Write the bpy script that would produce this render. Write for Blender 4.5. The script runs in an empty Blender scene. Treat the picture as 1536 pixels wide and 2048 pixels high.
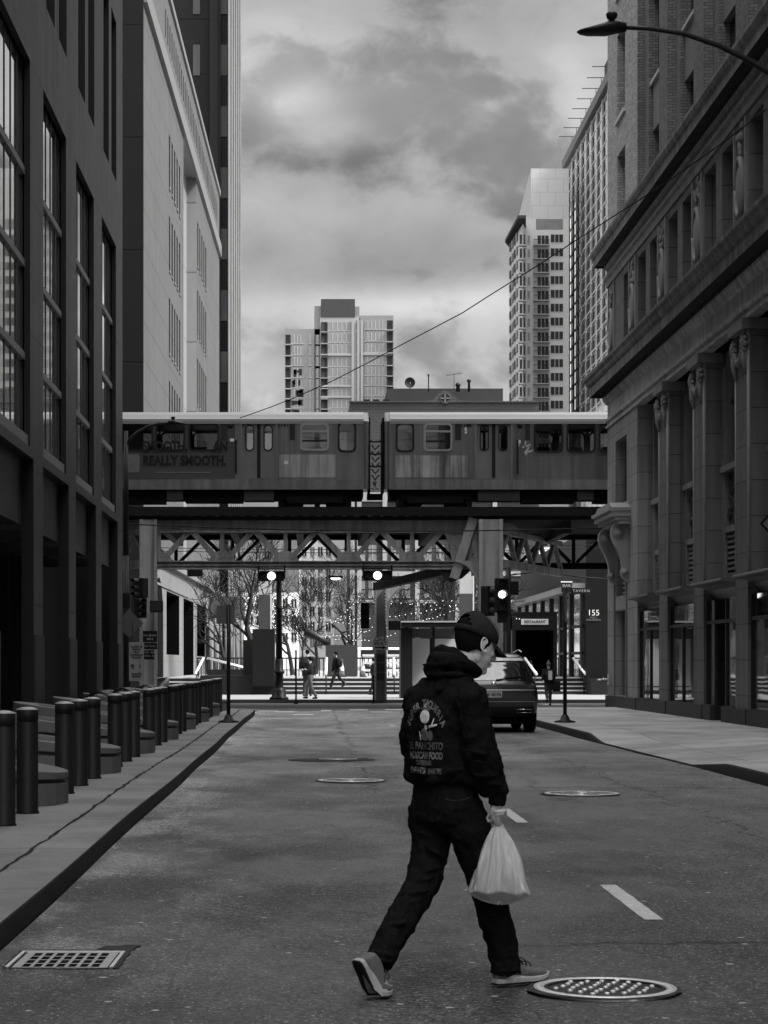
import bpy, bmesh, math, random
from mathutils import Vector, Matrix
from mathutils.bvhtree import BVHTree
R = math.radians
PI = math.pi
S = bpy.context.scene
COL = S.collection
random.seed(7)
F = 4400.0          # focal length in pixels of the 1536x2048 photograph
VX, HY, CH = 618.0, 1328.0, 1.47
# ---------------------------------------------------------------- camera
cam = bpy.data.cameras.new('camera'); camo = bpy.data.objects.new('camera', cam); COL.objects.link(camo)
camo.location = (0, 0, CH); camo.rotation_euler = (R(90), 0, 0)
cam.sensor_fit = 'VERTICAL'; cam.sensor_height = 36; cam.lens = 36*F/2048
cam.shift_x = (768-VX)/2048; cam.shift_y = (HY-1024)/2048
cam.clip_start = .1; cam.clip_end = 4000
S.camera = camo
S.view_settings.view_transform = 'Standard'; S.view_settings.look = 'None'
S.view_settings.gamma = 1; S.view_settings.exposure = 1.3
try: S.view_settings.use_curve_mapping = False
except Exception: pass

# ---------------------------------------------------------------- sun + sky
SUN_EL, SUN_AZ = R(50), R(104)      # azimuth measured from +Y towards +X
sl = bpy.data.lights.new('sun', 'SUN'); sl.energy = 3.0; sl.angle = R(11); sl.color = (1, .995, .985)
so = bpy.data.objects.new('sun', sl); COL.objects.link(so)
sd = Vector((math.sin(SUN_AZ)*math.cos(SUN_EL), math.cos(SUN_AZ)*math.cos(SUN_EL), math.sin(SUN_EL)))
so.rotation_euler = sd.to_track_quat('Z', 'Y').to_euler(); so.location = (20, 20, 60)

W = bpy.data.worlds.new('World'); S.world = W; W.use_nodes = True
nt = W.node_tree; N = nt.nodes; L = nt.links
for n in list(N): N.remove(n)
class G:
    """tiny node-graph helper"""
    def __init__(s, tree): s.N = tree.nodes; s.L = tree.links
    def put(s, v, sock):
        if hasattr(v, 'is_linked') or isinstance(v, bpy.types.NodeSocket): s.L.new(v, sock)
        else: sock.default_value = v
    def m(s, op, a, b=0, c=None, clamp=False):
        n = s.N.new('ShaderNodeMath'); n.operation = op; n.use_clamp = clamp
        s.put(a, n.inputs[0]); s.put(b, n.inputs[1])
        if c is not None: s.put(c, n.inputs[2])
        return n.outputs[0]
    def noise(s, vec, scale, detail=4, rough=.5, dist=0, lac=2):
        n = s.N.new('ShaderNodeTexNoise'); s.put(vec, n.inputs['Vector']); n.inputs['Scale'].default_value = scale
        n.inputs['Detail'].default_value = detail; n.inputs['Roughness'].default_value = rough
        n.inputs['Distortion'].default_value = dist; n.inputs['Lacunarity'].default_value = lac
        return n.outputs[0]
    def vscale(s, vec, sc):
        n = s.N.new('ShaderNodeMapping'); s.put(vec, n.inputs[0]); n.inputs['Scale'].default_value = sc; return n.outputs[0]
    def ramp(s, f, lo, hi, a=0., b=1., smooth=True):
        n = s.N.new('ShaderNodeMapRange'); n.interpolation_type = 'SMOOTHSTEP' if smooth else 'LINEAR'
        s.put(f, n.inputs[0]); n.inputs[1].default_value = lo; n.inputs[2].default_value = hi
        n.inputs[3].default_value = a; n.inputs[4].default_value = b; return n.outputs[0]
    def comb(s, x, y, z):
        n = s.N.new('ShaderNodeCombineXYZ'); s.put(x, n.inputs[0]); s.put(y, n.inputs[1]); s.put(z, n.inputs[2]); return n.outputs[0]
    def sep(s, v):
        n = s.N.new('ShaderNodeSeparateXYZ'); s.put(v, n.inputs[0]); return n.outputs
g = G(nt)
sky = N.new('ShaderNodeTexSky'); sky.sky_type = 'NISHITA'; sky.sun_disc = False
sky.sun_elevation = SUN_EL; sky.sun_rotation = SUN_AZ
bw = N.new('ShaderNodeRGBToBW'); L.new(sky.outputs[0], bw.inputs[0])
tc = N.new('ShaderNodeTexCoord'); d = g.sep(tc.outputs['Generated'])
yy = g.m('MAXIMUM', d[1], .04)
U = g.m('DIVIDE', d[0], yy); V = g.m('DIVIDE', d[2], yy)
# cloud deck seen in perspective: noise on the direction, stretched sideways
uv = g.comb(U, g.m('MULTIPLY', V, 1.7), 0)
warp = g.noise(uv, 9, 3, .5)
uvw = g.comb(g.m('ADD', U, g.m('MULTIPLY', g.m('SUBTRACT', warp, .5), .05)), g.m('ADD', g.m('MULTIPLY', V, 1.35), g.m('MULTIPLY', g.m('SUBTRACT', warp, .5), .05)), 3.7)
n1 = g.noise(uvw, 6.5, 6, .5)
n2 = g.noise(uvw, 30, 7, .56)
cl = g.m('ADD', g.m('ADD', g.m('MULTIPLY', g.m('SUBTRACT', n1, .5), .7), g.ramp(g.m('ADD', n1, g.m('MULTIPLY', g.m('SUBTRACT', n2, .5), .35)), .44, .56, -.17, .17)), g.m('MULTIPLY', g.m('SUBTRACT', n2, .5), .42))
wu = g.m('MULTIPLY', g.m('SUBTRACT', n1, .5), .06)
def blob(px, py, sx, sy, amp):
    u0 = (px-VX)/F; v0 = (HY-py)/F
    a = g.m('DIVIDE', g.m('ADD', g.m('SUBTRACT', U, u0), wu), sx/F)
    b = g.m('DIVIDE', g.m('ADD', g.m('SUBTRACT', V, v0), wu), sy/F)
    e = g.m('EXPONENT', g.m('MULTIPLY', g.m('ADD', g.m('MULTIPLY', a, a), g.m('MULTIPLY', b, b)), -1))
    return g.m('MULTIPLY', e, amp)
tot = cl
for b_ in [(575, 225, 85, 50, .48), (650, 285, 80, 32, .42), (560, 110, 120, 110, .25), (690, 330, 120, 26, -.16), (720, 210, 260, 60, .10), (900, 30, 380, 90, -.22), (780, 490, 420, 85, -.34),
           (740, 60, 200, 70, .16), (900, 595, 230, 42, .42), (520, 600, 160, 40, .16), (650, 560, 60, 40, .1), (840, 700, 220, 55, .02), (500, 770, 110, 70, .48),
           (1180, 150, 60, 160, .22), (1000, 690, 160, 90, .05), (600, 330, 300, 50, -.10)]:
    tot = g.m('ADD', tot, blob(*b_))
lum = g.m('POWER', g.m('MAXIMUM', g.m('ADD', tot, .90), .30), 1.5)
lum = g.m('MAXIMUM', lum, .18)
base = g.m('MULTIPLY', bw.outputs[0], .115)       # nishita at a daylight strength
fac = g.m('MULTIPLY', g.m('MULTIPLY', lum, g.m('ADD', .35, g.m('MULTIPLY', base, .0))), 1.0)
mixv = g.m('ADD', g.m('MULTIPLY', fac, .40), g.m('MULTIPLY', base, .10))
# unseen sky boosted overhead and behind the viewer, to light the street
lift = g.ramp(d[2], .30, .80, 1., 7.8)
mixv = g.m('MULTIPLY', mixv, g.m('MULTIPLY', lift, g.ramp(d[1], .25, -.35, 1., 1.95)))
bg = N.new('ShaderNodeBackground'); wo = N.new('ShaderNodeOutputWorld')
L.new(mixv, bg.inputs[0]); bg.inputs[1].default_value = 1.0
L.new(bg.outputs[0], wo.inputs[0])

# ---------------------------------------------------------------- materials
MATS = {}
def mat(name, v, rough=.75, metal=0., spec=.4, var=.25, vs=.8, bump=0., bs=30., streak=0., grid=None, offset=.5, mortar=.008, mv=.55, gb=.3, fine=0., emis=0., coat=0., alpha=None, jit=0.):
    if name in MATS: return MATS[name]
    m = bpy.data.materials.new(name); m.use_nodes = True; t = m.node_tree; k = G(t)
    p = t.nodes['Principled BSDF']
    geo = t.nodes.new('ShaderNodeNewGeometry'); pos = geo.outputs['Position']
    col = k.m('MULTIPLY_ADD', k.m('SUBTRACT', k.noise(pos, vs, 6, .6), .5), 2*var*v, v)
    if fine: col = k.m('MULTIPLY', col, k.ramp(k.noise(pos, 60, 2, .6), .3, .7, 1-fine, 1+fine))
    if streak:
        st = k.noise(k.vscale(pos, (2.6, 2.6, .12)), 1.4, 5, .6)
        col = k.m('MULTIPLY', col, k.ramp(st, .32, .68, 1-streak, 1+streak*.6))
    h = None
    if grid:
        s3 = k.sep(pos); br = t.nodes.new('ShaderNodeTexBrick')
        t.links.new(k.comb(k.m('ADD', s3[0], s3[1]), s3[2], 0), br.inputs['Vector'])
        br.offset = offset; br.inputs['Scale'].default_value = 1; br.inputs['Mortar Size'].default_value = mortar
        br.inputs['Brick Width'].default_value = grid[0]; br.inputs['Row Height'].default_value = grid[1]
        br.inputs['Color1'].default_value = (1-jit,)*3+(1,); br.inputs['Color2'].default_value = (1+jit,)*3+(1,); br.inputs['Mortar'].default_value = (mv,)*3+(1,)
        br.inputs['Mortar Smooth'].default_value = .2
        b_ = t.nodes.new('ShaderNodeRGBToBW'); t.links.new(br.outputs[0], b_.inputs[0])
        col = k.m('MULTIPLY', col, b_.outputs[0]); h = k.m('MULTIPLY', br.outputs['Fac'], -1)
    t.links.new(col, p.inputs['Base Color'])
    p.inputs['Metallic'].default_value = metal; p.inputs['Specular IOR Level'].default_value = spec*(.35 if v < .25 and metal < .3 and not coat else .7)
    rr = k.m('MULTIPLY_ADD', k.m('SUBTRACT', k.noise(pos, vs*3, 3, .6), .5), .25*rough, rough)
    t.links.new(rr, p.inputs['Roughness']); p.inputs['Coat Weight'].default_value = coat
    if h is not None and gb:
        bn = t.nodes.new('ShaderNodeBump'); bn.inputs['Strength'].default_value = gb; bn.inputs['Distance'].default_value = .02
        t.links.new(h, bn.inputs['Height']); last = bn
        if bump:
            b2 = t.nodes.new('ShaderNodeBump'); b2.inputs['Strength'].default_value = bump; b2.inputs['Distance'].default_value = .02
            t.links.new(k.noise(pos, bs, 4, .6), b2.inputs['Height']); t.links.new(bn.outputs[0], b2.inputs['Normal']); last = b2
        t.links.new(last.outputs[0], p.inputs['Normal'])
    elif bump:
        b2 = t.nodes.new('ShaderNodeBump'); b2.inputs['Strength'].default_value = bump; b2.inputs['Distance'].default_value = .02
        t.links.new(k.noise(pos, bs, 4, .6), b2.inputs['Height']); t.links.new(b2.outputs[0], p.inputs['Normal'])
    if emis:
        p.inputs['Emission Color'].default_value = (1, 1, 1, 1); p.inputs['Emission Strength'].default_value = emis
    if alpha is not None: p.inputs['Alpha'].default_value = alpha
    MATS[name] = m; return m
def glass_dark(name, v=.012, rough=.03, spec=.9, wob=.06, ws=1.2, coated=0.):
    if name in MATS: return MATS[name]
    m = bpy.data.materials.new(name); m.use_nodes = True; t = m.node_tree; k = G(t); p = t.nodes['Principled BSDF']
    geo = t.nodes.new('ShaderNodeNewGeometry'); pos = geo.outputs['Position']
    if coated: p.inputs['Metallic'].default_value = .85; p.inputs['Base Color'].default_value = (coated,)*3+(1,)
    else: t.links.new(k.m('MULTIPLY_ADD', k.noise(pos, .9, 3, .6), v*1.4, v*.3), p.inputs['Base Color'])
    p.inputs['Roughness'].default_value = rough; p.inputs['Specular IOR Level'].default_value = spec
    b2 = t.nodes.new('ShaderNodeBump'); b2.inputs['Strength'].default_value = wob; b2.inputs['Distance'].default_value = .05
    t.links.new(k.noise(pos, ws, 2, .5), b2.inputs['Height']); t.links.new(b2.outputs[0], p.inputs['Normal'])
    MATS[name] = m; return m
def glass_clear(name, tint=.5, rough=.02):
    if name in MATS: return MATS[name]
    m = bpy.data.materials.new(name); m.use_nodes = True; t = m.node_tree
    for n in list(t.nodes):
        if n.type != 'OUTPUT_MATERIAL': t.nodes.remove(n)
    out = [n for n in t.nodes if n.type == 'OUTPUT_MATERIAL'][0]
    tr = t.nodes.new('ShaderNodeBsdfTransparent'); tr.inputs[0].default_value = (tint,)*3+(1,)
    gl = t.nodes.new('ShaderNodeBsdfGlossy'); gl.inputs['Roughness'].default_value = rough; gl.inputs[0].default_value = (.9,)*3+(1,)
    fr = t.nodes.new('ShaderNodeFresnel'); fr.inputs[0].default_value = 1.5
    mx = t.nodes.new('ShaderNodeMixShader'); t.links.new(fr.outputs[0], mx.inputs[0]); t.links.new(tr.outputs[0], mx.inputs[1]); t.links.new(gl.outputs[0], mx.inputs[2])
    t.links.new(mx.outputs[0], out.inputs[0]); MATS[name] = m; return m

# ---------------------------------------------------------------- mesh builder
class MB:
    def __init__(s): s.v = []; s.f = []; s.mi = []; s.sm = []
    def add(s, vs, fs, mi=0, sm=False):
        o = len(s.v); s.v += [tuple(v) for v in vs]
        for f in fs: s.f.append([i+o for i in f]); s.mi.append(mi); s.sm.append(sm)
        return s
    def box(s, x0, x1, y0, y1, z0, z1, mi=0):
        if x0 > x1: x0, x1 = x1, x0
        if y0 > y1: y0, y1 = y1, y0
        if z0 > z1: z0, z1 = z1, z0
        return s.add([(x0,y0,z0),(x1,y0,z0),(x1,y1,z0),(x0,y1,z0),(x0,y0,z1),(x1,y0,z1),(x1,y1,z1),(x0,y1,z1)],
              [(0,3,2,1),(4,5,6,7),(0,1,5,4),(1,2,6,5),(2,3,7,6),(3,0,4,7)], mi)
    def quad(s, a, b, c, d_, mi=0): return s.add([a,b,c,d_], [(0,1,2,3)], mi)
    def beam(s, p, q, w, h, up=(0,0,1), mi=0):
        p = Vector(p); q = Vector(q); t = (q-p).normalized(); up = Vector(up)
        if abs(t.dot(up)) > .98: up = Vector((1,0,0))
        a = t.cross(up).normalized()*w/2; b = a.cross(t).normalized()*h/2
        vs = [p-a-b, p+a-b, p+a+b, p-a+b, q-a-b, q+a-b, q+a+b, q-a+b]
        return s.add(vs, [(0,1,2,3),(7,6,5,4),(0,4,5,1),(1,5,6,2),(2,6,7,3),(3,7,4,0)], mi)
    def tube(s, pts, rad, seg=8, mi=0, cap=True, sm=True):
        pts = [Vector(p) for p in pts]; n = len(pts)
        if not hasattr(rad, '__len__'): rad = [rad]*n
        vs = []; prev = None
        for i in range(n):
            t = (pts[min(i+1,n-1)]-pts[max(i-1,0)]).normalized()
            if prev is None:
                up = Vector((0,0,1)) if abs(t.z) < .9 else Vector((1,0,0)); a = t.cross(up).normalized()
            else: a = (prev - t*prev.dot(t)).normalized()
            prev = a; b = t.cross(a)
            for k in range(seg):
                an = 2*PI*k/seg; vs.append(pts[i] + (a*math.cos(an)+b*math.sin(an))*rad[i])
        fs = [(i*seg+k, i*seg+(k+1)%seg, (i+1)*seg+(k+1)%seg, (i+1)*seg+k) for i in range(n-1) for k in range(seg)]
        if cap: fs.append(tuple(range(seg))[::-1]); fs.append(tuple(range((n-1)*seg, n*seg)))
        return s.add(vs, fs, mi, sm)
    def lathe(s, prof, c=(0,0,0), seg=20, mi=0, sm=True, axis='z', cap=True):
        vs = []; c = Vector(c)
        for (r, h) in prof:
            for k in range(seg):
                an = 2*PI*k/seg; x, y = r*math.cos(an), r*math.sin(an)
                v = Vector((x,y,h)) if axis == 'z' else (Vector((x,h,y)) if axis == 'y' else Vector((h,x,y)))
                vs.append(c+v)
        n = len(prof)
        fs = [(i*seg+k, i*seg+(k+1)%seg, (i+1)*seg+(k+1)%seg, (i+1)*seg+k) for i in range(n-1) for k in range(seg)]
        if cap: fs.append(tuple(range(seg))[::-1]); fs.append(tuple(range((n-1)*seg, n*seg)))
        return s.add(vs, fs, mi, sm)
    def ell(s, c, r, M=None, seg=16, rings=10, mi=0, sm=True):
        c = Vector(c); r = r if hasattr(r, '__len__') else (r,)*3; vs = []
        for i in range(rings+1):
            ph = PI*i/rings
            for k in range(seg):
                an = 2*PI*k/seg; v = Vector((r[0]*math.sin(ph)*math.cos(an), r[1]*math.sin(ph)*math.sin(an), r[2]*math.cos(ph)))
                if M is not None: v = M @ v
                vs.append(c+v)
        fs = [(i*seg+k, (i+1)*seg+k, (i+1)*seg+(k+1)%seg, i*seg+(k+1)%seg) for i in range(rings) for k in range(seg)]
        return s.add(vs, fs, mi, sm)
    def loft(s, secs, seg=24, mi=0, sm=True, cap=True, pw=2.0):
        """secs: (centre, half-axis a, half-axis b)"""
        vs = []
        for (c, a, b) in secs:
            c = Vector(c); a = Vector(a); b = Vector(b)
            for k in range(seg):
                an = 2*PI*k/seg; ca, sa = math.cos(an), math.sin(an)
                ca = math.copysign(abs(ca)**(2/pw), ca); sa = math.copysign(abs(sa)**(2/pw), sa)
                vs.append(c + a*ca + b*sa)
        n = len(secs)
        fs = [(i*seg+k, i*seg+(k+1)%seg, (i+1)*seg+(k+1)%seg, (i+1)*seg+k) for i in range(n-1) for k in range(seg)]
        if cap: fs.append(tuple(range(seg))[::-1]); fs.append(tuple(range((n-1)*seg, n*seg)))
        return s.add(vs, fs, mi, sm)
    def extrude(s, poly, axis, a0, a1, mi=0):
        """poly of (p,q): axis x -> (y,z); y -> (x,z); z -> (x,y)"""
        def P(p, q, a): return (a,p,q) if axis == 'x' else ((p,a,q) if axis == 'y' else (p,q,a))
        n = len(poly); vs = [P(p,q,a0) for p,q in poly]+[P(p,q,a1) for p,q in poly]
        fs = [tuple(range(n))[::-1], tuple(range(n, 2*n))]+[(i,(i+1)%n,n+(i+1)%n,n+i) for i in range(n)]
        return s.add(vs, fs, mi)
    def build(s, name, m, parent=None, loc=None, recalc=True, bevel=0):
        me = bpy.data.meshes.new(name); me.from_pydata(s.v, [], s.f)
        ms = m if isinstance(m, (list, tuple)) else [m]
        for x in ms: me.materials.append(x)
        me.polygons.foreach_set('material_index', s.mi); me.polygons.foreach_set('use_smooth', s.sm)
        if recalc:
            b = bmesh.new(); b.from_mesh(me); bmesh.ops.remove_doubles(b, verts=b.verts, dist=1e-6) if recalc == 2 else None
            bmesh.ops.recalc_face_normals(b, faces=b.faces)
            if bevel:
                es = [e for e in b.edges if len(e.link_faces) == 2 and e.calc_face_angle(0) > R(40)]
                bmesh.ops.bevel(b, geom=es, offset=bevel, segments=2, affect='EDGES', profile=.6)
            b.to_mesh(me); b.free()
        me.update()
        o = bpy.data.objects.new(name, me); COL.objects.link(o)
        if parent is not None: o.parent = parent
        if loc is not None: o.location = loc
        return o
def tag(o, label, cat, group=None):
    o['label'] = label; o['category'] = cat
    if group: o['group'] = group
    return o
def struct(o, kind='structure'): o['kind'] = kind; return o
def thing(name, label, cat, loc=(0,0,0), rz=0, group=None):
    o = bpy.data.objects.new(name, None); COL.objects.link(o); o.location = loc; o.rotation_euler = (0,0,rz)
    o.empty_display_size = .2
    return tag(o, label, cat, group)
def dup(root, loc=None, rz=None, label=None):
    r = root.copy(); COL.objects.link(r)
    if loc is not None: r.location = loc
    if rz is not None: r.rotation_euler = (0,0,rz)
    if label: r['label'] = label
    for ch in root.children:
        c = ch.copy(); COL.objects.link(c); c.parent = r
        for h in ch.children:
            e = h.copy(); COL.objects.link(e); e.parent = c
    return r
def inst(src, parent, loc, rz=0, scale=None):
    c = src.copy(); COL.objects.link(c); c.parent = parent; c.location = loc; c.rotation_euler = (0,0,rz)
    if scale: c.scale = scale
    return c
def P(x, y, Z): return Vector(((x-VX)*Z/F, Z, CH+(HY-y)*Z/F))
def PX(x, Z): return (x-VX)*Z/F
def PZ(y, Z): return CH+(HY-y)*Z/F
def holed(mb, O, U_, V_, N_, u0, u1, v0, v1, holes, depth, mi=0, mir=None):
    """wall in plane O+u*U+v*V facing N with rectangular openings (u0,u1,v0,v1) and reveals"""
    O = Vector(O); U_ = Vector(U_).normalized(); V_ = Vector(V_); N_ = Vector(N_).normalized()
    us = sorted({u0,u1}|{min(max(h[i],u0),u1) for h in holes for i in (0,1)}); vs = sorted({v0,v1}|{min(max(h[i],v0),v1) for h in holes for i in (2,3)})
    for i in range(len(us)-1):
        run = None
        for j in range(len(vs)-1):
            cu = (us[i]+us[i+1])/2; cv = (vs[j]+vs[j+1])/2
            inside = any(h[0] < cu < h[1] and h[2] < cv < h[3] for h in holes)
            if not inside:
                if run is None: run = vs[j]
            if (inside or j == len(vs)-2) and run is not None:
                top = vs[j] if inside else vs[j+1]
                mb.quad(O+U_*us[i]+V_*run, O+U_*us[i+1]+V_*run, O+U_*us[i+1]+V_*top, O+U_*us[i]+V_*top, mi); run = None
    mr = mi if mir is None else mir
    for h in holes:
        a,b,c,e = h[:4]; dd = h[4] if len(h) > 4 else depth
        q = [O+U_*a+V_*c, O+U_*b+V_*c, O+U_*b+V_*e, O+U_*a+V_*e]; D = -N_*dd
        for i in range(4):
            mb.quad(q[i], q[(i+1)%4], q[(i+1)%4]+D, q[i]+D, mr)
def textmesh(s_, size, ext=.004, offset=0., shear=0, spacing=1., align='CENTER'):
    cu = bpy.data.curves.new('lettering', 'FONT'); cu.body = s_; cu.size = size; cu.extrude = ext; cu.offset = offset; cu.shear = shear
    cu.space_character = spacing; cu.align_x = align; cu.align_y = 'CENTER'; cu.resolution_u = 3
    o = bpy.data.objects.new('lettering', cu); COL.objects.link(o)
    dg = bpy.context.evaluated_depsgraph_get(); dg.update()
    me = bpy.data.meshes.new_from_object(o.evaluated_get(dg)); bpy.data.objects.remove(o); return me
def text(s_, size, m, parent, loc, rot=(R(90),0,0), name='lettering', **kw):
    sx = kw.pop('sx', 1.)
    me = textmesh(s_, size, **kw); me.materials.clear(); me.materials.append(m)
    o = bpy.data.objects.new(name, me); COL.objects.link(o); o.parent = parent; o.location = loc; o.rotation_euler = rot; o.scale = (sx,1,1); return o
def evalmesh(o):
    dg = bpy.context.evaluated_depsgraph_get(); dg.update(); return bpy.data.meshes.new_from_object(o.evaluated_get(dg))
def organic(name, mb, voxel, m, parent=None, smooth=3, disp=0, dsize=.12, disp2=0, d2size=.04, dec=None):
    """fuse overlapping closed forms into one continuous skin"""
    o = mb.build(name, m, parent, recalc=True)
    md = o.modifiers.new('r', 'REMESH'); md.mode = 'VOXEL'; md.voxel_size = voxel; md.use_smooth_shade = True
    if smooth:
        sm = o.modifiers.new('s', 'SMOOTH'); sm.iterations = smooth; sm.factor = .5
    for i, (dv, ds) in enumerate(((disp, dsize), (disp2, d2size))):
        if dv:
            tx = bpy.data.textures.new('folds', 'CLOUDS'); tx.noise_scale = ds; tx.noise_depth = 2
            dm = o.modifiers.new('d%d' % i, 'DISPLACE'); dm.texture = tx; dm.strength = dv; dm.mid_level = .5; dm.texture_coords = 'LOCAL'
    me = evalmesh(o); o.modifiers.clear(); old = o.data; o.data = me; me.name = name
    me.materials.clear(); me.materials.append(m)
    me.polygons.foreach_set('use_smooth', [True]*len(me.polygons)); bpy.data.meshes.remove(old)
    return o
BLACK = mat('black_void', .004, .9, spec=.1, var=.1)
M_BLKM = mat('black_painted_metal', .012, .42, spec=.5, var=.3, vs=3)
M_DKM = mat('dark_steel', .02, .5, spec=.5, var=.35, vs=2)
# ================================================================= ground, road, pavements
def road_material():
    m = bpy.data.materials.new('asphalt'); m.use_nodes = True; t = m.node_tree; k = G(t); p = t.nodes['Principled BSDF']
    pos = t.nodes.new('ShaderNodeNewGeometry').outputs['Position']; s3 = k.sep(pos)
    pl = k.vscale(pos, (1, .45, 1))
    v = k.ramp(k.noise(pl, .35, 6, .65), .34, .66, .026, .062)
    # building shade painted in, darkest near; then the pale old strip beside the kerb
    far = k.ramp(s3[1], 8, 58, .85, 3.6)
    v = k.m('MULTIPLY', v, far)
    patch = k.m('MULTIPLY', k.ramp(s3[0], -1.5, -.1, 1., 0.), k.ramp(k.noise(pl, 1.1, 4, .6), .45, .62))
    v = k.m('ADD', v, k.m('MULTIPLY', patch, .10))
    # tar / oil stains
    oil = k.ramp(k.noise(k.vscale(pos, (1, .5, 1)), .8, 5, .65), .56, .72)
    v = k.m('MULTIPLY', v, k.m('SUBTRACT', 1, k.m('MULTIPLY', oil, .62)))
    agg = k.noise(pos, 48, 3, .8); v = k.m('MULTIPLY', v, k.ramp(agg, .40, .62, .05, 2.4, False))
    agg2 = k.noise(pos, 21, 3, .7); v = k.m('MULTIPLY', v, k.ramp(agg2, .36, .64, .55, 1.5, False))
    # pale stone chips and flecks of litter pressed into the surface
    vo = t.nodes.new('ShaderNodeTexVoronoi'); vo.inputs['Scale'].default_value = 4.6; t.links.new(pos, vo.inputs['Vector'])
    chip = k.m('MULTIPLY', k.ramp(vo.outputs['Distance'], .07, .10, 1, 0), k.ramp(k.sep(vo.outputs['Color'])[0], .45, .5))
    vo2 = t.nodes.new('ShaderNodeTexVoronoi'); vo2.inputs['Scale'].default_value = 44; t.links.new(pos, vo2.inputs['Vector'])
    chip2 = k.m('MULTIPLY', k.ramp(vo2.outputs['Distance'], .20, .34, 1, 0), k.ramp(k.sep(vo2.outputs['Color'])[1], .70, .98))
    v = k.m('ADD', v, k.m('MULTIPLY', chip, .34)); v = k.m('ADD', v, k.m('MULTIPLY', chip2, .34))
    # cracks: thin distorted lines running mostly across the street
    wr = k.noise(pos, .9, 5, .7)
    def crack(coord, other, c0, amp, w, gate):
        dd = k.m('ABSOLUTE', k.m('SUBTRACT', k.m('ADD', coord, k.m('MULTIPLY', k.m('SUBTRACT', wr, .5), amp)), c0))
        return k.m('MULTIPLY', k.ramp(dd, w*.3, w, 1, 0), gate)
    x, y = s3[0], s3[1]
    gates = [crack(y, x, 11.6, 1.0, .035, k.ramp(x, .9, 1.2)), crack(y, x, 26.2, 1.6, .05, k.ramp(x, -1.6, -1.5)), crack(x, y, 2.7, 1.4, .022, k.ramp(y, 22, 23)),
             crack(y, x, 33.0, 1.0, .06, k.ramp(x, -1.6, -1.5)), crack(x, y, .75, .9, .024, k.ramp(y, 24, 26)), crack(y, x, 44.0, 1.6, .07, k.ramp(x, -1.6, -1.5)), crack(x, y, 3.9, 1.2, .02, k.ramp(y, 9, 11))]
    cr = gates[0]
    for q in gates[1:]: cr = k.m('MAXIMUM', cr, q)
    v = k.m('MULTIPLY', v, k.m('SUBTRACT', 1, k.m('MULTIPLY', cr, .75)))
    # concrete gutter beside the left kerb
    gut = k.m('MULTIPLY', k.ramp(x, -1.28, -1.24, 1, 0), k.ramp(y, 9, 10, 0, 1)); v = k.m('MULTIPLY', v, k.m('MULTIPLY_ADD', gut, .15, 1))
    t.links.new(v, p.inputs['Base Color'])
    t.links.new(k.ramp(k.noise(pl, .6, 5, .6), .38, .62, .40, .80), p.inputs['Roughness']); p.inputs['Specular IOR Level'].default_value = .5
    bn = t.nodes.new('ShaderNodeBump'); bn.inputs['Strength'].default_value = 1.; bn.inputs['Distance'].default_value = .016
    hh = k.m('ADD', k.m('MULTIPLY', agg, .8), k.m('ADD', k.m('MULTIPLY', agg2, .5), k.m('MULTIPLY', cr, -1.5))); t.links.new(hh, bn.inputs['Height']); t.links.new(bn.outputs[0], p.inputs['Normal'])
    return m
def pave_material(name, v, w, h, ox=0, oy=0):
    m = bpy.data.materials.new(name); m.use_nodes = True; t = m.node_tree; k = G(t); p = t.nodes['Principled BSDF']
    pos = t.nodes.new('ShaderNodeNewGeometry').outputs['Position']; s3 = k.sep(pos)
    br = t.nodes.new('ShaderNodeTexBrick'); br.offset = 0; br.inputs['Scale'].default_value = 1
    t.links.new(k.comb(k.m('ADD', s3[0], ox+100), k.m('ADD', s3[1], oy+100), 0), br.inputs['Vector'])
    br.inputs['Brick Width'].default_value = w; br.inputs['Row Height'].default_value = h; br.inputs['Mortar Size'].default_value = .009
    br.inputs['Color1'].default_value = (.86,)*3+(1,); br.inputs['Color2'].default_value = (1.1,)*3+(1,); br.inputs['Mortar'].default_value = (.33,)*3+(1,)
    b_ = t.nodes.new('ShaderNodeRGBToBW'); t.links.new(br.outputs[0], b_.inputs[0])
    c = k.ramp(k.noise(pos, .6, 6, .65), .3, .7, v*.72, v*1.3)
    c = k.m('MULTIPLY', c, k.ramp(k.noise(pos, 55, 3, .6), .3, .7, .84, 1.16)); c = k.m('MULTIPLY', c, b_.outputs[0])
    st = k.ramp(k.noise(pos, 2.2, 5, .7), .60, .74, 1, .62); c = k.m('MULTIPLY', c, st)
    vo = t.nodes.new('ShaderNodeTexVoronoi'); vo.inputs['Scale'].default_value = 2.2; t.links.new(pos, vo.inputs['Vector'])
    gum = k.ramp(vo.outputs['Distance'], .04, .07, .55, 1); c = k.m('MULTIPLY', c, gum)
    t.links.new(c, p.inputs['Base Color']); p.inputs['Roughness'].default_value = .8; p.inputs['Specular IOR Level'].default_value = .35
    bn = t.nodes.new('ShaderNodeBump'); bn.inputs['Strength'].default_value = .3; bn.inputs['Distance'].default_value = .01
    t.links.new(k.m('SUBTRACT', k.noise(pos, 70, 3, .6), br.outputs['Fac']), bn.inputs['Height']); t.links.new(bn.outputs[0], p.inputs['Normal'])
    return m
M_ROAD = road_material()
M_PAVE = pave_material('left_pavement_concrete', .165, 4.2, 2.9, ox=9.35)
M_PAVER = pave_material('right_pavement_concrete', .29, 1.9, 3.1)
M_PLAZA = pave_material('plaza_stone', .24, 1.2, 1.2)
M_KERB = mat('kerb_stone', .02, .8, var=.35, vs=2, bump=.3)
M_PAINT = mat('worn_road_paint', .42, .8, var=.35, vs=6, bump=.2, fine=.25)
struct(MB().box(-900, 900, -60, 2500, -.9, -.3).build('ground', mat('bare_ground', .06, .9)))
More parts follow.
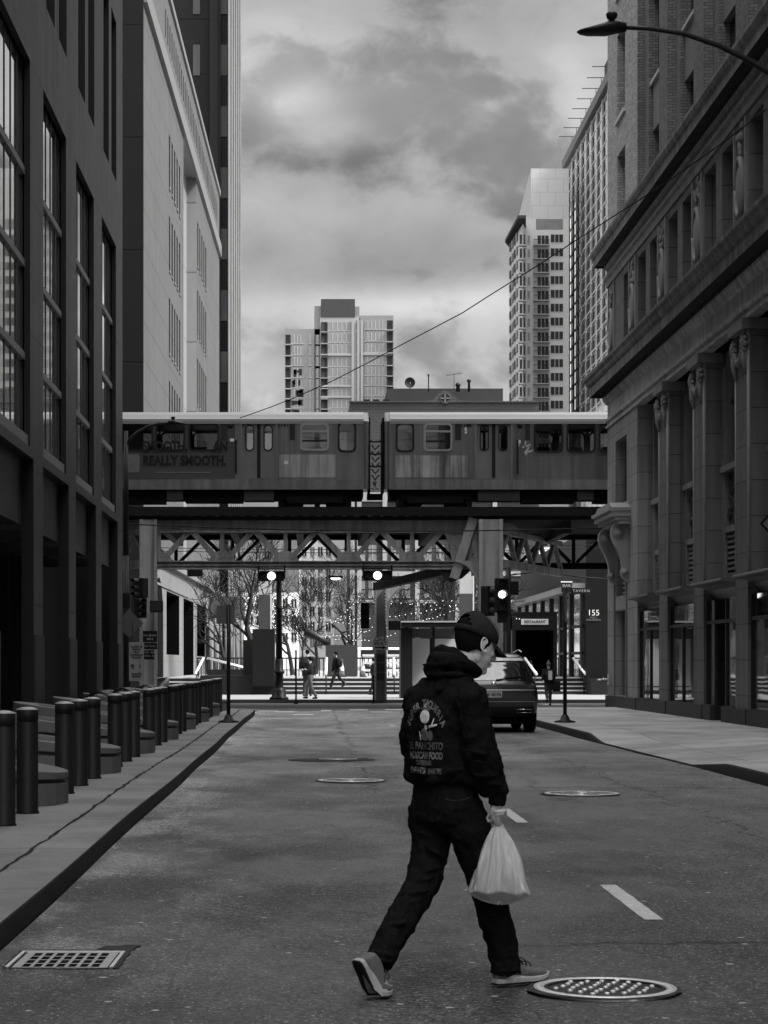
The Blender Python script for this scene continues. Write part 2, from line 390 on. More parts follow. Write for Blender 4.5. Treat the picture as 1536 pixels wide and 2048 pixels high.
# road sheet with fine longitudinal undulation
mb = MB(); nx, ny = 40, 150
xs = [-1.75 + (7.6)*i/nx for i in range(nx+1)]; ys = [-20+ (69.6+20)*j/ny for j in range(ny+1)]
rr = random.Random(3)
def rz_(x, y): return .003*math.sin(x*1.7+y*.35)+.0025*math.sin(y*.9+x*.6) - .006
vs = [(x, y, rz_(x, y)) for y in ys for x in xs]
fs = [(j*(nx+1)+i, j*(nx+1)+i+1, (j+1)*(nx+1)+i+1, (j+1)*(nx+1)+i) for j in range(ny) for i in range(nx)]
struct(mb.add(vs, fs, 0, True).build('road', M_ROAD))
struct(MB().add([(-120, 69.6, 0), (140, 69.6, 0), (140, 82.6, 0), (-120, 82.6, 0), (-120, 82.6, -.3), (140, 82.6, -.3)], [(0,1,2,3)]).build('cross_street', mat('cross_street_asphalt', .16, .7, var=.25, vs=.5, bump=.3, bs=60, fine=.2)))
# left pavement + kerb (kerb slightly wavy)
def kerbx(y): return -1.585 + .010*math.sin(y*.55) + .010*math.sin(y*.21+1)
mb = MB(); yk = [ -20+ i*.6 for i in range(int(86.6/.6)+1)]
def strip(y, ya):  # corner rounding at the crossing
    return kerbx(y) if y < 64.5 else kerbx(64.5) - (1-math.sqrt(max(0, 1-((y-64.5)/2.2)**2)))*2.2
vs = []
for y in yk:
    xk = strip(y, 0); ch = .03
    vs += [(-9, y, .13), (xk-.012, y, .13), (xk-.010, y, .124)]
fs = []
for j in range(len(yk)-1):
    for i in range(1): fs.append((j*3+i, j*3+i+1, (j+1)*3+i+1, (j+1)*3+i))
struct(MB().add(vs, fs).build('left_pavement', M_PAVE))
vs = []
for y in yk:
    xk = strip(y, 0); vs += [(xk-.012, y, .131), (xk-.008, y, .130), (xk-.004, y, .126), (xk, y, .118), (xk+.006, y, -.03)]
fs = [(j*5+i, j*5+i+1, (j+1)*5+i+1, (j+1)*5+i) for j in range(len(yk)-1) for i in range(4)]
struct(MB().add(vs, fs, 0, True).build('left_kerb', mat('left_kerb_stone', .016, .75, var=.3, vs=3, bump=.3, bs=25, grid=(2.9, 9), offset=0, mortar=.01, mv=.3)))
# crack along the joint between the kerb slabs and the paving
pts = []
for i in range(220):
    y = 6+i*.27; pts.append((-2.02-.02*math.sin(y*.3)+rr.uniform(-.014, .014), y))
mb = MB(); vs = []
for (x, y) in pts:
    w = rr.uniform(.006, .020)*(1+y*.012); vs += [(x-w, y, .1335), (x+w, y, .1335)]
struct(mb.add(vs, [(2*i, 2*i+1, 2*i+3, 2*i+2) for i in range(len(pts)-1)]).build('pavement_crack', mat('crack_dirt', .018, .9)))
# right pavement with driveway dip between the two raised kerbs
def kz(y):  # pavement edge height
    if y < 29.3: return .14
    if y < 32: return .14-.132*(y-29.3)/2.7
    if y < 40.8: return .008
    if y < 42.6: return .008+.132*(y-40.8)/1.8
    return .14
def krx(y): return 5.53 if y < 30 else 5.53-.16*min(1, (y-30)/14)
yk = [-20+i*.5 for i in range(int(88/.5)+1)]
def krc(y): return krx(y) if y < 65 else krx(y)+(1-math.sqrt(max(0, 1-((y-65)/3.2)**2)))*3.2
vs = []
for y in yk:
    x = krc(min(y, 68)); vs += [(x+.055, y, kz(y)), (x+1.2, y, kz(y)*.5+.07), (x+2.2, y, .14), (14.5, y, .145)]
fs = [(j*4+i, j*4+i+1, (j+1)*4+i+1, (j+1)*4+i) for j in range(len(yk)-1) for i in range(3)]
struct(MB().add(vs, fs, 0, True).build('right_pavement', M_PAVER))
vs = []
for y in yk:
    x = krc(min(y, 68)); h = kz(y); vs += [(x+.06, y, h+.002), (x+.02, y, h+.001), (x, y, max(h-.02, .0)), (x-.015, y, -.03)]
fs = [(j*4+i, j*4+i+1, (j+1)*4+i+1, (j+1)*4+i) for j in range(len(yk)-1) for i in range(3)]
struct(MB().add(vs, fs, 0, True).build('right_kerb', M_KERB))
# crumbled joint at the driveway
vs = []; n = 0
for i in range(60):
    y = 30.5+i*.2; x = krx(y)+rr.uniform(-.03, .03); w = rr.uniform(.004, .035)*(1 if 31.5 < y < 41.5 else .3); vs += [(x-w, y, .013), (x+w, y, .013)]
struct(MB().add(vs, [(2*i, 2*i+1, 2*i+3, 2*i+2) for i in range(59)]).build('driveway_joint', MATS['crack_dirt']))
# far pavement across the crossing street, up to the steps
struct(MB().box(-60, 70, 82.6, 97.2, -.25, .13).build('far_pavement', mat('far_pavement_stone', .20, .7, var=.2, vs=.4, grid=(3, 3), offset=0, mortar=.015, fine=.12)))
struct(MB().box(-60, 70, 82.45, 82.597, -.25, .135).build('far_kerb', mat('far_kerb_stone', .10, .8)))
# raised plaza and its steps
mb = MB()
x0, x1 = PX(335, 97), PX(1255, 97)
for i in range(4): mb.box(x0, x1, 97.2+i*.42, 97.2+(i+1)*.42 if i < 3 else 99.0, .12, .13+.185*(i+1))
st = mb.build('plaza_steps', [mat('granite_steps', .03, .75, var=.2, fine=.1), MATS['granite_steps']]); struct(st)
mb = MB()
for i in range(4): mb.box(x0, x1, 97.19+i*.42, 97.19+i*.42+(.30 if i < 3 else .5), .13+.185*(i+1)-.045, .137+.185*(i+1))
struct(mb.build('step_nosing', mat('pale_nosing', .45, .6, var=.1)))
struct(MB().box(-60, 80, 99.0, 320, .1, .872).build('plaza', M_PLAZA))
# lane dashes and crossing paint
def dash(x, y0, y1, w, z=.004):
    mb = MB(); n = max(2, int((y1-y0)/.12)); vs = []
    for i in range(n+1):
        y = y0+(y1-y0)*i/n; a = rr.uniform(-.004, .004); b = rr.uniform(-.004, .004)
        zz = lambda xx: (rz_(xx, y) if y < 69 else 0)+z
        vs += [(x-w/2+a, y, zz(x-w/2)), (x+w/2+b, y, zz(x+w/2))]
    struct(mb.add(vs, [(2*i, 2*i+1, 2*i+3, 2*i+2) for i in range(n)]).build('lane_dash', M_PAINT))
for k in range(-1, 6): dash(1.985, 12.65+7.8*k, 14.62+7.8*k, .112)
M_PAINT2 = mat('crossing_paint', .75, .7, var=.25, vs=3, fine=.2)
def bar(xa, xb, y0, y1):
    X0, X1 = PX(xa, (y0+y1)/2), PX(xb, (y0+y1)/2)
    z = .006
    struct(MB().quad((X0, y0, z), (X1, y0, z), (X1, y1, z), (X0, y1, z)).build('crossing_mark', M_PAINT2))
for (a, b, py, dz) in [(500, 514, 1425, .3), (515, 558, 1422.5, .35), (550, 588, 1424.2, .3), (586, 627, 1430, .35), (642, 662, 1421.5, .5), (699, 736, 1420, .5), (770, 812, 1419.5, .55), (741, 800, 1424.5, .25), (812, 900, 1424, .3), (1085, 1135, 1409.5, .5), (300, 420, 1420, .4), (860, 980, 1418, .4)]:
    Z = CH*F/(py-HY); bar(a, b, Z-dz, Z+dz)
# sunken trench-like hollows in the road
struct(MB().lathe([(.001, 0), (.5, 0)], (.17, 33.8, .0), 24, cap=False).build('road_dip', mat('tar_patch', .035, .8, var=.5, vs=9))).scale = (1, 1, 1)
def stain(px, py, rx, ry, seed):
    Y = CH*F/(py-HY); X = PX(px, Y); q = random.Random(seed); vs = [(X, Y, .0012)]; n = 26; ph = [q.uniform(0, 6) for _ in range(4)]
    for i in range(n):
        a = 2*PI*i/n; r_ = 1+.25*math.sin(2*a+ph[0])+.2*math.sin(3*a+ph[1])+.16*math.sin(5*a+ph[2])+.10*math.sin(9*a+ph[3]); vs.append((X+rx*r_*math.cos(a), Y+ry*r_*math.sin(a), .0012))
    struct(MB().add(vs, [(0, 1+i, 1+(i+1) % n) for i in range(n)]).build('tar_stain', MATS['tar_patch']))
for a_ in [(240, 1896, .12, .10, 6), (700, 1519, .30, .7, 7)]: stain(*a_)
# ---- iron covers
M_IRON = mat('worn_cast_iron', .34, .38, metal=.6, spec=.5, var=.3, vs=8, bump=.15, bs=60)
M_IRONR = mat('polished_iron_ring', .62, .42, metal=.35, spec=.5, var=.2, vs=8, bump=.1, bs=80)
M_IROND = mat('dark_cast_iron', .022, .6, metal=.3, var=.4, vs=12, bump=.4, bs=50)
def ring(mb, r0, r1, z0, z1, seg=48, mi=0):
    mb.lathe([(r0, z0), (r0, z1), (r1, z1), (r1, z0)], (0,0,0), seg, mi, cap=False)
def manhole(loc, r, label, studs=True, bright=True):
    t = thing('manhole_cover', label, 'manhole cover', loc, rr.uniform(0, 3), 'iron covers in the road')
    mb = MB(); ring(mb, r*.86, r, -.05, .006); mb.build('rim', M_IRONR if bright else M_IRON, t)
    mb = MB(); mb.lathe([(.001, 0), (r*.852, 0)], (0,0,-.004), 48, cap=False); ring(mb, r*.80, r*.852, -.004, .004); mb.build('lid', M_IROND, t)
    if studs:
        st0 = None
        for i in range(-5, 6):
            for j in range(-5, 6):
                x, y = (i+.5*(j % 2))*r*.225+rr.uniform(-.1, .1)*r*.22, j*r*.2+rr.uniform(-.1, .1)*r*.2
                if math.hypot(x, y) < r*.74:
                    if st0 is None: st0 = MB().lathe([(r*.040, -.004), (r*.037, .008), (r*.024, .0105)], (0, 0, 0), 8).build('stud', M_IRONR, t, (x, y, 0))
                    else: inst(st0, t, (x, y, 0))
    else:
        mb = MB(); ring(mb, r*.5, r*.54, -.004, .006); ring(mb, r*.2, r*.24, -.004, .006)
        for a in range(12): an = a*PI/6; mb.beam((r*.24*math.cos(an), r*.24*math.sin(an), 0), (r*.8*math.cos(an), r*.8*math.sin(an), 0), .02, .012)
        mb.build('ribs', M_IRON, t)
        MB().lathe([(.001, 0), (r*.85, 0)], (0,0,-.001), 40, cap=False).build('worn_face', mat('worn_bright_iron', .52, .5, metal=.3, var=.35, vs=5), t)
    # tar collar
    mb = MB(); vs = []; n = 60; q = random.Random(int(loc[1]*7))
    for i in range(n):
        a = 2*PI*i/n; rj = r*(1.03+.05*q.random()+.05*math.sin(3*a+loc[1])+.05*max(0, math.sin(a-0))); vs += [(r*.99*math.cos(a), r*.99*math.sin(a), .004), (rj*math.cos(a), rj*math.sin(a), .0035)]
    mb.add(vs, [(2*i, 2*i+1, (2*i+3) % (2*n), (2*i+2) % (2*n)) for i in range(n)]).build('tar_collar', MATS['tar_patch'], t)
    return t
manhole((PX(1210, 9.95), 9.95, .004), .322, 'studded manhole cover with bright rim beside the walking man\'s front shoe')
manhole((PX(1164, 24.9), 24.9, .004), .425, 'smooth pale manhole cover farther up the right lane', False)
manhole((PX(702, 27.7), 27.7, .004), .42, 'ribbed manhole cover sunk in the middle of the road by the man\'s back', False)
manhole((PX(676, 33.9), 33.9, .004), .30, 'small dark cover farthest up the road', False, False)
t = thing('drain_grate', 'square iron drain grate in the gutter at lower left', 'drain grate', (PX(133, 10.92), 10.92, .002), R(-1))
w = .232; dpt = .285
mb = MB(); mb.box(-w-.03, -w-.012, -dpt, dpt, -.06, .006); mb.box(w+.012, w+.03, -dpt, dpt, -.06, .006); mb.box(-w-.03, w+.03, dpt+.004, dpt+.018, -.06, .006)
mb.build('frame', M_IRONR, t)
mb = MB(); holes = []
for j in range(4):
    for i in range(7):
        cx = -w+.035+(2*w-.07)*(i+.5)/7; cy = -dpt+.02+(2*dpt-.04)*(j+.5)/4; holes.append((cx-.019, cx+.019, cy-.055, cy+.055))
holed(mb, (0,0,0), (1,0,0), Vector((0,1,0)), (0,0,1), -w, w, -dpt, dpt, holes, .05, 0, 1); mb.build('grating', [mat('grate_iron', .34, .5, metal=.35, var=.35, vs=10, bump=.2), BLACK], t, recalc=False)
MB().box(-w-.01, w+.01, -dpt, dpt, -.03, -.0012).build('shade_sheet', BLACK, t)  # black sheet and hole sides paint the shade down the drain
mb = MB(); vs = []; n = 50
for i in range(n):
    a = 2*PI*i/n; c, s_ = math.cos(a), math.sin(a); k = 1/max(abs(c), abs(s_)); q = 1.03+.08*rr.random()
    vs += [(.262*c*k, .30*s_*k, .003), (.262*c*k*q+.01*max(0, c), .30*s_*k*q+.05*max(0, s_), .0025)]
mb.add(vs, [(2*i, 2*i+1, (2*i+3) % (2*n), (2*i+2) % (2*n)) for i in range(n)]).build('tar_collar', MATS['tar_patch'], t)
# ================================================================= left: dark granite office block (building A)
XA = -5.45
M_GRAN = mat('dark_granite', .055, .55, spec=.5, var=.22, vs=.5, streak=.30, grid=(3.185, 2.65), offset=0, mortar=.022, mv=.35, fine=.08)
M_GRANR = mat('shaded_granite_reveal', .014, .6, var=.2, vs=.7, fine=.08)  # darker copy of the granite with the shade of the reveals painted in
M_FRAME = mat('window_bronze_frame', .02, .45, var=.2)
M_TRANS = mat('window_transom', .20, .6, var=.3, vs=3, fine=.1)
M_GLASSA = glass_dark('office_glass', .01, .03, 1.0, .012, .5, .75)
A = thing('office_building', 'tall dark granite office block with deep portals and tall mullioned windows along the left pavement', 'building', (XA, 0, 0))
bays = [43.0-6.37*5+6.37*k for k in range(9)]       # far jamb of each window
holes = []
for zf in bays:
    holes.append((zf-4.25, zf, 5.72, 13.26, .12)); holes.append((zf-4.32, zf+.54, .10, 5.52, .24))
    for lv in range(6):
        z0 = 15.1+lv*5.2; holes.append((zf-1.45, zf+.12, z0, z0+4.5, .22)); holes.append((zf-3.8, zf-2.2, z0, z0+4.5, .22))
holes = [h for h in holes]
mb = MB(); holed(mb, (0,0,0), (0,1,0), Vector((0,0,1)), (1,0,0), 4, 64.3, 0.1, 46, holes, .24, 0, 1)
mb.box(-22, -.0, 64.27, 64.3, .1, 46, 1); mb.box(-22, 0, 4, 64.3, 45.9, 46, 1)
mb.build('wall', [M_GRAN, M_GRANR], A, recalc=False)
MB().box(-22, -.02, -6, 3.99, .1, 46).build('shade_wing', M_GRAN, A)  # added out of view, darkens the near street
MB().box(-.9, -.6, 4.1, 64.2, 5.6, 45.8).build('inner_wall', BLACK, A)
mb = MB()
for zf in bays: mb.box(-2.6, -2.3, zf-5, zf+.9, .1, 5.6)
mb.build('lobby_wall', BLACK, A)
# protecting plinth projecting at each pier base
for zf in bays: MB().box(.0, .035, zf+.54, zf+2.05-.0, .1, 2.05).build('pier_plinth', mat('granite_plinth', .035, .6, var=.25, streak=.25, fine=.08), A)
def a_window():
    f = MB(); W_, H_ = 4.25, 7.54
    for i in range(6):
        y = -W_/2+W_*i/5; f.box(-.05, -.026, y-.032, y+.032, 0, H_)
    fr = f.build('window', M_FRAME, A)
    tr = MB()
    for z in (1.77, 3.58, 5.39): tr.box(-.05, .02, -W_/2, W_/2, z-.07, z+.07)
    tr.box(-.05, .08, -W_/2, W_/2, .0, .22); tr.build('transom', M_TRANS, fr)
    MB().box(-.08, -.04, -W_/2, W_/2, 0, H_).build('pane', M_GLASSA, fr)
    return fr
w0 = a_window()
for i, zf in enumerate(bays):
    o = w0 if i == 0 else dup(w0)
    o.parent = A; o.location = (-.12, zf-2.125, 5.72)
def small_window(par, w, h, mulls, gl, fm, vert=True):
    f = MB(); f.box(-.02, .03, -w/2, -w/2+.06, 0, h); f.box(-.02, .03, w/2-.06, w/2, 0, h); f.box(-.02, .03, -w/2, w/2, 0, .08); f.box(-.02, .03, -w/2, w/2, h-.08, h)
    for i in range(1, mulls+1): f.box(-.02, .025, -w/2+w*i/(mulls+1)-.025, -w/2+w*i/(mulls+1)+.025, .08, h-.08)
    o = f.build('window', fm, par); MB().box(-.04, -.022, -w/2, w/2, 0, h).build('pane', gl, o); return o
w1 = small_window(A, 1.57, 4.5, 1, M_GLASSA, M_FRAME); first = True
for zf in bays:
    for lv in range(3):
        for cy in (zf-.665, zf-3.0):
            o = w1 if first else dup(w1); first = False; o.parent = A; o.location = (-.2, cy, 15.1+lv*5.2)
sp0 = MB().box(-.30, -.24, -2.43, 2.43, 4.23, 5.52).build('spandrel_panel', mat('granite_spandrel', .055, .5, var=.2, streak=.2), A)
for i, zf in enumerate(bays):
    o = sp0 if i == 0 else inst(sp0, A, (0,0,0)); o.location = (0, zf-1.89, 0)
mb = MB()
for i, zf in enumerate(bays):
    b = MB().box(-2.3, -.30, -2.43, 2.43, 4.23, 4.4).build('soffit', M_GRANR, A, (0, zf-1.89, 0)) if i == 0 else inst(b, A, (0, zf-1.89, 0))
# small lit wall-wash bulbs strip not modelled; spiral bike racks stand between the piers
M_RACK = mat('black_rack_steel', .02, .3, metal=.5)
def bike_rack(y, label):
    t = thing('bike_rack', label, 'bike rack', (-4.75, y, .13), 0, 'spiral bike racks by the granite piers')
    pts = [];
    for i in range(150):
        a = i/150*6*2*PI; pts.append((.33*math.cos(a), -1.0+2.0*i/150, .36+.36*math.sin(a)))
    MB().tube(pts, .022, 6).build('coil', M_RACK, t)
    MB().tube([(0, -1.05, 0), (0, -1.05, .5)], .03, 8).build('post', M_RACK, t); MB().tube([(0, 1.05, 0), (0, 1.05, .5)], .03, 8).build('post', M_RACK, t); return t
bike_rack(50.4, 'spiral bike rack nearest the camera, between the second and third visible piers')
bike_rack(56.8, 'spiral bike rack between the third and last visible piers'); bike_rack(64.6, 'spiral bike rack at the far corner of the granite block')

# ================================================================= left: pale panelled building with slot windows and arcade (building B)
M_PALE = mat('pale_panels', .088, .6, spec=.4, var=.14, vs=.3, streak=.16, grid=(60, 1.55), offset=0, mortar=.03, mv=.6, fine=.05)
M_PALEL = mat('pale_limestone', .16, .7, var=.15, vs=.5, streak=.15, grid=(1.6, .8), mortar=.012, mv=.7, fine=.06)
M_STRIP = mat('white_string_course', .14, .5, var=.08)
M_DKW = mat('dark_side_wall', .007, .6, var=.2, vs=.3, grid=(40, 4.6), offset=0, mortar=.05, mv=.35)
dirB = Vector((.0141, 1, 0)).normalized(); nB = Vector((1, -.0141, 0)).normalized()
B = thing('panelled_building', 'pale panelled building with narrow slot windows and a stone arcade, beyond the tracks', 'building', (-6.77, 90, 0))
def oB(u, n, z): v = dirB*u+nB*n; return (v.x, v.y, z)
LB = 56.5; TOPB = 32.7
slots = []
def zB(px, off=0.):  # distance along the wall for a picture column
    k = (px-VX)/F; Z = (-6.77+off-90*.0141)/(k-.0141); return Z-90
for (xa, xb) in ((336, 361), (393, 413)):
    ua, ub = zB(xa), zB(xb)
    for i in range(5):
        u = ua+(ub-ua)*(i+.35)/5; du = (ub-ua)/5*.46
        for (zt, zb) in ((26.4, 23.9), (22.55, 20.0), (18.7, 16.1), (14.8, 12.3)): slots.append((u, u+du, zb, zt))
ups = []
for i in range(34):
    u = 11.2+i*1.28; ups.append((u, u+.5, 30.35, 31.65))
uR0, uR1 = zB(367), zB(393)
ark = []
for (xa, xb) in ((332, 347), (364, 378), (388, 400)): pass
for (xa, xb, y0) in ((333, 358.5, 1), (367, 387, 0), (394, 409.5, 1)): ark.append((zB(xa, .25), zB(xb, .25), .9 if not y0 else 1.9, 4.75))
allh = [(a, b, c, d, .5) for a, b, c, d in slots]+[(a, b, c, d, .4) for a, b, c, d in ups]
mb = MB(); holed(mb, (0,0,0), dirB, Vector((0,0,1)), nB, 0, uR0, 6.0, TOPB, allh, .5); holed(mb, (0,0,0), dirB, Vector((0,0,1)), nB, uR1, LB, 6.0, TOPB, allh, .5)
holed(mb, (0,0,0), dirB, Vector((0,0,1)), nB, uR0, uR1, 28.7, TOPB, allh, .5)
mb.build('panel_wall', M_PALE, B, recalc=False)
mb = MB(); a0, a1 = oB(uR0, -.55, 0), oB(uR1, -.55, 0)
mb.quad((a0[0], a0[1], 6), (a1[0], a1[1], 6), (a1[0], a1[1], 28.7), (a0[0], a0[1], 28.7))
pp_ = [oB(uR0, 0, 28.7), oB(uR1, 0, 28.7), oB(uR1, -.57, 28.7), oB(uR0, -.57, 28.7)]; mb.quad(*pp_)
for u in (uR0, uR1):
    p, q = oB(u, 0, 0), oB(u, -.55, 0); mb.quad((p[0], p[1], 6), (q[0], q[1], 6), (q[0], q[1], 28.7), (p[0], p[1], 28.7))
mb.build('recessed_bay', mat('white_bay_panels', .22, .35, spec=.6, var=.12, grid=(5.2, 3.9), offset=0, mortar=.05, mv=.6), B, recalc=False)
mb = MB(); p, q = oB(-.0, .0, 0), oB(LB, .0, 0)
def slabB(mb, u0, u1, n0, n1, z0, z1):
    c = [oB(u0, n0, z0), oB(u1, n0, z0), oB(u1, n1, z0), oB(u0, n1, z0)]; mb.add([*c, *[(x, y, z1) for x, y, _ in c]], [(0,3,2,1),(4,5,6,7),(0,1,5,4),(1,2,6,5),(2,3,7,6),(3,0,4,7)])
mb = MB(); slabB(mb, 0, LB, .0, .16, 28.55, 29.35); mb.build('string_course', M_STRIP, B)
mb = MB(); slabB(mb, 11, LB, -.2, .10, 32.6, 32.95); mb.build('coping', M_STRIP, B)
slot_glass = mat('slot_glass', .012, .2, var=.2)
for i, (a, b, c, d) in enumerate(slots):
    m_ = MB(); slabB(m_, a, b, -.52, -.48, c, d); o = m_.build('window', slot_glass, B)
    m_ = MB(); slabB(m_, a-.03, b+.03, .001, .05, c-.10, c); m_.build('sill', M_STRIP, o)
for (a, b, c, d) in ups:
    m_ = MB(); slabB(m_, a, b, -.4, -.36, c, d); m_.build('window', slot_glass, B)
mb = MB(); slabB(mb, 0, LB, -30, -.56, 0, TOPB-.2); mb.build('core', BLACK, B)
# front end wall, dark, between the granite block and the pale wall
mb = MB(); mb.box(-25, .0, -.02, -.0, .5, TOPB+12); mb.build('end_wall', M_DKW, B)
# arcade at street level
mb = MB(); holed(mb, Vector(oB(0, .25, 0)), dirB, Vector((0,0,1)), nB, 0, LB-1, .87, 6.0, [(a, b, c, d, 1.0) for a, b, c, d in ark]+[(zB(412, .25), zB(417, .25), 0.9, 3.6, .8)], 1.0, 0, 1)
mb.build('arcade', [M_PALEL, BLACK], B, recalc=False)  # reveals painted black for the shade inside the arcade
mb = MB(); slabB(mb, 0, LB-1, .25, .45, 5.85, 6.1); slabB(mb, 0, uR0, .26, .30, 4.85, 4.95); mb.build('arcade_cornice', M_PALEL, B)
for (a, b, c, d) in ark+[(zB(412), zB(417), .9, 3.6)]:
    m_ = MB(); slabB(m_, a, b, -.8, -.7, c, d); m_.build('opening', BLACK, B)
a, b = zB(412), zB(417)
# round-headed niches
def archB(px0, px1, zs, ztop):
    a, b = zB(px0, .25), zB(px1, .25); m_ = MB(); n = 14; q0 = []
    for i in range(n+1):
        t_ = PI*i/n; u = (a+b)/2-(b-a)/2*math.cos(t_); z = zs+(ztop-zs)*math.sin(t_); q0.append(oB(u, .262, z))
    q = [oB(a, .262, .9)]+q0+[oB(b, .262, .9)]; m_.add(q, [tuple(range(len(q)))]); m_.build('arched_opening', BLACK, B)
archB(412.5, 417, 2.6, 3.7); archB(309, 326, 3.3, 5.2)

# ================================================================= dark tower with bright fins (building D)
D = thing('dark_tower', 'very tall dark tower with bright vertical fins along its street side, behind the panelled building', 'skyscraper', (0, 0, 0))
ZD0, ZD1 = 165., 192.; xD = PX(457, ZD0)
M_TOW = mat('tower_spandrel', .010, .5, var=.25, vs=.2, grid=(9, 4.15), offset=0, mortar=.10, mv=.5)
MB().box(-40, xD, ZD0, ZD1, .8, 110).build('tower_body', M_TOW, D)
M_FIN = mat('bright_fin', .20, .35, metal=.2, var=.35, vs=.25)
fin = None
for i in range(6):
    y = ZD0+.2+i*(ZD1-ZD0-.4)/5
    fin = MB().box(0, .09, -1.1, 1.1, .8, 110).build('fin', M_FIN, D, (xD, y, 0)) if fin is None else inst(fin, D, (xD, y, 0))
M_TGL = glass_dark('tower_glass', .05, .08, .9)
twin = None
for lv in range(14):
    z = 18+lv*4.6+ (0)
    for (xa, xb) in ((441, 455), (386, 400)):
        if twin is None: twin = {}
        w = PX(xb, ZD0)-PX(xa, ZD0)
        o = MB().box(-w/2, w/2, -.06, .02, 0, 2.3).build('window', mat('tower_window', .07, .3, var=.7, vs=.15), D, ((PX(xa, ZD0)+PX(xb, ZD0))/2, ZD0, z))
MB().box(PX(440, ZD0)-.25, PX(440, ZD0)+.05, ZD0-.35, ZD0, .8, 110).build('pilaster', mat('tower_pilaster', .012, .6), D)
MB().box(PX(420, ZD0), PX(436, ZD0), ZD0-.5, ZD0, .8, 110).build('pilaster', MATS['tower_pilaster'], D)

# ================================================================= right: brick and terracotta building (building C)
XC = 9.5; ZC = 70.0; PITCH = 5.35
M_TERRA = mat('terracotta_block', .125, .6, spec=.4, var=.22, vs=.6, streak=.22, grid=(1.42, .78), offset=0, mortar=.014, mv=.45, fine=.08, jit=.09)
M_TERRAP = mat('terracotta_moulding', .19, .6, var=.25, vs=1.2, streak=.25, fine=.08)
M_BRICKC = mat('buff_brick', .17, .85, var=.2, vs=.8, grid=(.21, .078), offset=.5, mortar=.012, mv=.55, jit=.22, gb=.8, bump=.5, bs=16)
M_BRICKR = mat('rough_brick', .34, .75, var=.3, vs=2.2, grid=(.21, .078), offset=.5, mortar=.012, mv=.6, jit=.30, gb=1., bump=1., bs=7)
M_GRN = mat('dark_plinth_stone', .03, .5, var=.3, vs=1.5)
M_GLC = glass_dark('shop_glass', .015, .03, .95, .05, .8)
M_WDK = mat('dark_window_glass', .008, .15, var=.2)
C = thing('terracotta_building', 'ornate terracotta and brick building with heavy cornices and tall pilasters', 'building', (XC, 0, 0))
NB = 8; ze = [58.3+PITCH-PITCH*k for k in range(NB+1)]      # near edge of each pilaster; 0 is the corner pier
REC = .46
# core and recessed wall
mb = MB(); mb.box(REC+.35, 20, 14, ZC-.4, .1, 44); mb.build('core', BLACK, C); MB().box(.05, 20, -13, 13.9, .1, 44).build('shade_wing', M_BRICKC, C)  # brick wing added out of view to keep sun off the foreground
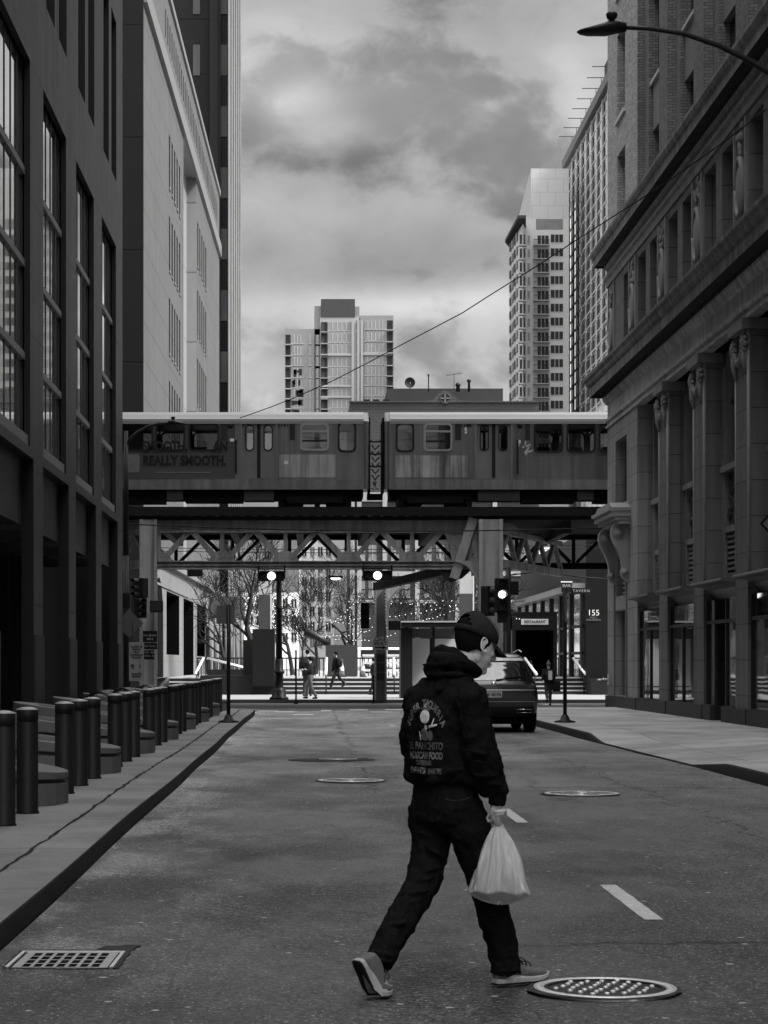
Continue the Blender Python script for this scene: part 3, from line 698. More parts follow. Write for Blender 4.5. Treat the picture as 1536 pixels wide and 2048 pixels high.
# --- piers / pilasters, one part each
def pil(k):
    y0 = ze[k]; y1 = ZC if k == 0 else ze[k]+1.4
    mb = MB()
    if k == 0:
        # corner pier with its narrow window slot
        h = [(65.8, 68.2, 6.35, 8.35, .35), (65.9, 68.1, 3.55, 5.0, .3), (65.8, 68.2, .5, 3.1, .25)]
        holed(mb, (0,0,0), (0,1,0), Vector((0,0,1)), (-1,0,0), y0, y1, .1, 9.0, h, .3); mb.box(.012, 1.2, y1-.02, y1, .1, 9.0); mb.box(.012, 1.2, y0, y0+.02, .1, 9.0)
        mb.box(.36, .5, y0+.1, y1-.1, .1, 9)
        o = mb.build('corner_pier', mat('terracotta_skylit', .22, .6, spec=.4, var=.25, vs=.6, streak=.3, grid=(1.42, .78), offset=0, mortar=.014, mv=.5, fine=.08, jit=.09), C, recalc=False)  # paler tone paints the extra sky light on this end pier
        MB().box(.3, .34, 65.8, 68.2, 6.35, 8.35).build('window', M_WDK, o); MB().box(.22, .26, 65.8, 68.2, .5, 3.1).build('shop_window', M_GLC, o)
        m2 = MB(); m2.box(.29, .31, 65.9, 68.1, 3.55, 5.0); m2.build('louver_void', BLACK, o)
        m2 = MB()
        for i in range(9): m2.box(.20, .27, 65.9, 68.1, 3.62+i*.155, 3.70+i*.155)
        for yy_ in (66.6, 67.4): m2.box(.18, .22, yy_-.04, yy_+.04, 3.55, 5.0)
        m2.build('louver', M_TERRAP, o)
        m2 = MB()
        for (yy_) in (65.72, 68.28): m2.box(-.04, .0, yy_-.09, yy_+.09, .5, 5.1)
        m2.box(-.05, 0, 65.6, 68.4, 5.0, 5.25)
        for i in range(9): m2.box(-.09, -.05, 65.75+i*.29, 65.9+i*.29, 5.05, 5.2)
        m2.build('window_surround', mat('carved_trim', .12, .7, var=.5, vs=14, bump=1., bs=40), o)
        return
    mb.box(0, REC+.4, y0, y1, .1, 8.95)
    o = mb.build('pilaster', M_TERRA, C)
    # pale corner beads for the light on the edges
    m2 = MB(); m2.tube([(.02, y0+.02, 3.5), (.02, y0+.02, 8.9)], .045, 8); m2.tube([(.02, y1-.02, 3.5), (.02, y1-.02, 8.9)], .045, 8); m2.build('edge_light_bead', mat('lit_bead', .30, .4, var=.3, vs=2, streak=.3), o)  # pale beads paint the light caught on the pilaster corners
    # ionic capital: two scrolls and a leaf swag
    m2 = MB()
    for yy_ in (y0+.12, y1-.12):
        for q in range(20):
            a = q/20*2.6*2*PI; r_ = .20*(1-q/24)
            m2.ell((-.05-.05*q/20, yy_+r_*math.cos(a), 8.42+r_*math.sin(a)), (.07, .055, .055), None, 8, 6)
        m2.tube([(-.04, yy_, 8.3), (-.05, yy_, 8.0), (-.02, yy_+(.05 if yy_ < y0+.7 else -.05), 7.75)], [.09, .08, .03], 8)
    for q in range(9):
        m2.ell((-.06, (y0+y1)/2+(q-4)*.11, 8.28-.22*math.sin(PI*q/8)), (.08, .07, .09), None, 8, 6)
    m2.box(-.16, REC, y0-.10, y1+.10, 8.72, 8.95)
    m2.build('capital', M_TERRAP, o)
for k in range(NB+1): pil(k)
# --- per-bay infill: plinth, shopfront, ledge, louvre, carved panel, window
def bay(k):
    y1 = ze[k]; y0 = ze[k+1]+1.4; c = (y0+y1)/2; w = y1-y0
    rec = MB(); rec.box(REC, REC+.3, y0, y1, 3.45, 3.56); rec.box(REC, REC+.3, y0, y1, 4.60, 4.75); rec.box(REC-.08, REC+.3, y0, y1, 6.05, 6.2)
    rec.box(REC+.05, REC+.3, y0, y1, 8.6, 8.95)
    for yy_ in (y0+.12, y1-.12): rec.box(REC-.02, REC+.3, yy_-.12, yy_+.12, 3.56, 8.6)
    o = rec.build('bay_frame', M_TERRAP, C)
    w_ = MB(); w_.box(REC+.22, REC+.26, y0+.24, y1-.24, 6.2, 8.6); wo_ = w_.build('window', M_WDK, C)
    m = MB()
    for i in (1, 2): m.box(REC+.14, REC+.22, y0+.24+(w-.48)*i/3-.05, y0+.24+(w-.48)*i/3+.05, 6.2, 8.6)
    m.box(REC+.15, REC+.22, y0+.24, y1-.24, 7.7, 7.8); m.build('mullion', mat('dark_mullion', .035, .5), wo_)
    # carved spandrel
    m = MB(); m.box(REC+.12, REC+.2, y0+.24, y1-.24, 4.75, 6.05); q = random.Random(k)
    for i in range(60): m.ell((REC+.10, c+q.uniform(-.45, .45)*w, q.uniform(4.85, 5.95)), (.05, q.uniform(.04, .12), q.uniform(.04, .14)), None, 7, 5)
    m.tube([(REC+.06, c+.55*math.cos(a*PI/8), 5.4+.5*math.sin(a*PI/8)) for a in range(17)], .045, 6); m.build('carved_panel', mat('carved_panel_metal', .05, .45, var=.6, vs=9, metal=.3), C)
    m = MB(); m.box(REC+.25, REC+.28, y0+.24, y1-.24, 3.56, 4.6); lo = m.build('louver_back', BLACK, C)
    m = MB()
    for i in range(8): m.box(REC+.06, REC+.2, y0+.24, y1-.24, 3.58+i*.128, 3.635+i*.128)
    m.box(REC+.02, REC+.1, c-.07, c+.07, 3.56, 4.6); m.build('louver_slats', M_TERRAP, lo)
    # ledge with curved brackets above the shopfront
    m = MB(); prof = [(REC+.1, 3.46), (-.30, 3.40), (-.34, 3.36), (-.33, 3.33), (-.1, 3.30), (.10, 3.22), (.20, 3.10), (.24, 2.98), (REC+.1, 2.98)]
    m.extrude([(x, z) for x, z in prof], 'y', y0-.12, y1+.12) if False else None
    n = len(prof); vs = [(x, y0-.0, z) for x, z in prof]+[(x, y1+.0, z) for x, z in prof]
    m.add(vs, [tuple(range(n))[::-1], tuple(range(n, 2*n))]+[(i, (i+1) % n, n+(i+1) % n, n+i) for i in range(n)])
    m.build('ledge', mat('dark_bronze_ledge', .07, .4, var=.3, spec=.6), C)
    # base + shop window
    MB().box(-.05, REC+.3, y0, y1, .1, .5).build('plinth', M_GRN, C) if k != 2 else (MB().box(-.05, REC+.3, y0, c-.5, .1, .5).build('plinth', M_GRN, C), MB().box(-.05, REC+.3, c+.9, y1, .1, .5).build('plinth', M_GRN, C))
    m = MB(); m.box(.06, .14, y0, y0+.10, .5, 2.98); m.box(.06, .14, y1-.10, y1, .5, 2.98); m.box(.06, .14, y0, y1, 2.42, 2.50)
    if k == 2: m.box(.06, .14, c-.55, c-.45, .12, 2.98); m.box(.06, .14, c+.85, c+.95, .12, 2.98)
    else: m.box(.06, .14, c-.04, c+.04, .5, 2.42)
    sf = m.build('shopfront', M_FRAME, C); 
    if k == 2:
        MB().box(.10, .12, y0+.1, c-.55, .5, 2.98).build('pane', M_GLC, sf); MB().box(.10, .12, c+.95, y1-.1, .5, 2.98).build('pane', M_GLC, sf)
        MB().box(1.1, 1.2, c-.5, c+.9, .12, 2.5).build('door_recess', BLACK, sf)
    else: MB().box(.10, .12, y0+.1, y1-.1, .5, 2.98).build('pane', M_GLC, sf)
for k in range(NB): bay(k)
for k in range(NB+1):
    y1 = ZC+.04 if k == 0 else ze[k]+1.4; MB().box(-.07, .1, ze[k]-.02, y1+.02, .1, .48).build('pier_base', M_GRN, C)
# --- entablatures: profiles swept along the street face and mitred round the far corner
def sweep(prof, name, m, yn=14.):
    """prof: (projection, z) ; runs along the face and returns along the far end"""
    n = len(prof); vs = []
    for (pj, z) in prof:
        vs += [(-pj, yn, z), (-pj, ZC+pj, z), (14, ZC+pj, z)]
    fs = []
    for i in range(n-1):
        for j in range(2): fs.append((i*3+j, i*3+j+1, (i+1)*3+j+1, (i+1)*3+j))
    return MB().add(vs, fs).build(name, m, C, recalc=False)
sweep([(-.2, 8.95), (.06, 8.95), (.06, 9.02), (.02, 9.04), (.02, 9.12), (.10, 9.14), (.10, 9.22), (.0, 9.24), (.0, 9.68), (.06, 9.72), (.10, 9.80), (.14, 9.86), (.15, 9.92)], 'frieze', mat('terracotta_frieze', .34, .6, var=.22, vs=.8, streak=.38, fine=.06))
M_SOFFIT_SHADE = mat('shaded_soffit_panels', .035, .8, var=.4, vs=1.5, grid=(.9, 40), offset=0, mortar=.03, mv=.5)  # shade under the cornices painted in as a darker material
sweep([(.15, 9.92), (.16, 10.04), (.48, 10.04), (.48, 9.98), (.52, 9.98)], 'cornice_soffit', M_SOFFIT_SHADE)
sweep([(.52, 9.98), (.522, 10.0), (.522, 10.28), (.58, 10.30), (.62, 10.36), (.62, 10.42), (.70, 10.5), (.71, 10.58), (-.2, 10.66)], 'cornice', mat('cornice_terracotta', .17, .65, var=.25, vs=.8, streak=.4, grid=(1.1, 40), offset=0, mortar=.01, mv=.6, fine=.06))
sweep([(-.2, 13.42), (.05, 13.42), (.05, 13.6), (.12, 13.66), (.12, 13.74), (.03, 13.78), (.03, 13.98), (.12, 14.06)], 'upper_architrave', M_TERRAP)
sweep([(.12, 14.06), (.13, 14.17), (.36, 14.17), (.36, 14.12), (.40, 14.12)], 'upper_soffit', M_SOFFIT_SHADE)
sweep([(.40, 14.12), (.402, 14.14), (.402, 14.36), (.46, 14.4), (.5, 14.5), (.5, 14.6), (-.3, 14.72)], 'upper_cornice', MATS['cornice_terracotta'])
# --- attic storey with oval medallions
mb = MB(); att = []
for k in range(NB+1):
    top = ze[k]; pn = ze[k]+1.4
for k in range(NB):
    a = ze[k+1]+1.55; b = ze[k]-.15; m_ = (a+b)/2
    att += [(a, m_-.38, 10.66, 13.2), (m_+.38, b, 10.66, 13.2)]
att += [(65.2, 66.4, 10.66, 13.2)]
holed(mb, (.0,0,0), (0,1,0), Vector((0,0,1)), (-1,0,0), 14, ZC, 10.6, 13.45, att, .42); mb.box(0, 12, ZC-.02, ZC-.001, 10.6, 13.45)
mb.build('attic_wall', M_TERRA, C, recalc=False)
for a, b, c_, d_ in att: MB().box(.38, .41, a, b, c_, d_).build('window', M_WDK, C)
def medallion(y):
    m = MB()
    m.tube([(-.05, y+.36*math.cos(a*PI/12), 11.93+.62*math.sin(a*PI/12)) for a in range(25)], .07, 8); m.ell((-.02, y, 11.93), (.10, .27, .52), None, 16, 12)
    for yy_ in (-.62, .62): m.box(-.06, 0, y+yy_-.07, y+yy_+.07, 10.66, 13.35)
    q = random.Random(int(y))
    for i in range(22): m.ell((-.03, y+q.uniform(-.4, .4), q.choice((q.uniform(12.65, 13.25), q.uniform(10.75, 11.2)))), (.05, .09, .1), None, 7, 5)
    m.build('medallion', mat('medallion_terracotta', .20, .5, var=.3, vs=4), C)
for k in range(1, NB+1): medallion(ze[k]+.7)
medallion(64.4); medallion(68.9)
# --- brick storeys
cwin = []
for (a, b) in ((15.0, 17.1), (18.2, 20.8), (22.0, 24.6), (25.8, 28.4), (29.6, 32.2)): cwin.append((66.1, 67.8, a, b))
mb = MB(); holed(mb, (0,0,0), (0,1,0), Vector((0,0,1)), (-1,0,0), 63.65, ZC, 14.7, 44, cwin, .35); mb.box(0.002, 12, ZC-.02, ZC-.001, 14.7, 44); mb.build('corner_brickwork', M_BRICKR, C, recalc=False)
mb = MB(); mb.box(.0, .9, 63.63, 63.649, 14.7, 44); mb.build('brick_return', M_BRICKC, C)
for a, b, c_, d_ in cwin:
    o = MB().box(.3, .33, a, b, c_, d_).build('window', M_WDK, C); MB().box(-.07, .1, a-.12, b+.12, c_-.14, c_).build('sill', mat('stone_sill', .4, .7), o)
for k in range(1, NB+1): MB().box(0, .9, ze[k], ze[k]+1.4, 14.7, 44).build('brick_pilaster', M_BRICKC if k % 2 else M_BRICKC, C)
M_SPAN = mat('metal_spandrel', .16, .55, var=.2, vs=.8)
for k in range(NB):
    y1 = ze[k]; y0 = ze[k+1]+1.4
    for yy_ in (y0+.35, y1-.35): MB().box(.22, .9, yy_-.35, yy_+.35, 14.7, 44).build('brick_mullion', M_BRICKC, C)
    for i in range(7):
        z = 16.7+i*3.8; MB().box(.34, .9, y0+.7, y1-.7, z, z+1.3).build('spandrel', M_SPAN, C)
        o = MB().box(.50, .53, y0+.7, y1-.7, z+1.3, z+3.8).build('window', M_WDK, C); MB().box(.25, .5, y0+.7, y1-.7, z+1.3, z+1.4).build('sill', MATS['stone_sill'], o)
    MB().box(.50, .53, y0+.7, y1-.7, 14.7, 16.7).build('window', M_WDK, C)
for k in range(NB+1):
    y1 = 69.2 if k == 0 else ze[k]+1.3
    MB().box(-.10, .0, ze[k]+.05, y1, 14.72, 15.0).build('brick_pier_sill', MATS['stone_sill'], C)
# --- corner hood on scrolled consoles
m = MB()
for (dx, z0, z1) in ((.35, 5.62, 5.74), (.46, 5.74, 5.84), (.58, 5.84, 6.0), (.66, 6.0, 6.10)): m.box(-dx, 0, 66.9-1.75-dx*.35, 66.9+1.75+dx*.35, z0, z1)
m.extrude([(65.0, 6.10), (68.9, 6.10), (68.3, 6.28), (65.6, 6.28)], 'x', -.55, 0); m.build('corner_hood', mat('hood_terracotta', .24, .6, var=.25, vs=2, fine=.08), C)
for yy_ in (65.5, 68.35):
    m = MB(); pts = []
    prof = [(0, 5.62), (-.42, 5.62), (-.50, 5.5), (-.52, 5.3), (-.45, 5.08), (-.32, 4.85), (-.22, 4.6), (-.18, 4.35), (-.22, 4.2), (-.18, 4.05), (0, 3.9)]
    n = len(prof); vs = [(x, yy_-.17, z) for x, z in prof]+[(x, yy_+.17, z) for x, z in prof]
    m.add(vs, [tuple(range(n))[::-1], tuple(range(n, 2*n))]+[(i, (i+1) % n, n+(i+1) % n, n+i) for i in range(n)])
    for (cx, cz, rr_) in ((-.30, 5.36, .17), (-.13, 4.2, .11)):
        for sgn in (-1, 1):
            m.lathe([(rr_, 0), (rr_, sgn*.05), (rr_*.6, sgn*.05), (rr_*.6, sgn*.08), (.001, sgn*.10)], (cx, yy_+sgn*.17, cz), 18, axis='y', cap=False)
    m.build('console', MATS['hood_terracotta'], C)
# fire-department connection on the corner
t = thing('fire_connection', 'brass twin-inlet fire hose connection on the corner pier at the far right pavement', 'fire connection', (XC-.07, 69.3, .97))
m = MB(); m.tube([(0,0,0), (-.16,0,0)], .055, 10); m.ell((-.16,0,0), (.07,.12,.07)); m.build('body', mat('brass_fitting', .5, .3, metal=.6), t)
m = MB(); m.tube([(-.16,-.06,0), (-.34,-.12,-.02)], [.045,.055], 10); m.build('inlet', MATS['brass_fitting'], t)
m = MB(); m.tube([(-.16,.06,0), (-.34,.12,-.02)], [.045,.055], 10); m.build('inlet', MATS['brass_fitting'], t)
MB().box(-.015, 0, -.12, .12, -.16, .18).build('wall_plate', MATS['brass_fitting'], t)
# diamond sign edge on the far right of the frame
t = thing('wall_bracket_sign', 'dark diamond-shaped bracket sign at the right edge of the frame', 'sign', (PX(1547, 40), 40, PZ(1047, 40)))
m = MB(); m.extrude([(-.0,-.24),(.22,0),(0,.24),(-.22,0)], 'y', -.02, .02); m.build('plate', mat('sign_plate_grey', .12, .5), t)
m = MB(); pts = [(-.0,-.25),(.23,0),(0,.25),(-.23,0),(0,-.25)]
for i in range(4): m.beam((pts[i][0], -.022, pts[i][1]), (pts[i+1][0], -.022, pts[i+1][1]), .03, .03)
m.build('border', BLACK, t); MB().tube([(.22,0,0),(XC-PX(1547,40)+.1,0,0)], .02, 6).build('arm', M_BLKM, t)
# ================================================================= far towers and street-end buildings
def facewin(par, x0, x1, z0, z1, y, m, name='window', frame=None, nx=1, d=.08):
    mb = MB(); mb.box(x0, x1, y-.02, y+.05, z0, z1, 0)
    if frame:
        mb.box(x0, x1, y-d, y-.02, z0, z0+.12, 1)
        for i in range(1, nx): xx = x0+(x1-x0)*i/nx; mb.box(xx-.06, xx+.06, y-d, y-.02, z0, z1, 1)
        return mb.build(name, [m, frame], par)
    return mb.build(name, m, par)
M_T1 = mat('apartment_concrete', .20, .7, var=.10, vs=.1, fine=0)
M_T1L = mat('apartment_concrete_light', .27, .7, var=.10, vs=.1)
M_T1D = mat('penthouse_cladding', .05, .8, var=.08, vs=.1)
M_WG = mat('far_window_grey', .20, .25, spec=.7, var=.45, vs=.12)
M_WD = mat('far_window_dark', .02, .3, spec=.6, var=.5, vs=.2)
M_FRL = mat('far_window_frame', .38, .6, var=.1)
Z1 = 500.
T1 = thing('apartment_tower', 'distant grey stepped apartment tower with a dark rooftop box, mid view', 'skyscraper', (0, 0, 0))
def fb(x0, x1, ytop, Z, dep, ybot=None, zb=0):  # box from picture extents
    return MB().box(PX(x0, Z), PX(x1, Z), Z, Z+dep, zb if ybot is None else PZ(ybot, Z), PZ(ytop, Z))
fb(570, 641, 658, Z1, 25).build('left_wing', M_T1, T1); fb(640, 718, 634, Z1-.6, 25).build('centre_block', M_T1L, T1); fb(629, 645, 612, Z1, 20).build('lift_core', M_T1, T1)
fb(708, 719, 613, Z1, 20).build('lift_core', M_T1, T1); fb(642, 710, 598, Z1-.7, 20, 634).build('rooftop_box', M_T1D, T1); fb(720, 787, 631, Z1-.2, 25).build('right_wing', M_T1, T1)
ys_c = [645, 668, 690.5, 716, 737, 758, 778.5, 799, 820, 841]
for i, y in enumerate(ys_c):
    facewin(T1, PX(656, Z1), PX(702, Z1), PZ(y+18.5, Z1), PZ(y, Z1), Z1-.62, M_WG, frame=M_FRL, nx=5)
    o = facewin(T1, PX(642, Z1), PX(655, Z1), PZ(y+20, Z1), PZ(y, Z1), Z1-.62, M_WD, name='balcony'); MB().box(PX(641.5, Z1), PX(655.5, Z1), Z1-1.6, Z1-.6, PZ(y+21.5, Z1), PZ(y+20, Z1)).build('balcony_slab', M_T1L, o)
    facewin(T1, PX(641.5+0, Z1)-0, PX(648, Z1), PZ(y+20, Z1), PZ(y+3, Z1), Z1-.75, M_T1D, name='balcony_screen')
ys_r = [641, 664.5, 687, 712, 733, 753, 774, 795, 817]
for y in ys_r:
    facewin(T1, PX(728, Z1), PX(773, Z1), PZ(y+19, Z1), PZ(y, Z1), Z1-.22, M_WG, frame=M_FRL, nx=6)
    o = facewin(T1, PX(774, Z1), PX(785.5, Z1), PZ(y+19, Z1), PZ(y, Z1), Z1-.22, M_WD, name='balcony'); MB().box(PX(773, Z1), PX(787, Z1), Z1-1.3, Z1-.2, PZ(y+21.5, Z1), PZ(y+19.5, Z1)).build('balcony_slab', M_T1L, o)
    MB().box(PX(712, Z1), PX(719.5, Z1), Z1-.62, Z1-.55, PZ(y+19, Z1), PZ(y, Z1)).build('window', mat('far_window_mid', .15, .4, var=.3), T1)
for i, y in enumerate([669.5, 692, 713, 737, 758, 778, 798, 819]):
    facewin(T1, PX(582, Z1), PX(608, Z1), PZ(y+19, Z1), PZ(y, Z1), Z1-.02, M_WG, frame=M_FRL, nx=4)
    if i > 2:
        q = random.Random(i)
        for j in range(4):
            x = 583+q.random()*18; facewin(T1, PX(x, Z1), PX(x+3+q.random()*6, Z1), PZ(y+8+q.random()*9, Z1), PZ(y+q.random()*4, Z1), Z1-.10, M_WD, name='open_pane')
    o = facewin(T1, PX(571, Z1), PX(581, Z1), PZ(y+19, Z1), PZ(y, Z1), Z1-.02, M_WD, name='balcony'); MB().box(PX(570, Z1), PX(582, Z1), Z1-1.1, Z1, PZ(y+21.5, Z1), PZ(y+19.5, Z1)).build('balcony_slab', M_T1L, o)
    facewin(T1, PX(616, Z1), PX(624, Z1), PZ(y+19, Z1), PZ(y, Z1), Z1-.02, M_WG, frame=M_FRL, nx=2); facewin(T1, PX(631, Z1), PX(639, Z1), PZ(y+19, Z1), PZ(y, Z1), Z1-.02, M_WG, frame=M_FRL, nx=2)
for y in (709, 771, 793): MB().box(PX(641, Z1), PX(705, Z1), Z1-.9, Z1-.6, PZ(y+3.5, Z1), PZ(y, Z1)).build('band', M_T1L, T1)
for y in (706,): MB().box(PX(721, Z1), PX(787, Z1), Z1-.5, Z1-.2, PZ(y+5, Z1), PZ(y, Z1)).build('band', M_T1L, T1)
for x in (703, 714, 721): MB().box(PX(x, Z1), PX(x+5, Z1), Z1-1.0, Z1-.6, 0, PZ(642, Z1)).build('rib', M_T1L, T1)

# right tower with stacked balconies
Z3 = 480.
T3 = thing('balcony_tower', 'tall pale residential tower with stacked balconies and a blank crown, right of the street end', 'skyscraper', (0, 0, 0))
M_T3 = mat('tower_precast', .38, .7, var=.08, vs=.1, grid=(3.4, 2.9), offset=.5, mortar=.09, mv=.82)
M_T3S = mat('tower_precast_plain', .42, .7, var=.08, vs=.1)
zt = PZ(337, Z3)
mb = MB(); xa, xb = PX(1062, Z3), PX(1138, Z3); mb.extrude([(xa, Z3), (xb, Z3), (xb, Z3+60), (PX(1037, 533), 533), ], 'z', PZ(437, Z3), zt); mb.build('crown', M_T3, T3)
mb = MB(); mb.extrude([(PX(1050, Z3), Z3), (xb, Z3), (xb, Z3+50), (PX(1046, 520), 520)], 'z', 0, PZ(437, Z3)); mb.build('main_block', M_T3S, T3)
mb = MB(); mb.extrude([(PX(1019, 497), 497), (PX(1046, 472), 472), (PX(1052, 479), 479), (PX(1040, 520), 520)], 'z', 0, PZ(462, 480)); mb.build('side_wing', M_T3S, T3)
mb = MB(); mb.extrude([(PX(1010, 497), 497), (PX(1036, 470), 470), (PX(1052, 470), 470), (PX(1052, 485), 485), (PX(1040, 520), 520)], 'z', PZ(455, 480), PZ(449, 480)); mb.build('roof_overhang', M_T1D, T3)
wproto = {}
n3 = 0
FL = 28.15
for i in range(17):
    y = 440+i*FL if i else 440
    if i == 0:
        facewin(T3, PX(1072, Z3), PX(1126, Z3), PZ(459, Z3), PZ(438, Z3), Z3-.02, mat('louvre_band', .16, .6, grid=(.9, 6), mv=.5), name='louvre'); continue
    yc = 469+(i-1)*27.7
    facewin(T3, PX(1101.5, Z3), PX(1126, Z3), PZ(yc+17, Z3), PZ(yc, Z3), Z3-.02, M_WD, frame=M_FRL, nx=3)
    o = facewin(T3, PX(1075, Z3), PX(1097, Z3), PZ(yc+22, Z3), PZ(yc+2, Z3), Z3-.02, M_WD, frame=M_FRL, nx=3, name='balcony_door')
    MB().box(PX(1066, Z3), PX(1098, Z3), Z3-1.6, Z3, PZ(yc+24, Z3), PZ(yc+22, Z3)).build('balcony_slab', mat('balcony_slab_grey', .25, .7), o)
    m_ = MB()
    for q in range(17): xx = PX(1066, Z3)+q*(PX(1098, Z3)-PX(1066, Z3))/16; m_.box(xx-.03, xx+.03, Z3-1.6, Z3-1.54, PZ(yc+22, Z3), PZ(yc+12.5, Z3))
    m_.box(PX(1066, Z3), PX(1098, Z3), Z3-1.62, Z3-1.52, PZ(yc+13, Z3), PZ(yc+12, Z3)); m_.build('railing', M_DKM, o)
    # left return with narrow windows and the shadowed notch of the wing
    facewin(T3, PX(1055, Z3), PX(1060, Z3), PZ(yc+19, Z3), PZ(yc+2, Z3), Z3-.02, M_WG, frame=M_FRL)
    facewin(T3, PX(1039, 474)+.0, PX(1050, 474), PZ(yc+20, 474), PZ(yc+1, 474), 473.5, mat('notch_dark', .05, .7, var=.4, vs=.4), name='balcony_recess')
    MB().box(PX(1037, 472), PX(1052, 472), 471, 472.5, PZ(yc+24, 472), PZ(yc+22, 472)).build('balcony_slab', MATS['balcony_slab_grey'], T3)
    a, b = Vector((PX(1019, 497), 497, 0)), Vector((PX(1046, 472), 472, 0)); dv = b-a
    for q in range(4):
        p0 = a+dv*(.06+q*.16); p1 = a+dv*(.06+q*.16+.10); off = Vector((-.3, -.25, 0)); m_ = MB()
        zz0, zz1 = PZ(yc+17, 485), PZ(yc+3, 485)
        m_.add([(*(p0+off).xy, zz0), (*(p1+off).xy, zz0), (*(p1+off).xy, zz1), (*(p0+off).xy, zz1), (*(p0).xy, zz0), (*(p1).xy, zz0), (*(p1).xy, zz1), (*(p0).xy, zz1)], [(0,1,2,3),(0,4,5,1),(1,5,6,2),(2,6,7,3),(3,7,4,0)])
        o_ = m_.build('window', M_WG if q % 2 else M_WD, T3)

# slab building in steep perspective right of it
XS = 60.; S0, S1 = 442., 510.
T4 = thing('window_grid_slab', 'long pale apartment slab with a tight window grid, seen at a slant', 'skyscraper', (XS, 0, 0))
HS = 117.
MB().box(0, 25, S0-30, S1, 0, HS).build('slab_body', mat('slab_cladding', .62, .5, spec=.6, var=.12, vs=.08, grid=(4.2, 3.0), offset=0, mortar=.12, mv=.6), T4)
MBG = MB(); nw = 0; extra = MB(); wp = wp2 = None
for i in range(20):
    z = HS-4.2-i*3.02
    for j in range(8):
        y = S1-4.5-j*8.6
        for (yo, w_, mm) in ((0, 2.6, 'd'), (-4.3, 3.2, 'g')):
            if mm == 'd':
                if nw < 98:
                    if wp is None: wp = MB().box(-.5, -.1, -w_/2, w_/2, 0, 1.9).build('window', mat('slab_window', .045, .3, var=.6, vs=.3), T4, (0, y+yo, z)); 
                    else: inst(wp, T4, (0, y+yo, z))
                    nw += 1
                else: extra.box(-.5, -.1, y+yo-w_/2, y+yo+w_/2, z, z+1.9)
            else: MBG.box(-.35, -.05, y+yo-w_/2, y+yo+w_/2, z, z+2.4)
struct(extra.build('windows', MATS['slab_window'], T4), 'stuff'); struct(MBG.build('glass_panels', glass_dark('slab_bright_glass', .5, .08, 1., .004, .2, .85), T4), 'stuff')
m_ = MB()
for j in range(9): m_.box(-.45, 0, S1-2.2-j*8.6-.6, S1-2.2-j*8.6+.6, 0, HS)
m_.build('pilasters', mat('slab_pilaster', .45, .5), T4)
for i in range(22): MB().box(-.42, 0, S0-10, S1-.5, HS-1.6-i*3.02, HS-1.25-i*3.02).build('floor_band', mat('slab_floor_band', .40, .6), T4)
MB().box(-1.3, .5, S0-30, S1+1, HS-.8, HS+1.2).build('parapet', mat('slab_parapet', .12, .6), T4)
for j in range(8):
    y = S1-3-j*8.5; a = MB().beam((.6, y, HS), (.6, y, HS+6), .12, .12).beam((-2.4, y, HS+6), (1.2, y, HS+6), .14, .14).build('roof_davit', M_DKM, T4)
MB().box(1.5, 5, S0+10, S0+16, HS, HS+9).build('roof_tank', M_DKM, T4)

# low brick building closing the street
Z2 = 200.
T2 = thing('brick_gable_building', 'old dark brick building with small curved gable and round window above the train', 'building', (0, 0, 0))
M_B2 = mat('far_brick', .055, .85, var=.2, vs=.3, grid=(.6, .3), mortar=.03, mv=.7)
M_B2L = mat('far_limestone', .28, .7, var=.15, vs=.3)
m_ = fb(700, 1078, 803, Z2, 18, zb=.8); m_.build('front_wall', M_B2, T2)
m_ = MB(); zz = PZ(803, Z2)
gp = [(850, 803), (866, 799), (874, 791), (882, 784), (890, 781), (898, 784), (908, 792), (918, 800), (935, 803)]
m_.extrude([(PX(x, Z2), PZ(y, Z2)) for x, y in gp], 'y', Z2-.15, Z2+.5); m_.build('gable', M_B2, T2)
m_ = MB(); m_.lathe([(.001, 0), (.40, 0), (.40, -.03), (.52, -.03), (.52, .05)], (PX(890, Z2), Z2-.16, PZ(797, Z2)), 24, axis='y', cap=False); ro = m_.build('round_window', M_B2, T2)
m_ = MB(); cx, cz = PX(890, Z2), PZ(797, Z2); m_.lathe([(.001, 0), (.39, 0)], (cx, Z2-.17, cz), 24, axis='y', cap=False); m_.build('pane', M_WD, ro)
m_ = MB(); m_.box(cx-.05, cx+.05, Z2-.24, Z2-.19, cz-.4, cz+.4); m_.box(cx-.4, cx+.4, Z2-.24, Z2-.19, cz-.05, cz+.05); m_.build('glazing_bar', mat('gable_bar_grey', .16, .7), ro)
fb(775, 1006, 777, Z2+8, 10, zb=5).build('rear_storey', mat('rear_wall_dark', .04, .85, var=.25, vs=.3), T2)
MB().box(PX(697, Z2), PX(1079, Z2), Z2-.18, Z2+.3, PZ(805, Z2), PZ(802.5, Z2)).build('coping', M_B2, T2)
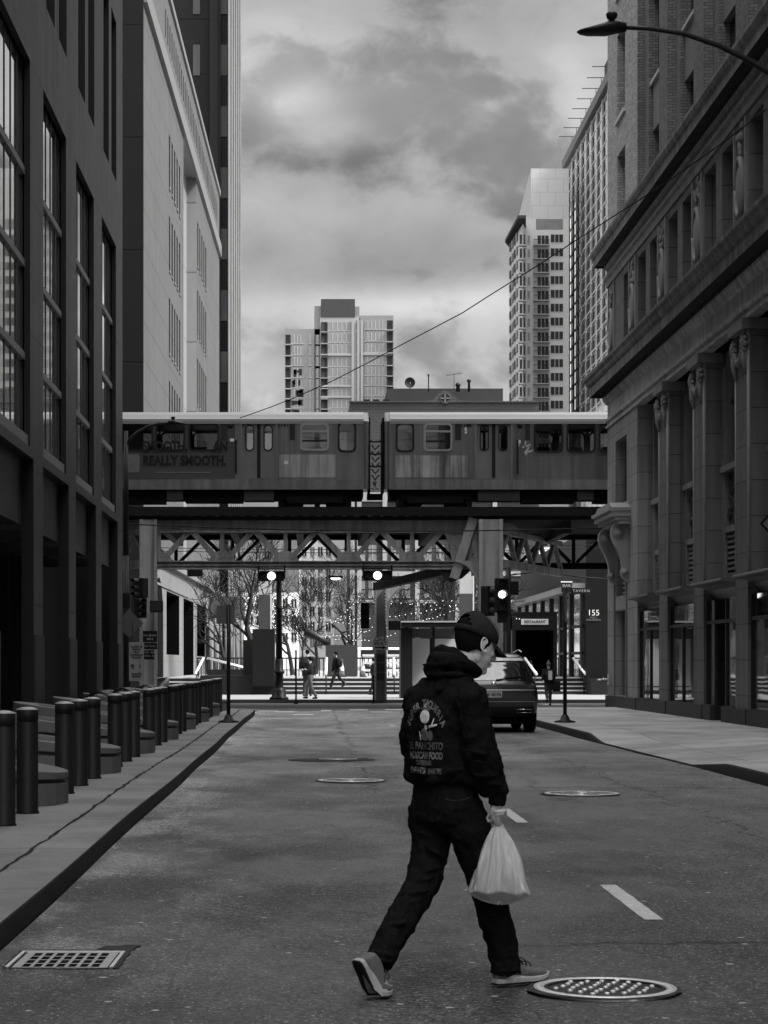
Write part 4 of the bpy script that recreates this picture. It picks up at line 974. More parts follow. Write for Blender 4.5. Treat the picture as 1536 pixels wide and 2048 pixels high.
# windows between truss and street (visible under the girder)
for (x, w_) in ((718, 26), (742, 0), (770, 0)): pass
for (xc) in (722, 745, 790, 812, 855, 880, 960, 1010, 1050):
    for (ya, yb) in ((1162, 1196), (1090, 1122), (1020, 1052)):
        o = facewin(T2, PX(xc-8, Z2), PX(xc+8, Z2), PZ(yb, Z2), PZ(ya, Z2), Z2-.02, M_WG, frame=M_B2L, nx=2)
        MB().box(PX(xc-8, Z2)+.0, PX(xc+8, Z2), Z2-.1, Z2-.03, PZ((ya+yb)/2+1, Z2), PZ((ya+yb)/2-1, Z2)).build('meeting_rail', M_DKM, o)
for (ya, yb) in ((985, 1003), (1200, 1206), (1143, 1152)): MB().box(PX(700, Z2), PX(1078, Z2), Z2-.25, Z2, PZ(yb, Z2), PZ(ya, Z2)).build('stone_band', M_B2L, T2)
for x in (700, 714, 765, 830, 910, 985): MB().box(PX(x, Z2), PX(x+9, Z2), Z2-.3, Z2, .8, PZ(985, Z2)).build('stone_pier', M_B2L, T2)
# roof gear
def rooft(name, label, cat, x, y, Z=205.): return thing(name, label, cat, (PX(x, Z), Z, PZ(y, Z)))
t = rooft('satellite_dish', 'round satellite dish on the old brick building\'s roof', 'satellite dish', 820, 776)
m_ = MB(); prof = [(.001, .12), (.2, .10), (.38, .04), (.47, -.02)]; m_.lathe(prof, (0, 0, .52), 24, axis='y', cap=False); m_.lathe([(.42, -.03), (.49, -.03), (.49, .03), (.42, .03)], (0,0,.52), 24, axis='y', cap=False); m_.build('reflector', M_DKM, t)
MB().tube([(0, .1, -.1), (0, .1, .5)], .04, 6).build('mast', M_DKM, t); MB().tube([(0, -.02, .1), (0, -.35, .5)], .02, 6).build('feed_arm', M_B2L, t)
t = rooft('roof_antenna', 'spindly television antenna on the brick building\'s roof', 'antenna', 908, 776)
MB().tube([(0,0,-.2),(0,0,1.4)], .03, 6).build('mast', M_DKM, t); m_ = MB(); m_.beam((-.7, 0, 1.15), (.7, 0, 1.4), .03, .03)
for i in range(6): f_ = -.6+i*.24; m_.beam((f_-.1, -.35, 1.18+.17*(f_+.7)/1.4+.05), (f_+.1, .35, 1.18+.17*(f_+.7)/1.4), .025, .025)
m_.build('elements', M_DKM, t)
t = rooft('roof_chimney', 'thin capped flue on the brick building\'s roof, right of the antenna', 'chimney', 938, 779); MB().lathe([(.13, -.2), (.11, .6), (.13, .62), (.13, .7), (.2, .72), (.2, .9), (.14, .95)], (0,0,0), 12).build('flue', M_DKM, t)
t = rooft('roof_vent', 'squat mushroom vent on the brick building\'s roof beside the antenna', 'vent', 916, 779); MB().lathe([(.2, -.2), (.17, .3), (.26, .32), (.22, .55), (.08, .66)], (0,0,0), 12).build('cowl', M_DKM, t)
t = rooft('roof_pipe', 'single thin vent pipe between dish and gable on the brick building\'s roof', 'pipe', 857, 779); MB().lathe([(.05, -.2), (.05, 1.2), (.09, 1.22), (.09, 1.45)], (0,0,0), 8).build('pipe', M_DKM, t)
for x in (733, 752, 772):
    t = rooft('roof_curb_vent', 'low box vent on the parapet left of the brick gable, %s of three' % {733: 'first', 752: 'second', 772: 'third'}[x], 'vent', x, 803, 201.); MB().box(-.28, .28, -.2, .2, -.3, .12).build('box', M_DKM, t); MB().box(-.33, .33, -.24, .24, .12, .17).build('lid', M_DKM, t)

# bright office facade behind the trees, left of the brick building
Z5 = 230.
T5 = thing('white_office_building', 'bright white office building with rows of dark windows behind the bare trees', 'building', (0, 0, 0))
fb(598, 700, 1022, Z5, 20).build('facade', mat('white_facade', .80, .7, var=.1, vs=.2), T5)
for j in range(9):
    for i in range(6):
        x = 604+i*16; y = 1034+j*30
        o = facewin(T5, PX(x, Z5), PX(x+9, Z5), PZ(y+20, Z5), PZ(y, Z5), Z5-.02, M_WD if (i+j) % 3 else M_WG, frame=M_FRL, nx=2)
fb(668, 694, 1010, Z5-8, 8).build('corner_pavilion', mat('pavilion_stone', .45, .7), T5)
T6 = thing('long_low_building', 'long low pale building across the plaza behind the left trees', 'building', (0, 0, 0))
Z6 = 290.
fb(400, 600, 1185, Z6, 20).build('facade', mat('pale_far_facade', .75, .7, var=.15, vs=.2), T6)
for i in range(11):
    x = 408+i*17.5
    for y in (1198, 1232, 1266): facewin(T6, PX(x, Z6), PX(x+10, Z6), PZ(y+20, Z6), PZ(y, Z6), Z6-.02, M_WD, frame=M_FRL, nx=2)
T8 = thing('grey_midrise', 'grey concrete mid-rise behind the right-hand trees', 'building', (0, 0, 0)); Z8 = 260.
fb(930, 1230, 1095, Z8, 20).build('facade', mat('midrise_concrete', .62, .7, var=.15, vs=.2), T8)
for i in range(15):
    for y in (1110, 1145, 1180, 1215): facewin(T8, PX(938+i*19, Z8), PX(949+i*19, Z8), PZ(y+20, Z8), PZ(y, Z8), Z8-.02, M_WG, frame=M_FRL, nx=2)
# ---- dark modern corner building behind the terracotta one (155)
T7 = thing('dark_corner_building', 'dark stone corner building numbered 155 with glazed shop wall, across the side street', 'building', (0, 0, 0))
Z7 = 97.; x7 = PX(1172, Z7)
M_D7 = mat('dark_polished_stone', .012, .4, var=.2, vs=.5, grid=(1.2, .62), offset=0, mortar=.012, mv=.5)
MB().box(x7, x7+14, Z7, Z7+30, .6, PZ(1064, Z7)).build('stone_front', M_D7, T7)
mb = MB(); mb.box(x7+.02, x7+12, Z7+30, Z7+45, .6, 5.0); mb.build('rear', BLACK, T7)
MB().box(x7-.5, x7, Z7+.3, Z7+36, 4.75, 5.05).build('canopy', mat('canopy_fascia', .3, .5), T7)
wall = MB()
for i in range(8): y = Z7+.6+i*4.2; wall.box(x7-.14, x7, y, y+.55, .87, 4.75)
for z in (1.9, 3.1): wall.box(x7-.1, x7, Z7+.6, Z7+34, z, z+.12)
wall.build('shopfront_frame', mat('shopfront_dark', .03, .4), T7)
for i in range(8): MB().box(x7-.04, x7-.02, Z7+1.15+i*4.2, Z7+4.8+i*4.2, .87, 4.75).build('shopfront_pane', glass_dark('shop_pane_b', .06, .05, 1.), T7)
M_LET = mat('pale_lettering', .75, .5, var=.1)
text('155', .36, M_LET, T7, (PX(1187, Z7), Z7-.02, PZ(1226, Z7)), name='number')
text('WEST', .12, mat('grey_lettering', .18, .5), T7, (PX(1187, Z7), Z7-.02, PZ(1235.5, Z7)), name='address_line')
text('VAN BUREN', .12, MATS['grey_lettering'], T7, (PX(1187, Z7), Z7-.02, PZ(1240, Z7)), name='address_line')
# restaurant porch
t = thing('restaurant_porch', 'black porch with a white sign reading RESTAURANT above its dark doorway', 'porch', (PX(1068, 101), 101, .87))
pw = 1.03
m_ = MB(); m_.box(-pw, -pw+.16, -.3, 3, 0, 2.9); m_.box(pw-.16, pw, -.3, 3, 0, 2.9); m_.box(-pw, pw, -.32, 3, 2.15, 2.9); m_.build('frame', M_BLKM, t); MB().box(-pw+.16, pw-.16, 2.6, 2.9, 0, 2.15).build('door', BLACK, t)
MB().box(-.62, .62, -.37, -.33, 2.40, 2.66).build('sign_board', mat('sign_white', .62, .5, var=.1), t); text('RESTAURANT', .185, BLACK, t, (0, -.385, 2.525), name='sign_lettering', sx=.86, offset=.003)
MB().box(-pw-.05, pw+.05, -.36, 3, 2.9, 2.98).build('roof', M_BLKM, t)
t = thing('hanging_sign', 'small black hanging sign with pale edge reading BAR beside the tavern sign', 'sign', (PX(1133, 94), 94, PZ(1165, 94)))
MB().box(-.22, .22, -.06, .06, -.42, 0).build('board', M_BLKM, t); MB().box(-.24, .24, -.07, .07, 0, .05).build('cap', M_LET, t); text('BAR', .2, mat('sign_cream', .35, .5), t, (0, -.065, -.14)); MB().beam((.2, 0, .1), (.62, 0, .1), .04, .04).build('bracket', M_BLKM, t)
t = thing('tavern_sign', 'long black blade sign with pale letters reading TAVERN', 'sign', (PX(1162, 94), 94, PZ(1182, 94)))
MB().box(-.43, .43, -.06, .06, -.13, .13).build('board', M_BLKM, t); text('TAVERN', .16, MATS['sign_cream'], t, (0, -.065, 0), spacing=1.3); MB().beam((.4, 0, 0), (.75, 0, 0), .04, .04).build('bracket', M_BLKM, t)
# ================================================================= elevated railway
V_ = thing('elevated_railway', 'riveted steel elevated railway of lattice girders crossing the end of the street', 'railway bridge', (0, 0, 0))
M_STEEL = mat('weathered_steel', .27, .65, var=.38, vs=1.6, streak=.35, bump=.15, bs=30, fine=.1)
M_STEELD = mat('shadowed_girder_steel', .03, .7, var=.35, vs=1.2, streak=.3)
M_STEELP = mat('painted_column_steel', .30, .6, var=.25, vs=1.6, streak=.4, fine=.1)
M_TIE = mat('old_timber_ties', .015, .9, var=.4, vs=3)
ZN, ZF_ = 72.0, 80.2
zt0, zt1 = PZ(1063, ZN), PZ(1041, ZN)      # top chord
zb0, zb1 = PZ(1139, ZN), PZ(1122, ZN)      # bottom chord
step = 126.5*ZN/F
def rivets(mb, x0, x1, z, y, dx=.14, r=.022):
    n = int(abs(x1-x0)/dx)
    for i in range(n+1):
        x = x0+(x1-x0)*i/max(1, n); mb.add([(x-r,y,z-r),(x+r,y,z-r),(x+r,y,z+r),(x-r,y,z+r),(x,y-.02,z)], [(0,1,4),(1,2,4),(2,3,4),(3,0,4)])
LV = (zt0, zt1, zb0, zb1)
def truss(xa, xb, Y, x_off, m, name, rv=True, lv=None):
    mb = MB(); zt0, zt1, zb0, zb1 = lv or LV; t1 = zt1
    mb.box(xa, xb, Y-.06, Y+.06, zt0, t1); mb.box(xa, xb, Y-.2, Y+.2, zt0-.03, zt0+.02); mb.box(xa, xb, Y-.2, Y+.2, zb1-.03, zb1)
    mb.box(xa, xb, Y-.05, Y+.05, zb0, zb1); mb.box(xa, xb, Y-.16, Y+.16, zb0, zb0+.05); mb.box(xa, xb, Y-.14, Y+.14, (zb0+zb1)/2-.02, (zb0+zb1)/2+.02)
    if rv: rivets(mb, xa, xb, zt0+.06, Y-.06); rivets(mb, xa, xb, zb1-.07, Y-.05)
    ch = mb.build(name+'_chords', m, V_)
    x = x_off
    while x < xb+.3:
        if x > xa-.3:
            for s_ in (-1, 1):
                xt = x+s_*step/2
                if xa-.2 < xt < xb+.2:
                    wd = (.12 if lv else .17) if s_ > 0 else (.13 if lv else .19)
                    MB().beam((x+s_*.12, Y-.03 if s_ < 0 else Y+.03, zb1+.02), (xt-s_*.06, Y-.03 if s_ < 0 else Y+.03, zt0-.0), wd, .16, (0,1,0)).build('diagonal', m, V_)
            MB().box(x-.065, x+.065, Y-.05, Y+.05, zb1, zt0).build('vertical', m, V_)
            if lv: x += step; continue
            mb = MB(); mb.extrude([(x-.44, zb1), (x+.44, zb1), (x+.34, zb1+.22), (x+.12, zb1+.32), (x-.12, zb1+.32), (x-.34, zb1+.22)], 'y', Y-.10, Y-.065)
            rivets(mb, x-.34, x+.34, zb1+.12, Y-.10, .11); rivets(mb, x-.25, x+.25, zb1+.26, Y-.10, .11); mb.build('gusset', m, V_)
            mb = MB(); xt = x+step/2; mb.extrude([(xt-.42, zt0+.02), (xt-.12, zt0+.28), (xt+.12, zt0+.28), (xt+.42, zt0+.02)], 'y', Y-.10, Y-.065); mb.build('gusset', m, V_)
        x += step
xL, xR = PX(313, ZN), PX(945, ZN)
truss(xL, xR, ZN, PX(318, ZN), M_STEEL, 'near_girder')
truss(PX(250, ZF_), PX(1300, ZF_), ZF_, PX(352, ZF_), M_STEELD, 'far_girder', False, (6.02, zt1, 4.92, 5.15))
# right span: the girder swings back from the column towards the far side
def rake(pa, pb, n, m):
    pa, pb = Vector(pa), Vector(pb); mb = MB()
    up = Vector((0,0,1)); H = zt0-zb1
    mb.beam(pa+up*(zt0-.0), pb+up*(zt0-.0), .14, .18); mb.beam(pa+up*(zb1-.08), pb+up*(zb1-.08), .14, .26); mb.build('skew_girder_chords', m, V_)
    for i in range(n):
        a = pa.lerp(pb, i/n); b = pa.lerp(pb, (i+.5)/n); c = pa.lerp(pb, (i+1)/n)
        MB().beam(a+up*zb1, b+up*zt0, .15, .13).build('diagonal', m, V_); MB().beam(b+up*zt0, c+up*zb1, .15, .11).build('diagonal', m, V_)
rake((PX(998, 71.6), 71.6, 0), (PX(1122, 79.6), 79.6, 0), 4, M_STEELP)
rake((PX(306, 71.6)-.2, 71.6, 0), (PX(225, 79.6)-1.2, 79.6, 0), 3, M_STEEL)
# cross beams and deck
for i in range(9):
    x = xL+.3+i*step*1.06
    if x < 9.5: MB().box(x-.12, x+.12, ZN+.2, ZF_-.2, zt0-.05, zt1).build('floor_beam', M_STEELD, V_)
mb = MB(); mb.box(-60, 60, ZN-.35, ZF_+1.2, zt1, zt1+.12); mb.build('deck', M_TIE, V_)
tie = MB(); zk = zt1+.12
for i in range(-40, 80): tie.box(i*.42, i*.42+.22, ZN-.55, ZN+3.2 if False else ZF_+1.0, zk, zk+.17)
tie.build('ties', M_TIE, V_)
mb = MB(); mb.box(-60, 60, ZN-.62, ZN-.5, zk+.0, PZ(1021, ZN)); mb.box(-60, 60, ZN-.45, ZN-.3, zk+.17, zk+.30); mb.box(-60, 60, ZF_+.9, ZF_+1.05, zk, zk+.33); mb.build('guard_timbers', M_TIE, V_)
ZT = 75.0                                   # near face of the train
zr = PZ(1017, ZT)-.02
for y in (ZT+.65, ZT+2.08): MB().box(-60, 60, y-.04, y+.04, zk+.17, zr).build('rail', mat('running_rail', .2, .35, metal=.7, var=.3), V_)
# plate girder end, big gusset and the raking end post of the near girder
mb = MB(); mb.extrude([(PX(886, ZN), zt0+.0), (PX(900, ZN), zt0-.45), (PX(903, ZN), zb1), (xR, zb1), (xR, zt0)], 'y', ZN-.09, ZN-.03)
for q in range(5): rivets(mb, PX(895, ZN), xR-.1, zt0-.1-q*.12, ZN-.09, .09)
mb.build('end_plate', M_STEEL, V_)
MB().beam((PX(908, ZN-.3), ZN-.3, PZ(1158, ZN)), (PX(946, ZN-.3), ZN-.3, PZ(1038, ZN)), .30, .28, (0,1,0)).build('raking_strut', M_STEEL, V_)
mb = MB(); mb.extrude([(PX(880, ZN), zb0+.02), (xR, zb0+.02), (PX(925, ZN), zb0-.28), (PX(902, ZN), zb0-.42), (PX(890, ZN), zb0-.36)], 'y', ZN-.02, ZN+.3); mb.build('bearing_bracket', M_STEELD, V_)
def column(x, Y, w, ztop, m, z0=.13, cap=True):
    mb = MB(); mb.box(x-w*.5, x-w*.34, Y-.2, Y+.2, z0, ztop); mb.box(x+w*.34, x+w*.5, Y-.2, Y+.2, z0, ztop); mb.box(x-w*.34, x+w*.34, Y-.06, Y+.06, z0, ztop)
    n = int((ztop-z0)/.13)
    for i in range(n):
        z = z0+.1+i*.13
        for xx in (x-w*.42, x+w*.42): mb.add([(xx-.02,Y-.2,z-.02),(xx+.02,Y-.2,z-.02),(xx+.02,Y-.2,z+.02),(xx-.02,Y-.2,z+.02),(xx,Y-.22,z)], [(0,1,4),(1,2,4),(2,3,4),(3,0,4)])
    return mb.build('column', m, V_)
column(PX(297, 71.6), 71.6, .56, zt1, M_STEELP); column(PX(954, 72), 72.1, .34, zt0+.3, M_STEELP, zb0-.2)
column(PX(981, 71.5), 71.5, .78, zt1-.0, M_STEELP)
mb = MB(); mb.box(PX(981, 71.5)-.55, PX(981, 71.5)+.55, 71.1, 71.9, .0, .45); mb.build('column_base', mat('concrete_base', .2, .8), V_)
# far column with its long tapering cross-girder
c2x = PX(761, 82.3)
column(c2x, 82.3, .46, PZ(1176, 82.3), M_STEEL)
pa = Vector((PX(752, 82), 82, 0)); pb = Vector((PX(972, 71.9), 71.9, 0))
mb = MB(); q = [(pa, PZ(1178, 82), PZ(1166, 82)), (pb, PZ(1131, 71.9), PZ(1112, 71.9))]
off = Vector((.12, .06, 0)); vs = []
for (p, z0, z1) in q:
    for o_ in (-off, off):
        for z in (z0, z1): vs.append((p.x+o_.x, p.y+o_.y, z))
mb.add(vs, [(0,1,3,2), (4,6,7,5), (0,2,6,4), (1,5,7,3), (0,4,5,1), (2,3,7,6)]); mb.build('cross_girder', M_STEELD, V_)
mb = MB(); mb.beam(pa+Vector((0,0,PZ(1179,82))), pb+Vector((0,0,PZ(1132,71.9))), .3, .05); mb.build('girder_flange', M_STEELD, V_)
# curved knee brackets
def knee(x, Y, z0, r, s, m, w=.3):
    mb = MB(); n = 12; pts = [(x+s*r*(1-math.cos(PI/2*i/n)), z0+r*1.6*math.sin(PI/2*i/n)) for i in range(n+1)]
    poly = pts+[(x, z0+r*1.6)]
    mb.extrude([(a, b) for a, b in poly], 'y', Y-.03, Y+.03)
    for i in range(n): mb.beam((pts[i][0], Y, pts[i][1]), (pts[i+1][0], Y, pts[i+1][1]), .34, .06, (0,0,1) if i > n/2 else (1,0,0))
    mb.build('knee_bracket', m, V_)
knee(c2x+.26, 82.3, PZ(1235, 82.3), .72, 1, M_STEELP); knee(PX(966, 71.6), 71.6, PZ(1215, 71.6), .95, -1, M_STEELP)
# ================================================================= train
M_CAR = mat('brushed_car_side', .13, .34, metal=.75, spec=.5, var=.3, vs=.9, streak=.25, fine=.05)
M_CARP = mat('car_side_bright_panel', .24, .32, metal=.7, var=.35, vs=1.2, streak=.45)
M_CARR = mat('car_roof', .17, .4, spec=.5, var=.08, vs=1)
M_CARU = mat('underframe_black', .006, .8, var=.3)
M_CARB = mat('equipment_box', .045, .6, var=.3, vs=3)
M_RUB = mat('window_rubber', .010, .6)
M_WFR = mat('bright_window_frame', .24, .35, metal=.6)
M_CGL = glass_clear('car_glass', .62)
zs0, zs1 = PZ(978, ZT), PZ(845, ZT); zsill = PZ(958, ZT); zcr = PZ(821, ZT)
WD = 2.75
def T(x): return PX(x, ZT)
def rrect(x0, x1, z0, z1, r, n=5):
    out = []
    for (cx, cz, a0) in ((x1-r, z1-r, 0), (x0+r, z1-r, 90), (x0+r, z0+r, 180), (x1-r, z0+r, 270)):
        for i in range(n+1): a = R(a0+90*i/n); out.append((cx+r*math.cos(a), cz+r*math.sin(a)))
    return out
def wframe(par, x0, x1, z0, z1, y, m, wth=.07, r=.14, proud=.03, name='window', pane=True, bars=()):
    """rounded frame ring + pane (sub-part)"""
    a = rrect(x0-wth*.2, x1+wth*.2, z0-wth*.2, z1+wth*.2, r+wth*.2); b = rrect(x0+wth, x1-wth, z0+wth, z1-wth, max(.03, r-wth*.5)); n = len(a); mb = MB()
    vs = [(x, y-proud, z) for x, z in a]+[(x, y-proud, z) for x, z in b]+[(x, y+.04, z) for x, z in a]+[(x, y+.04, z) for x, z in b]
    fs = []
    for i in range(n): j = (i+1) % n; fs += [(i, j, n+j, n+i), (n+i, n+j, 3*n+j, 3*n+i), (i, 2*n+i, 2*n+j, j), (2*n+i, 3*n+i, 3*n+j, 2*n+j)]
    mb.add(vs, fs)
    for zb in bars: mb.box(x0, x1, y-proud+.001, y+.02, zb-.035, zb+.035)
    o = mb.build(name, m, par)
    if pane: MB().box(x0+.01, x1-.01, y+.0, y+.012, z0+.01, z1-.01).build('pane', M_CGL, o)
    return o
def corner_fill(mb, x0, x1, z0, z1, r, y0, y1, n=5):
    """fills the corners of a square opening so that it reads as rounded"""
    for (cx, cz, a0, px, pz) in ((x1-r, z1-r, 0, x1, z1), (x0+r, z1-r, 90, x0, z1), (x0+r, z0+r, 180, x0, z0), (x1-r, z0+r, 270, x1, z0)):
        pts = [(cx+r*math.cos(R(a0+90*i/n)), cz+r*math.sin(R(a0+90*i/n))) for i in range(n+1)]; mb.extrude([(px, pz)]+pts, 'y', y0, y1)
def make_car(name, label, xa, xb, wins, framed, doors, capside, number, numx, extras):
    t = thing(name, label, 'train car', (0, 0, 0), 0, 'cars of the elevated train')
    holes = [(a, b, c, d) for (a, b, c, d) in wins+framed]+[(a, b, PZ(956, ZT), PZ(848, ZT)) for (a, b) in doors]
    mb = MB(); holed(mb, (0, ZT, 0), (1,0,0), Vector((0,0,1)), (0,-1,0), xa, xb, zs0, zs1, holes, .07)
    for (a, b, c, d) in wins+framed: corner_fill(mb, a, b, c, d, .15, ZT+.001, ZT+.06)
    holed(mb, (0, ZT+WD, 0), (1,0,0), Vector((0,0,1)), (0,1,0), xa, xb, zs0, zs1, holes, .07)
    mb.quad((xa, ZT, zs0), (xa, ZT+WD, zs0), (xa, ZT+WD, zs1), (xa, ZT, zs1)); mb.quad((xb, ZT, zs0), (xb, ZT, zs1), (xb, ZT+WD, zs1), (xb, ZT+WD, zs0))
    mb.quad((xa, ZT, zs0), (xb, ZT, zs0), (xb, ZT+WD, zs0), (xa, ZT+WD, zs0))
    mb.build('body', M_CAR, t, recalc=False)
    MB().box(xa, xb, ZT+.07, ZT+WD-.07, zs0+.02, zs0+.30).build('floor', mat('car_floor', .03, .8), t)
    # roof: coved profile
    prof = [(0, zs1), (-.03, zs1+.02), (-.02, zs1+.12), (.05, zs1+.17), (.16, zs1+.29), (.34, zcr-.02), (WD/2, zcr+.03), (WD-.34, zcr-.02), (WD-.16, zs1+.29), (WD+.03, zs1+.02), (WD, zs1)]
    n = len(prof); vs = [(xa+.0, ZT+a, b) for a, b in prof]+[(xb, ZT+a, b) for a, b in prof]
    MB().add(vs, [tuple(range(n))[::-1], tuple(range(n, 2*n))]+[(i, (i+1) % n, n+(i+1) % n, n+i) for i in range(n)]).build('roof', M_CARR, t)
    mb = MB(); mb.box(xa, xb, ZT-.035, ZT-.005, zs1-.045, zs1+.0); mb.build('drip_rail', mat('drip_rail_grey', .2, .5), t)
    MB().box(xa, xb, ZT-.05, ZT+.02, zs0-.02, zsill-.03).build('side_sill', mat('sill_steel', .12, .5, metal=.3, var=.35, vs=3, streak=.3), t)
    MB().box(xa, xb, ZT+.3, ZT+WD-.3, PZ(993, ZT), zs0-.02).build('underframe', M_CARU, t)
    for (a, b, c, d) in wins: wframe(t, a, b, c, d, ZT, M_RUB, .055, .16, .02); wframe(t, a, b, c, d, ZT+WD-.01, M_RUB, .055, .16, .0)
    for (a, b, c, d) in framed:
        o = wframe(t, a, b, c, d, ZT, M_WFR, .055, .13, .045, bars=(d-.27,)); wframe(t, a, b, c, d, ZT+WD-.01, M_WFR, .05, .13, .0)
        MB().box(a+.05, b-.05, ZT-.02, ZT-.005, c+.3, c+.36).build('sash_bar', M_RUB, o)
    for (a, b) in doors:
        mid = (a+b)/2; z0, z1 = PZ(956, ZT), PZ(848, ZT)
        for (p, q) in ((a, mid-.06), (mid+.06, b)):
            w0, w1 = p+(q-p)*.20, q-(q-p)*.20; wz0, wz1 = PZ(901, ZT), PZ(850, ZT)
            mb = MB(); holed(mb, (0, ZT+.05, 0), (1,0,0), Vector((0,0,1)), (0,-1,0), p, q, z0, z1, [(w0, w1, wz0, wz1)], .04); corner_fill(mb, w0, w1, wz0, wz1, .12, ZT+.051, ZT+.085); d_ = mb.build('door', mat('door_leaf', .13, .5, metal=.4, var=.25, vs=1.5), t, recalc=False)
            wframe(d_, w0, w1, wz0, wz1, ZT+.05, M_RUB, .03, .13, .015)
            mb = MB(); holed(mb, (0, ZT+WD-.05, 0), (1,0,0), Vector((0,0,1)), (0,1,0), p, q, z0, z1, [(w0, w1, wz0, wz1)], .04); mb.build('far_door', MATS['door_leaf'], t, recalc=False)
            MB().tube([(mid+(.13 if p > mid-.5 else -.13), ZT+.0, wz0+.02), (mid+(.13 if p > mid-.5 else -.13), ZT+.0, wz0+.02)], .01, 6) if False else None
        MB().box(mid-.06, mid+.06, ZT+.03, ZT+.09, z0, z1).build('door_seal', M_RUB, t)
        mb = MB(); mb.box(a-.07, a, ZT-.025, ZT+.03, z0-.03, z1+.07); mb.box(b, b+.07, ZT-.025, ZT+.03, z0-.03, z1+.07); mb.box(a, b, ZT-.025, ZT+.03, z1, z1+.07); mb.build('door_frame', M_WFR if False else mat('door_frame_grey', .12, .5, metal=.4), t)
    text(number, .19, M_RUB, t, (numx, ZT-.008, PZ(851, ZT)), offset=.004, name='car_number')
    # rounded end cap and vestibule bonnet
    xe = xb if capside > 0 else xa; s_ = capside
    mb = MB(); n = 8
    for i in range(n):
        a0, a1 = PI/2*i/n, PI/2*(i+1)/n; r_ = .2
        mb.quad((xe+s_*r_*math.sin(a0), ZT+r_*(1-math.cos(a0)), zs0), (xe+s_*r_*math.sin(a1), ZT+r_*(1-math.cos(a1)), zs0), (xe+s_*r_*math.sin(a1), ZT+r_*(1-math.cos(a1)), zs1+.05), (xe+s_*r_*math.sin(a0), ZT+r_*(1-math.cos(a0)), zs1+.05))
        mb.quad((xe+s_*r_*math.sin(a0), ZT+r_*(1-math.cos(a0)), zs1+.05), (xe+s_*r_*math.sin(a1), ZT+r_*(1-math.cos(a1)), zs1+.05), (xe+s_*(r_*math.sin(a1))*.86, ZT+.40, zcr-.02), (xe+s_*(r_*math.sin(a0))*.9, ZT+.40, zcr-.02), 1)
    mb.quad((xe+s_*.2, ZT+.2, zs0), (xe+s_*.2, ZT+WD-.2, zs0), (xe+s_*.2, ZT+WD-.2, zs1+.05), (xe+s_*.2, ZT+.2, zs1+.05))
    mb.quad((xe, ZT+.40, zcr-.02), (xe+s_*.18, ZT+.40, zcr-.02), (xe+s_*.18, ZT+WD-.4, zcr-.02), (xe, ZT+WD-.4, zcr-.02), 1)
    mb.build('end_cap', [M_CAR, M_CARR], t, recalc=False)
    MB().box(xe+s_*.195, xe+s_*.24, ZT+.22, ZT+WD-.22, zs0-.1, zs1+.2).build('end_bulkhead', BLACK, t)
    return t
zw0, zw1 = PZ(902, ZT), PZ(847, ZT)
c1 = make_car('train_car', 'left train car with the wrapped advert reading REALLY SMOOTH and number 2747', T(30), T(727),
    [(T(60), T(180), zw0, zw1), (T(196), T(306), zw0, zw1), (T(311), T(370), zw0, zw1), (T(377), T(438), zw0, zw1), (T(676), T(712), PZ(904, ZT), PZ(844, ZT))], [(T(601), T(657), PZ(901, ZT), zw1)], [(T(484), T(551))], 1, '2747', T(566), None)
c2 = make_car('train_car', 'right train car with plain stained metal sides and number 2748', T(780), T(1480),
    [(T(792), T(828), PZ(904, ZT), PZ(846, ZT)), (T(1068), T(1126), PZ(905, ZT), zw1), (T(1133), T(1191), PZ(905, ZT), zw1), (T(1198), T(1256), PZ(905, ZT), zw1), (T(1262), T(1320), PZ(905, ZT), zw1)], [(T(848), T(904), PZ(902, ZT), PZ(847, ZT))], [(T(954), T(1021))], -1, '2748', T(932), None)
def panel(t, x0, x1, y0, y1, m, name, pr=.014):
    return MB().box(T(x0), T(x1), ZT-pr, ZT+.0-.001, PZ(y1, ZT), PZ(y0, ZT)).build(name, m, t)
panel(c1, 558, 671, 909, 955, M_CARP, 'bright_panel'); panel(c2, 790, 938, 911, 955, mat('stained_panel', .24, .35, metal=.65, var=.6, vs=1.1, streak=.75), 'stained_panel', .012)
M_AD = mat('advert_wrap', .05, .6, var=.15, vs=.6)
for (a, b, y0, y1) in ((30, 470, 903, 957), (30, 60, 846, 903), (180, 196, 846, 903), (306, 311, 846, 903), (370, 377, 846, 903), (438, 470, 846, 903)): panel(c1, a, b, y0, y1, M_AD, 'advert_panel', .010)
M_INK = mat('advert_ink', .012, .7)
text('REALLY SMOOTH.', .44, M_INK, c1, (T(369), ZT-.018, PZ(922, ZT)), offset=.022, sx=.80, name='advert_lettering')
text('SMOOTH,', .44, M_INK, c1, (T(330), ZT-.055, PZ(893.5, ZT)), offset=.022, sx=.78, name='advert_lettering')
text('AN', .44, M_INK, c1, (T(441), ZT-.055, PZ(893.5, ZT)), offset=.022, sx=.8, name='advert_lettering')
MB().box(T(310), T(422), ZT-.016, ZT-.011, PZ(945.6, ZT), PZ(944, ZT)).build('advert_small_line', mat('advert_small_print', .14, .6), c1)
m_ = MB(); m_.lathe([(.001, 0), (.24, 0), (.24, .55), (.20, .62), (.001, .62)], (T(265), ZT-.016, PZ(945, ZT)), 14); 
mt = m_.build('advert_jar_print', mat('advert_print_mid', .11, .6, var=.4, vs=5), c1); mt.scale = (1, .02, 1); mt.location = (0, (ZT-.016)*(1-.02), 0)
for t, xs in ((c1, ((470, 474), )), (c2, ((1033, 1037), ))):
    for (a, b) in xs: panel(t, a, b, 880, 948, M_RUB, 'door_pocket_slot', .03)
for t, xs in ((c1, ((442, 455), (579, 590))), (c2, ((910, 922), (1050, 1060)))):
    for (a, b) in xs: panel(t, a, b, 848, 880, mat('destination_sign', .02, .4), 'side_sign', .02)
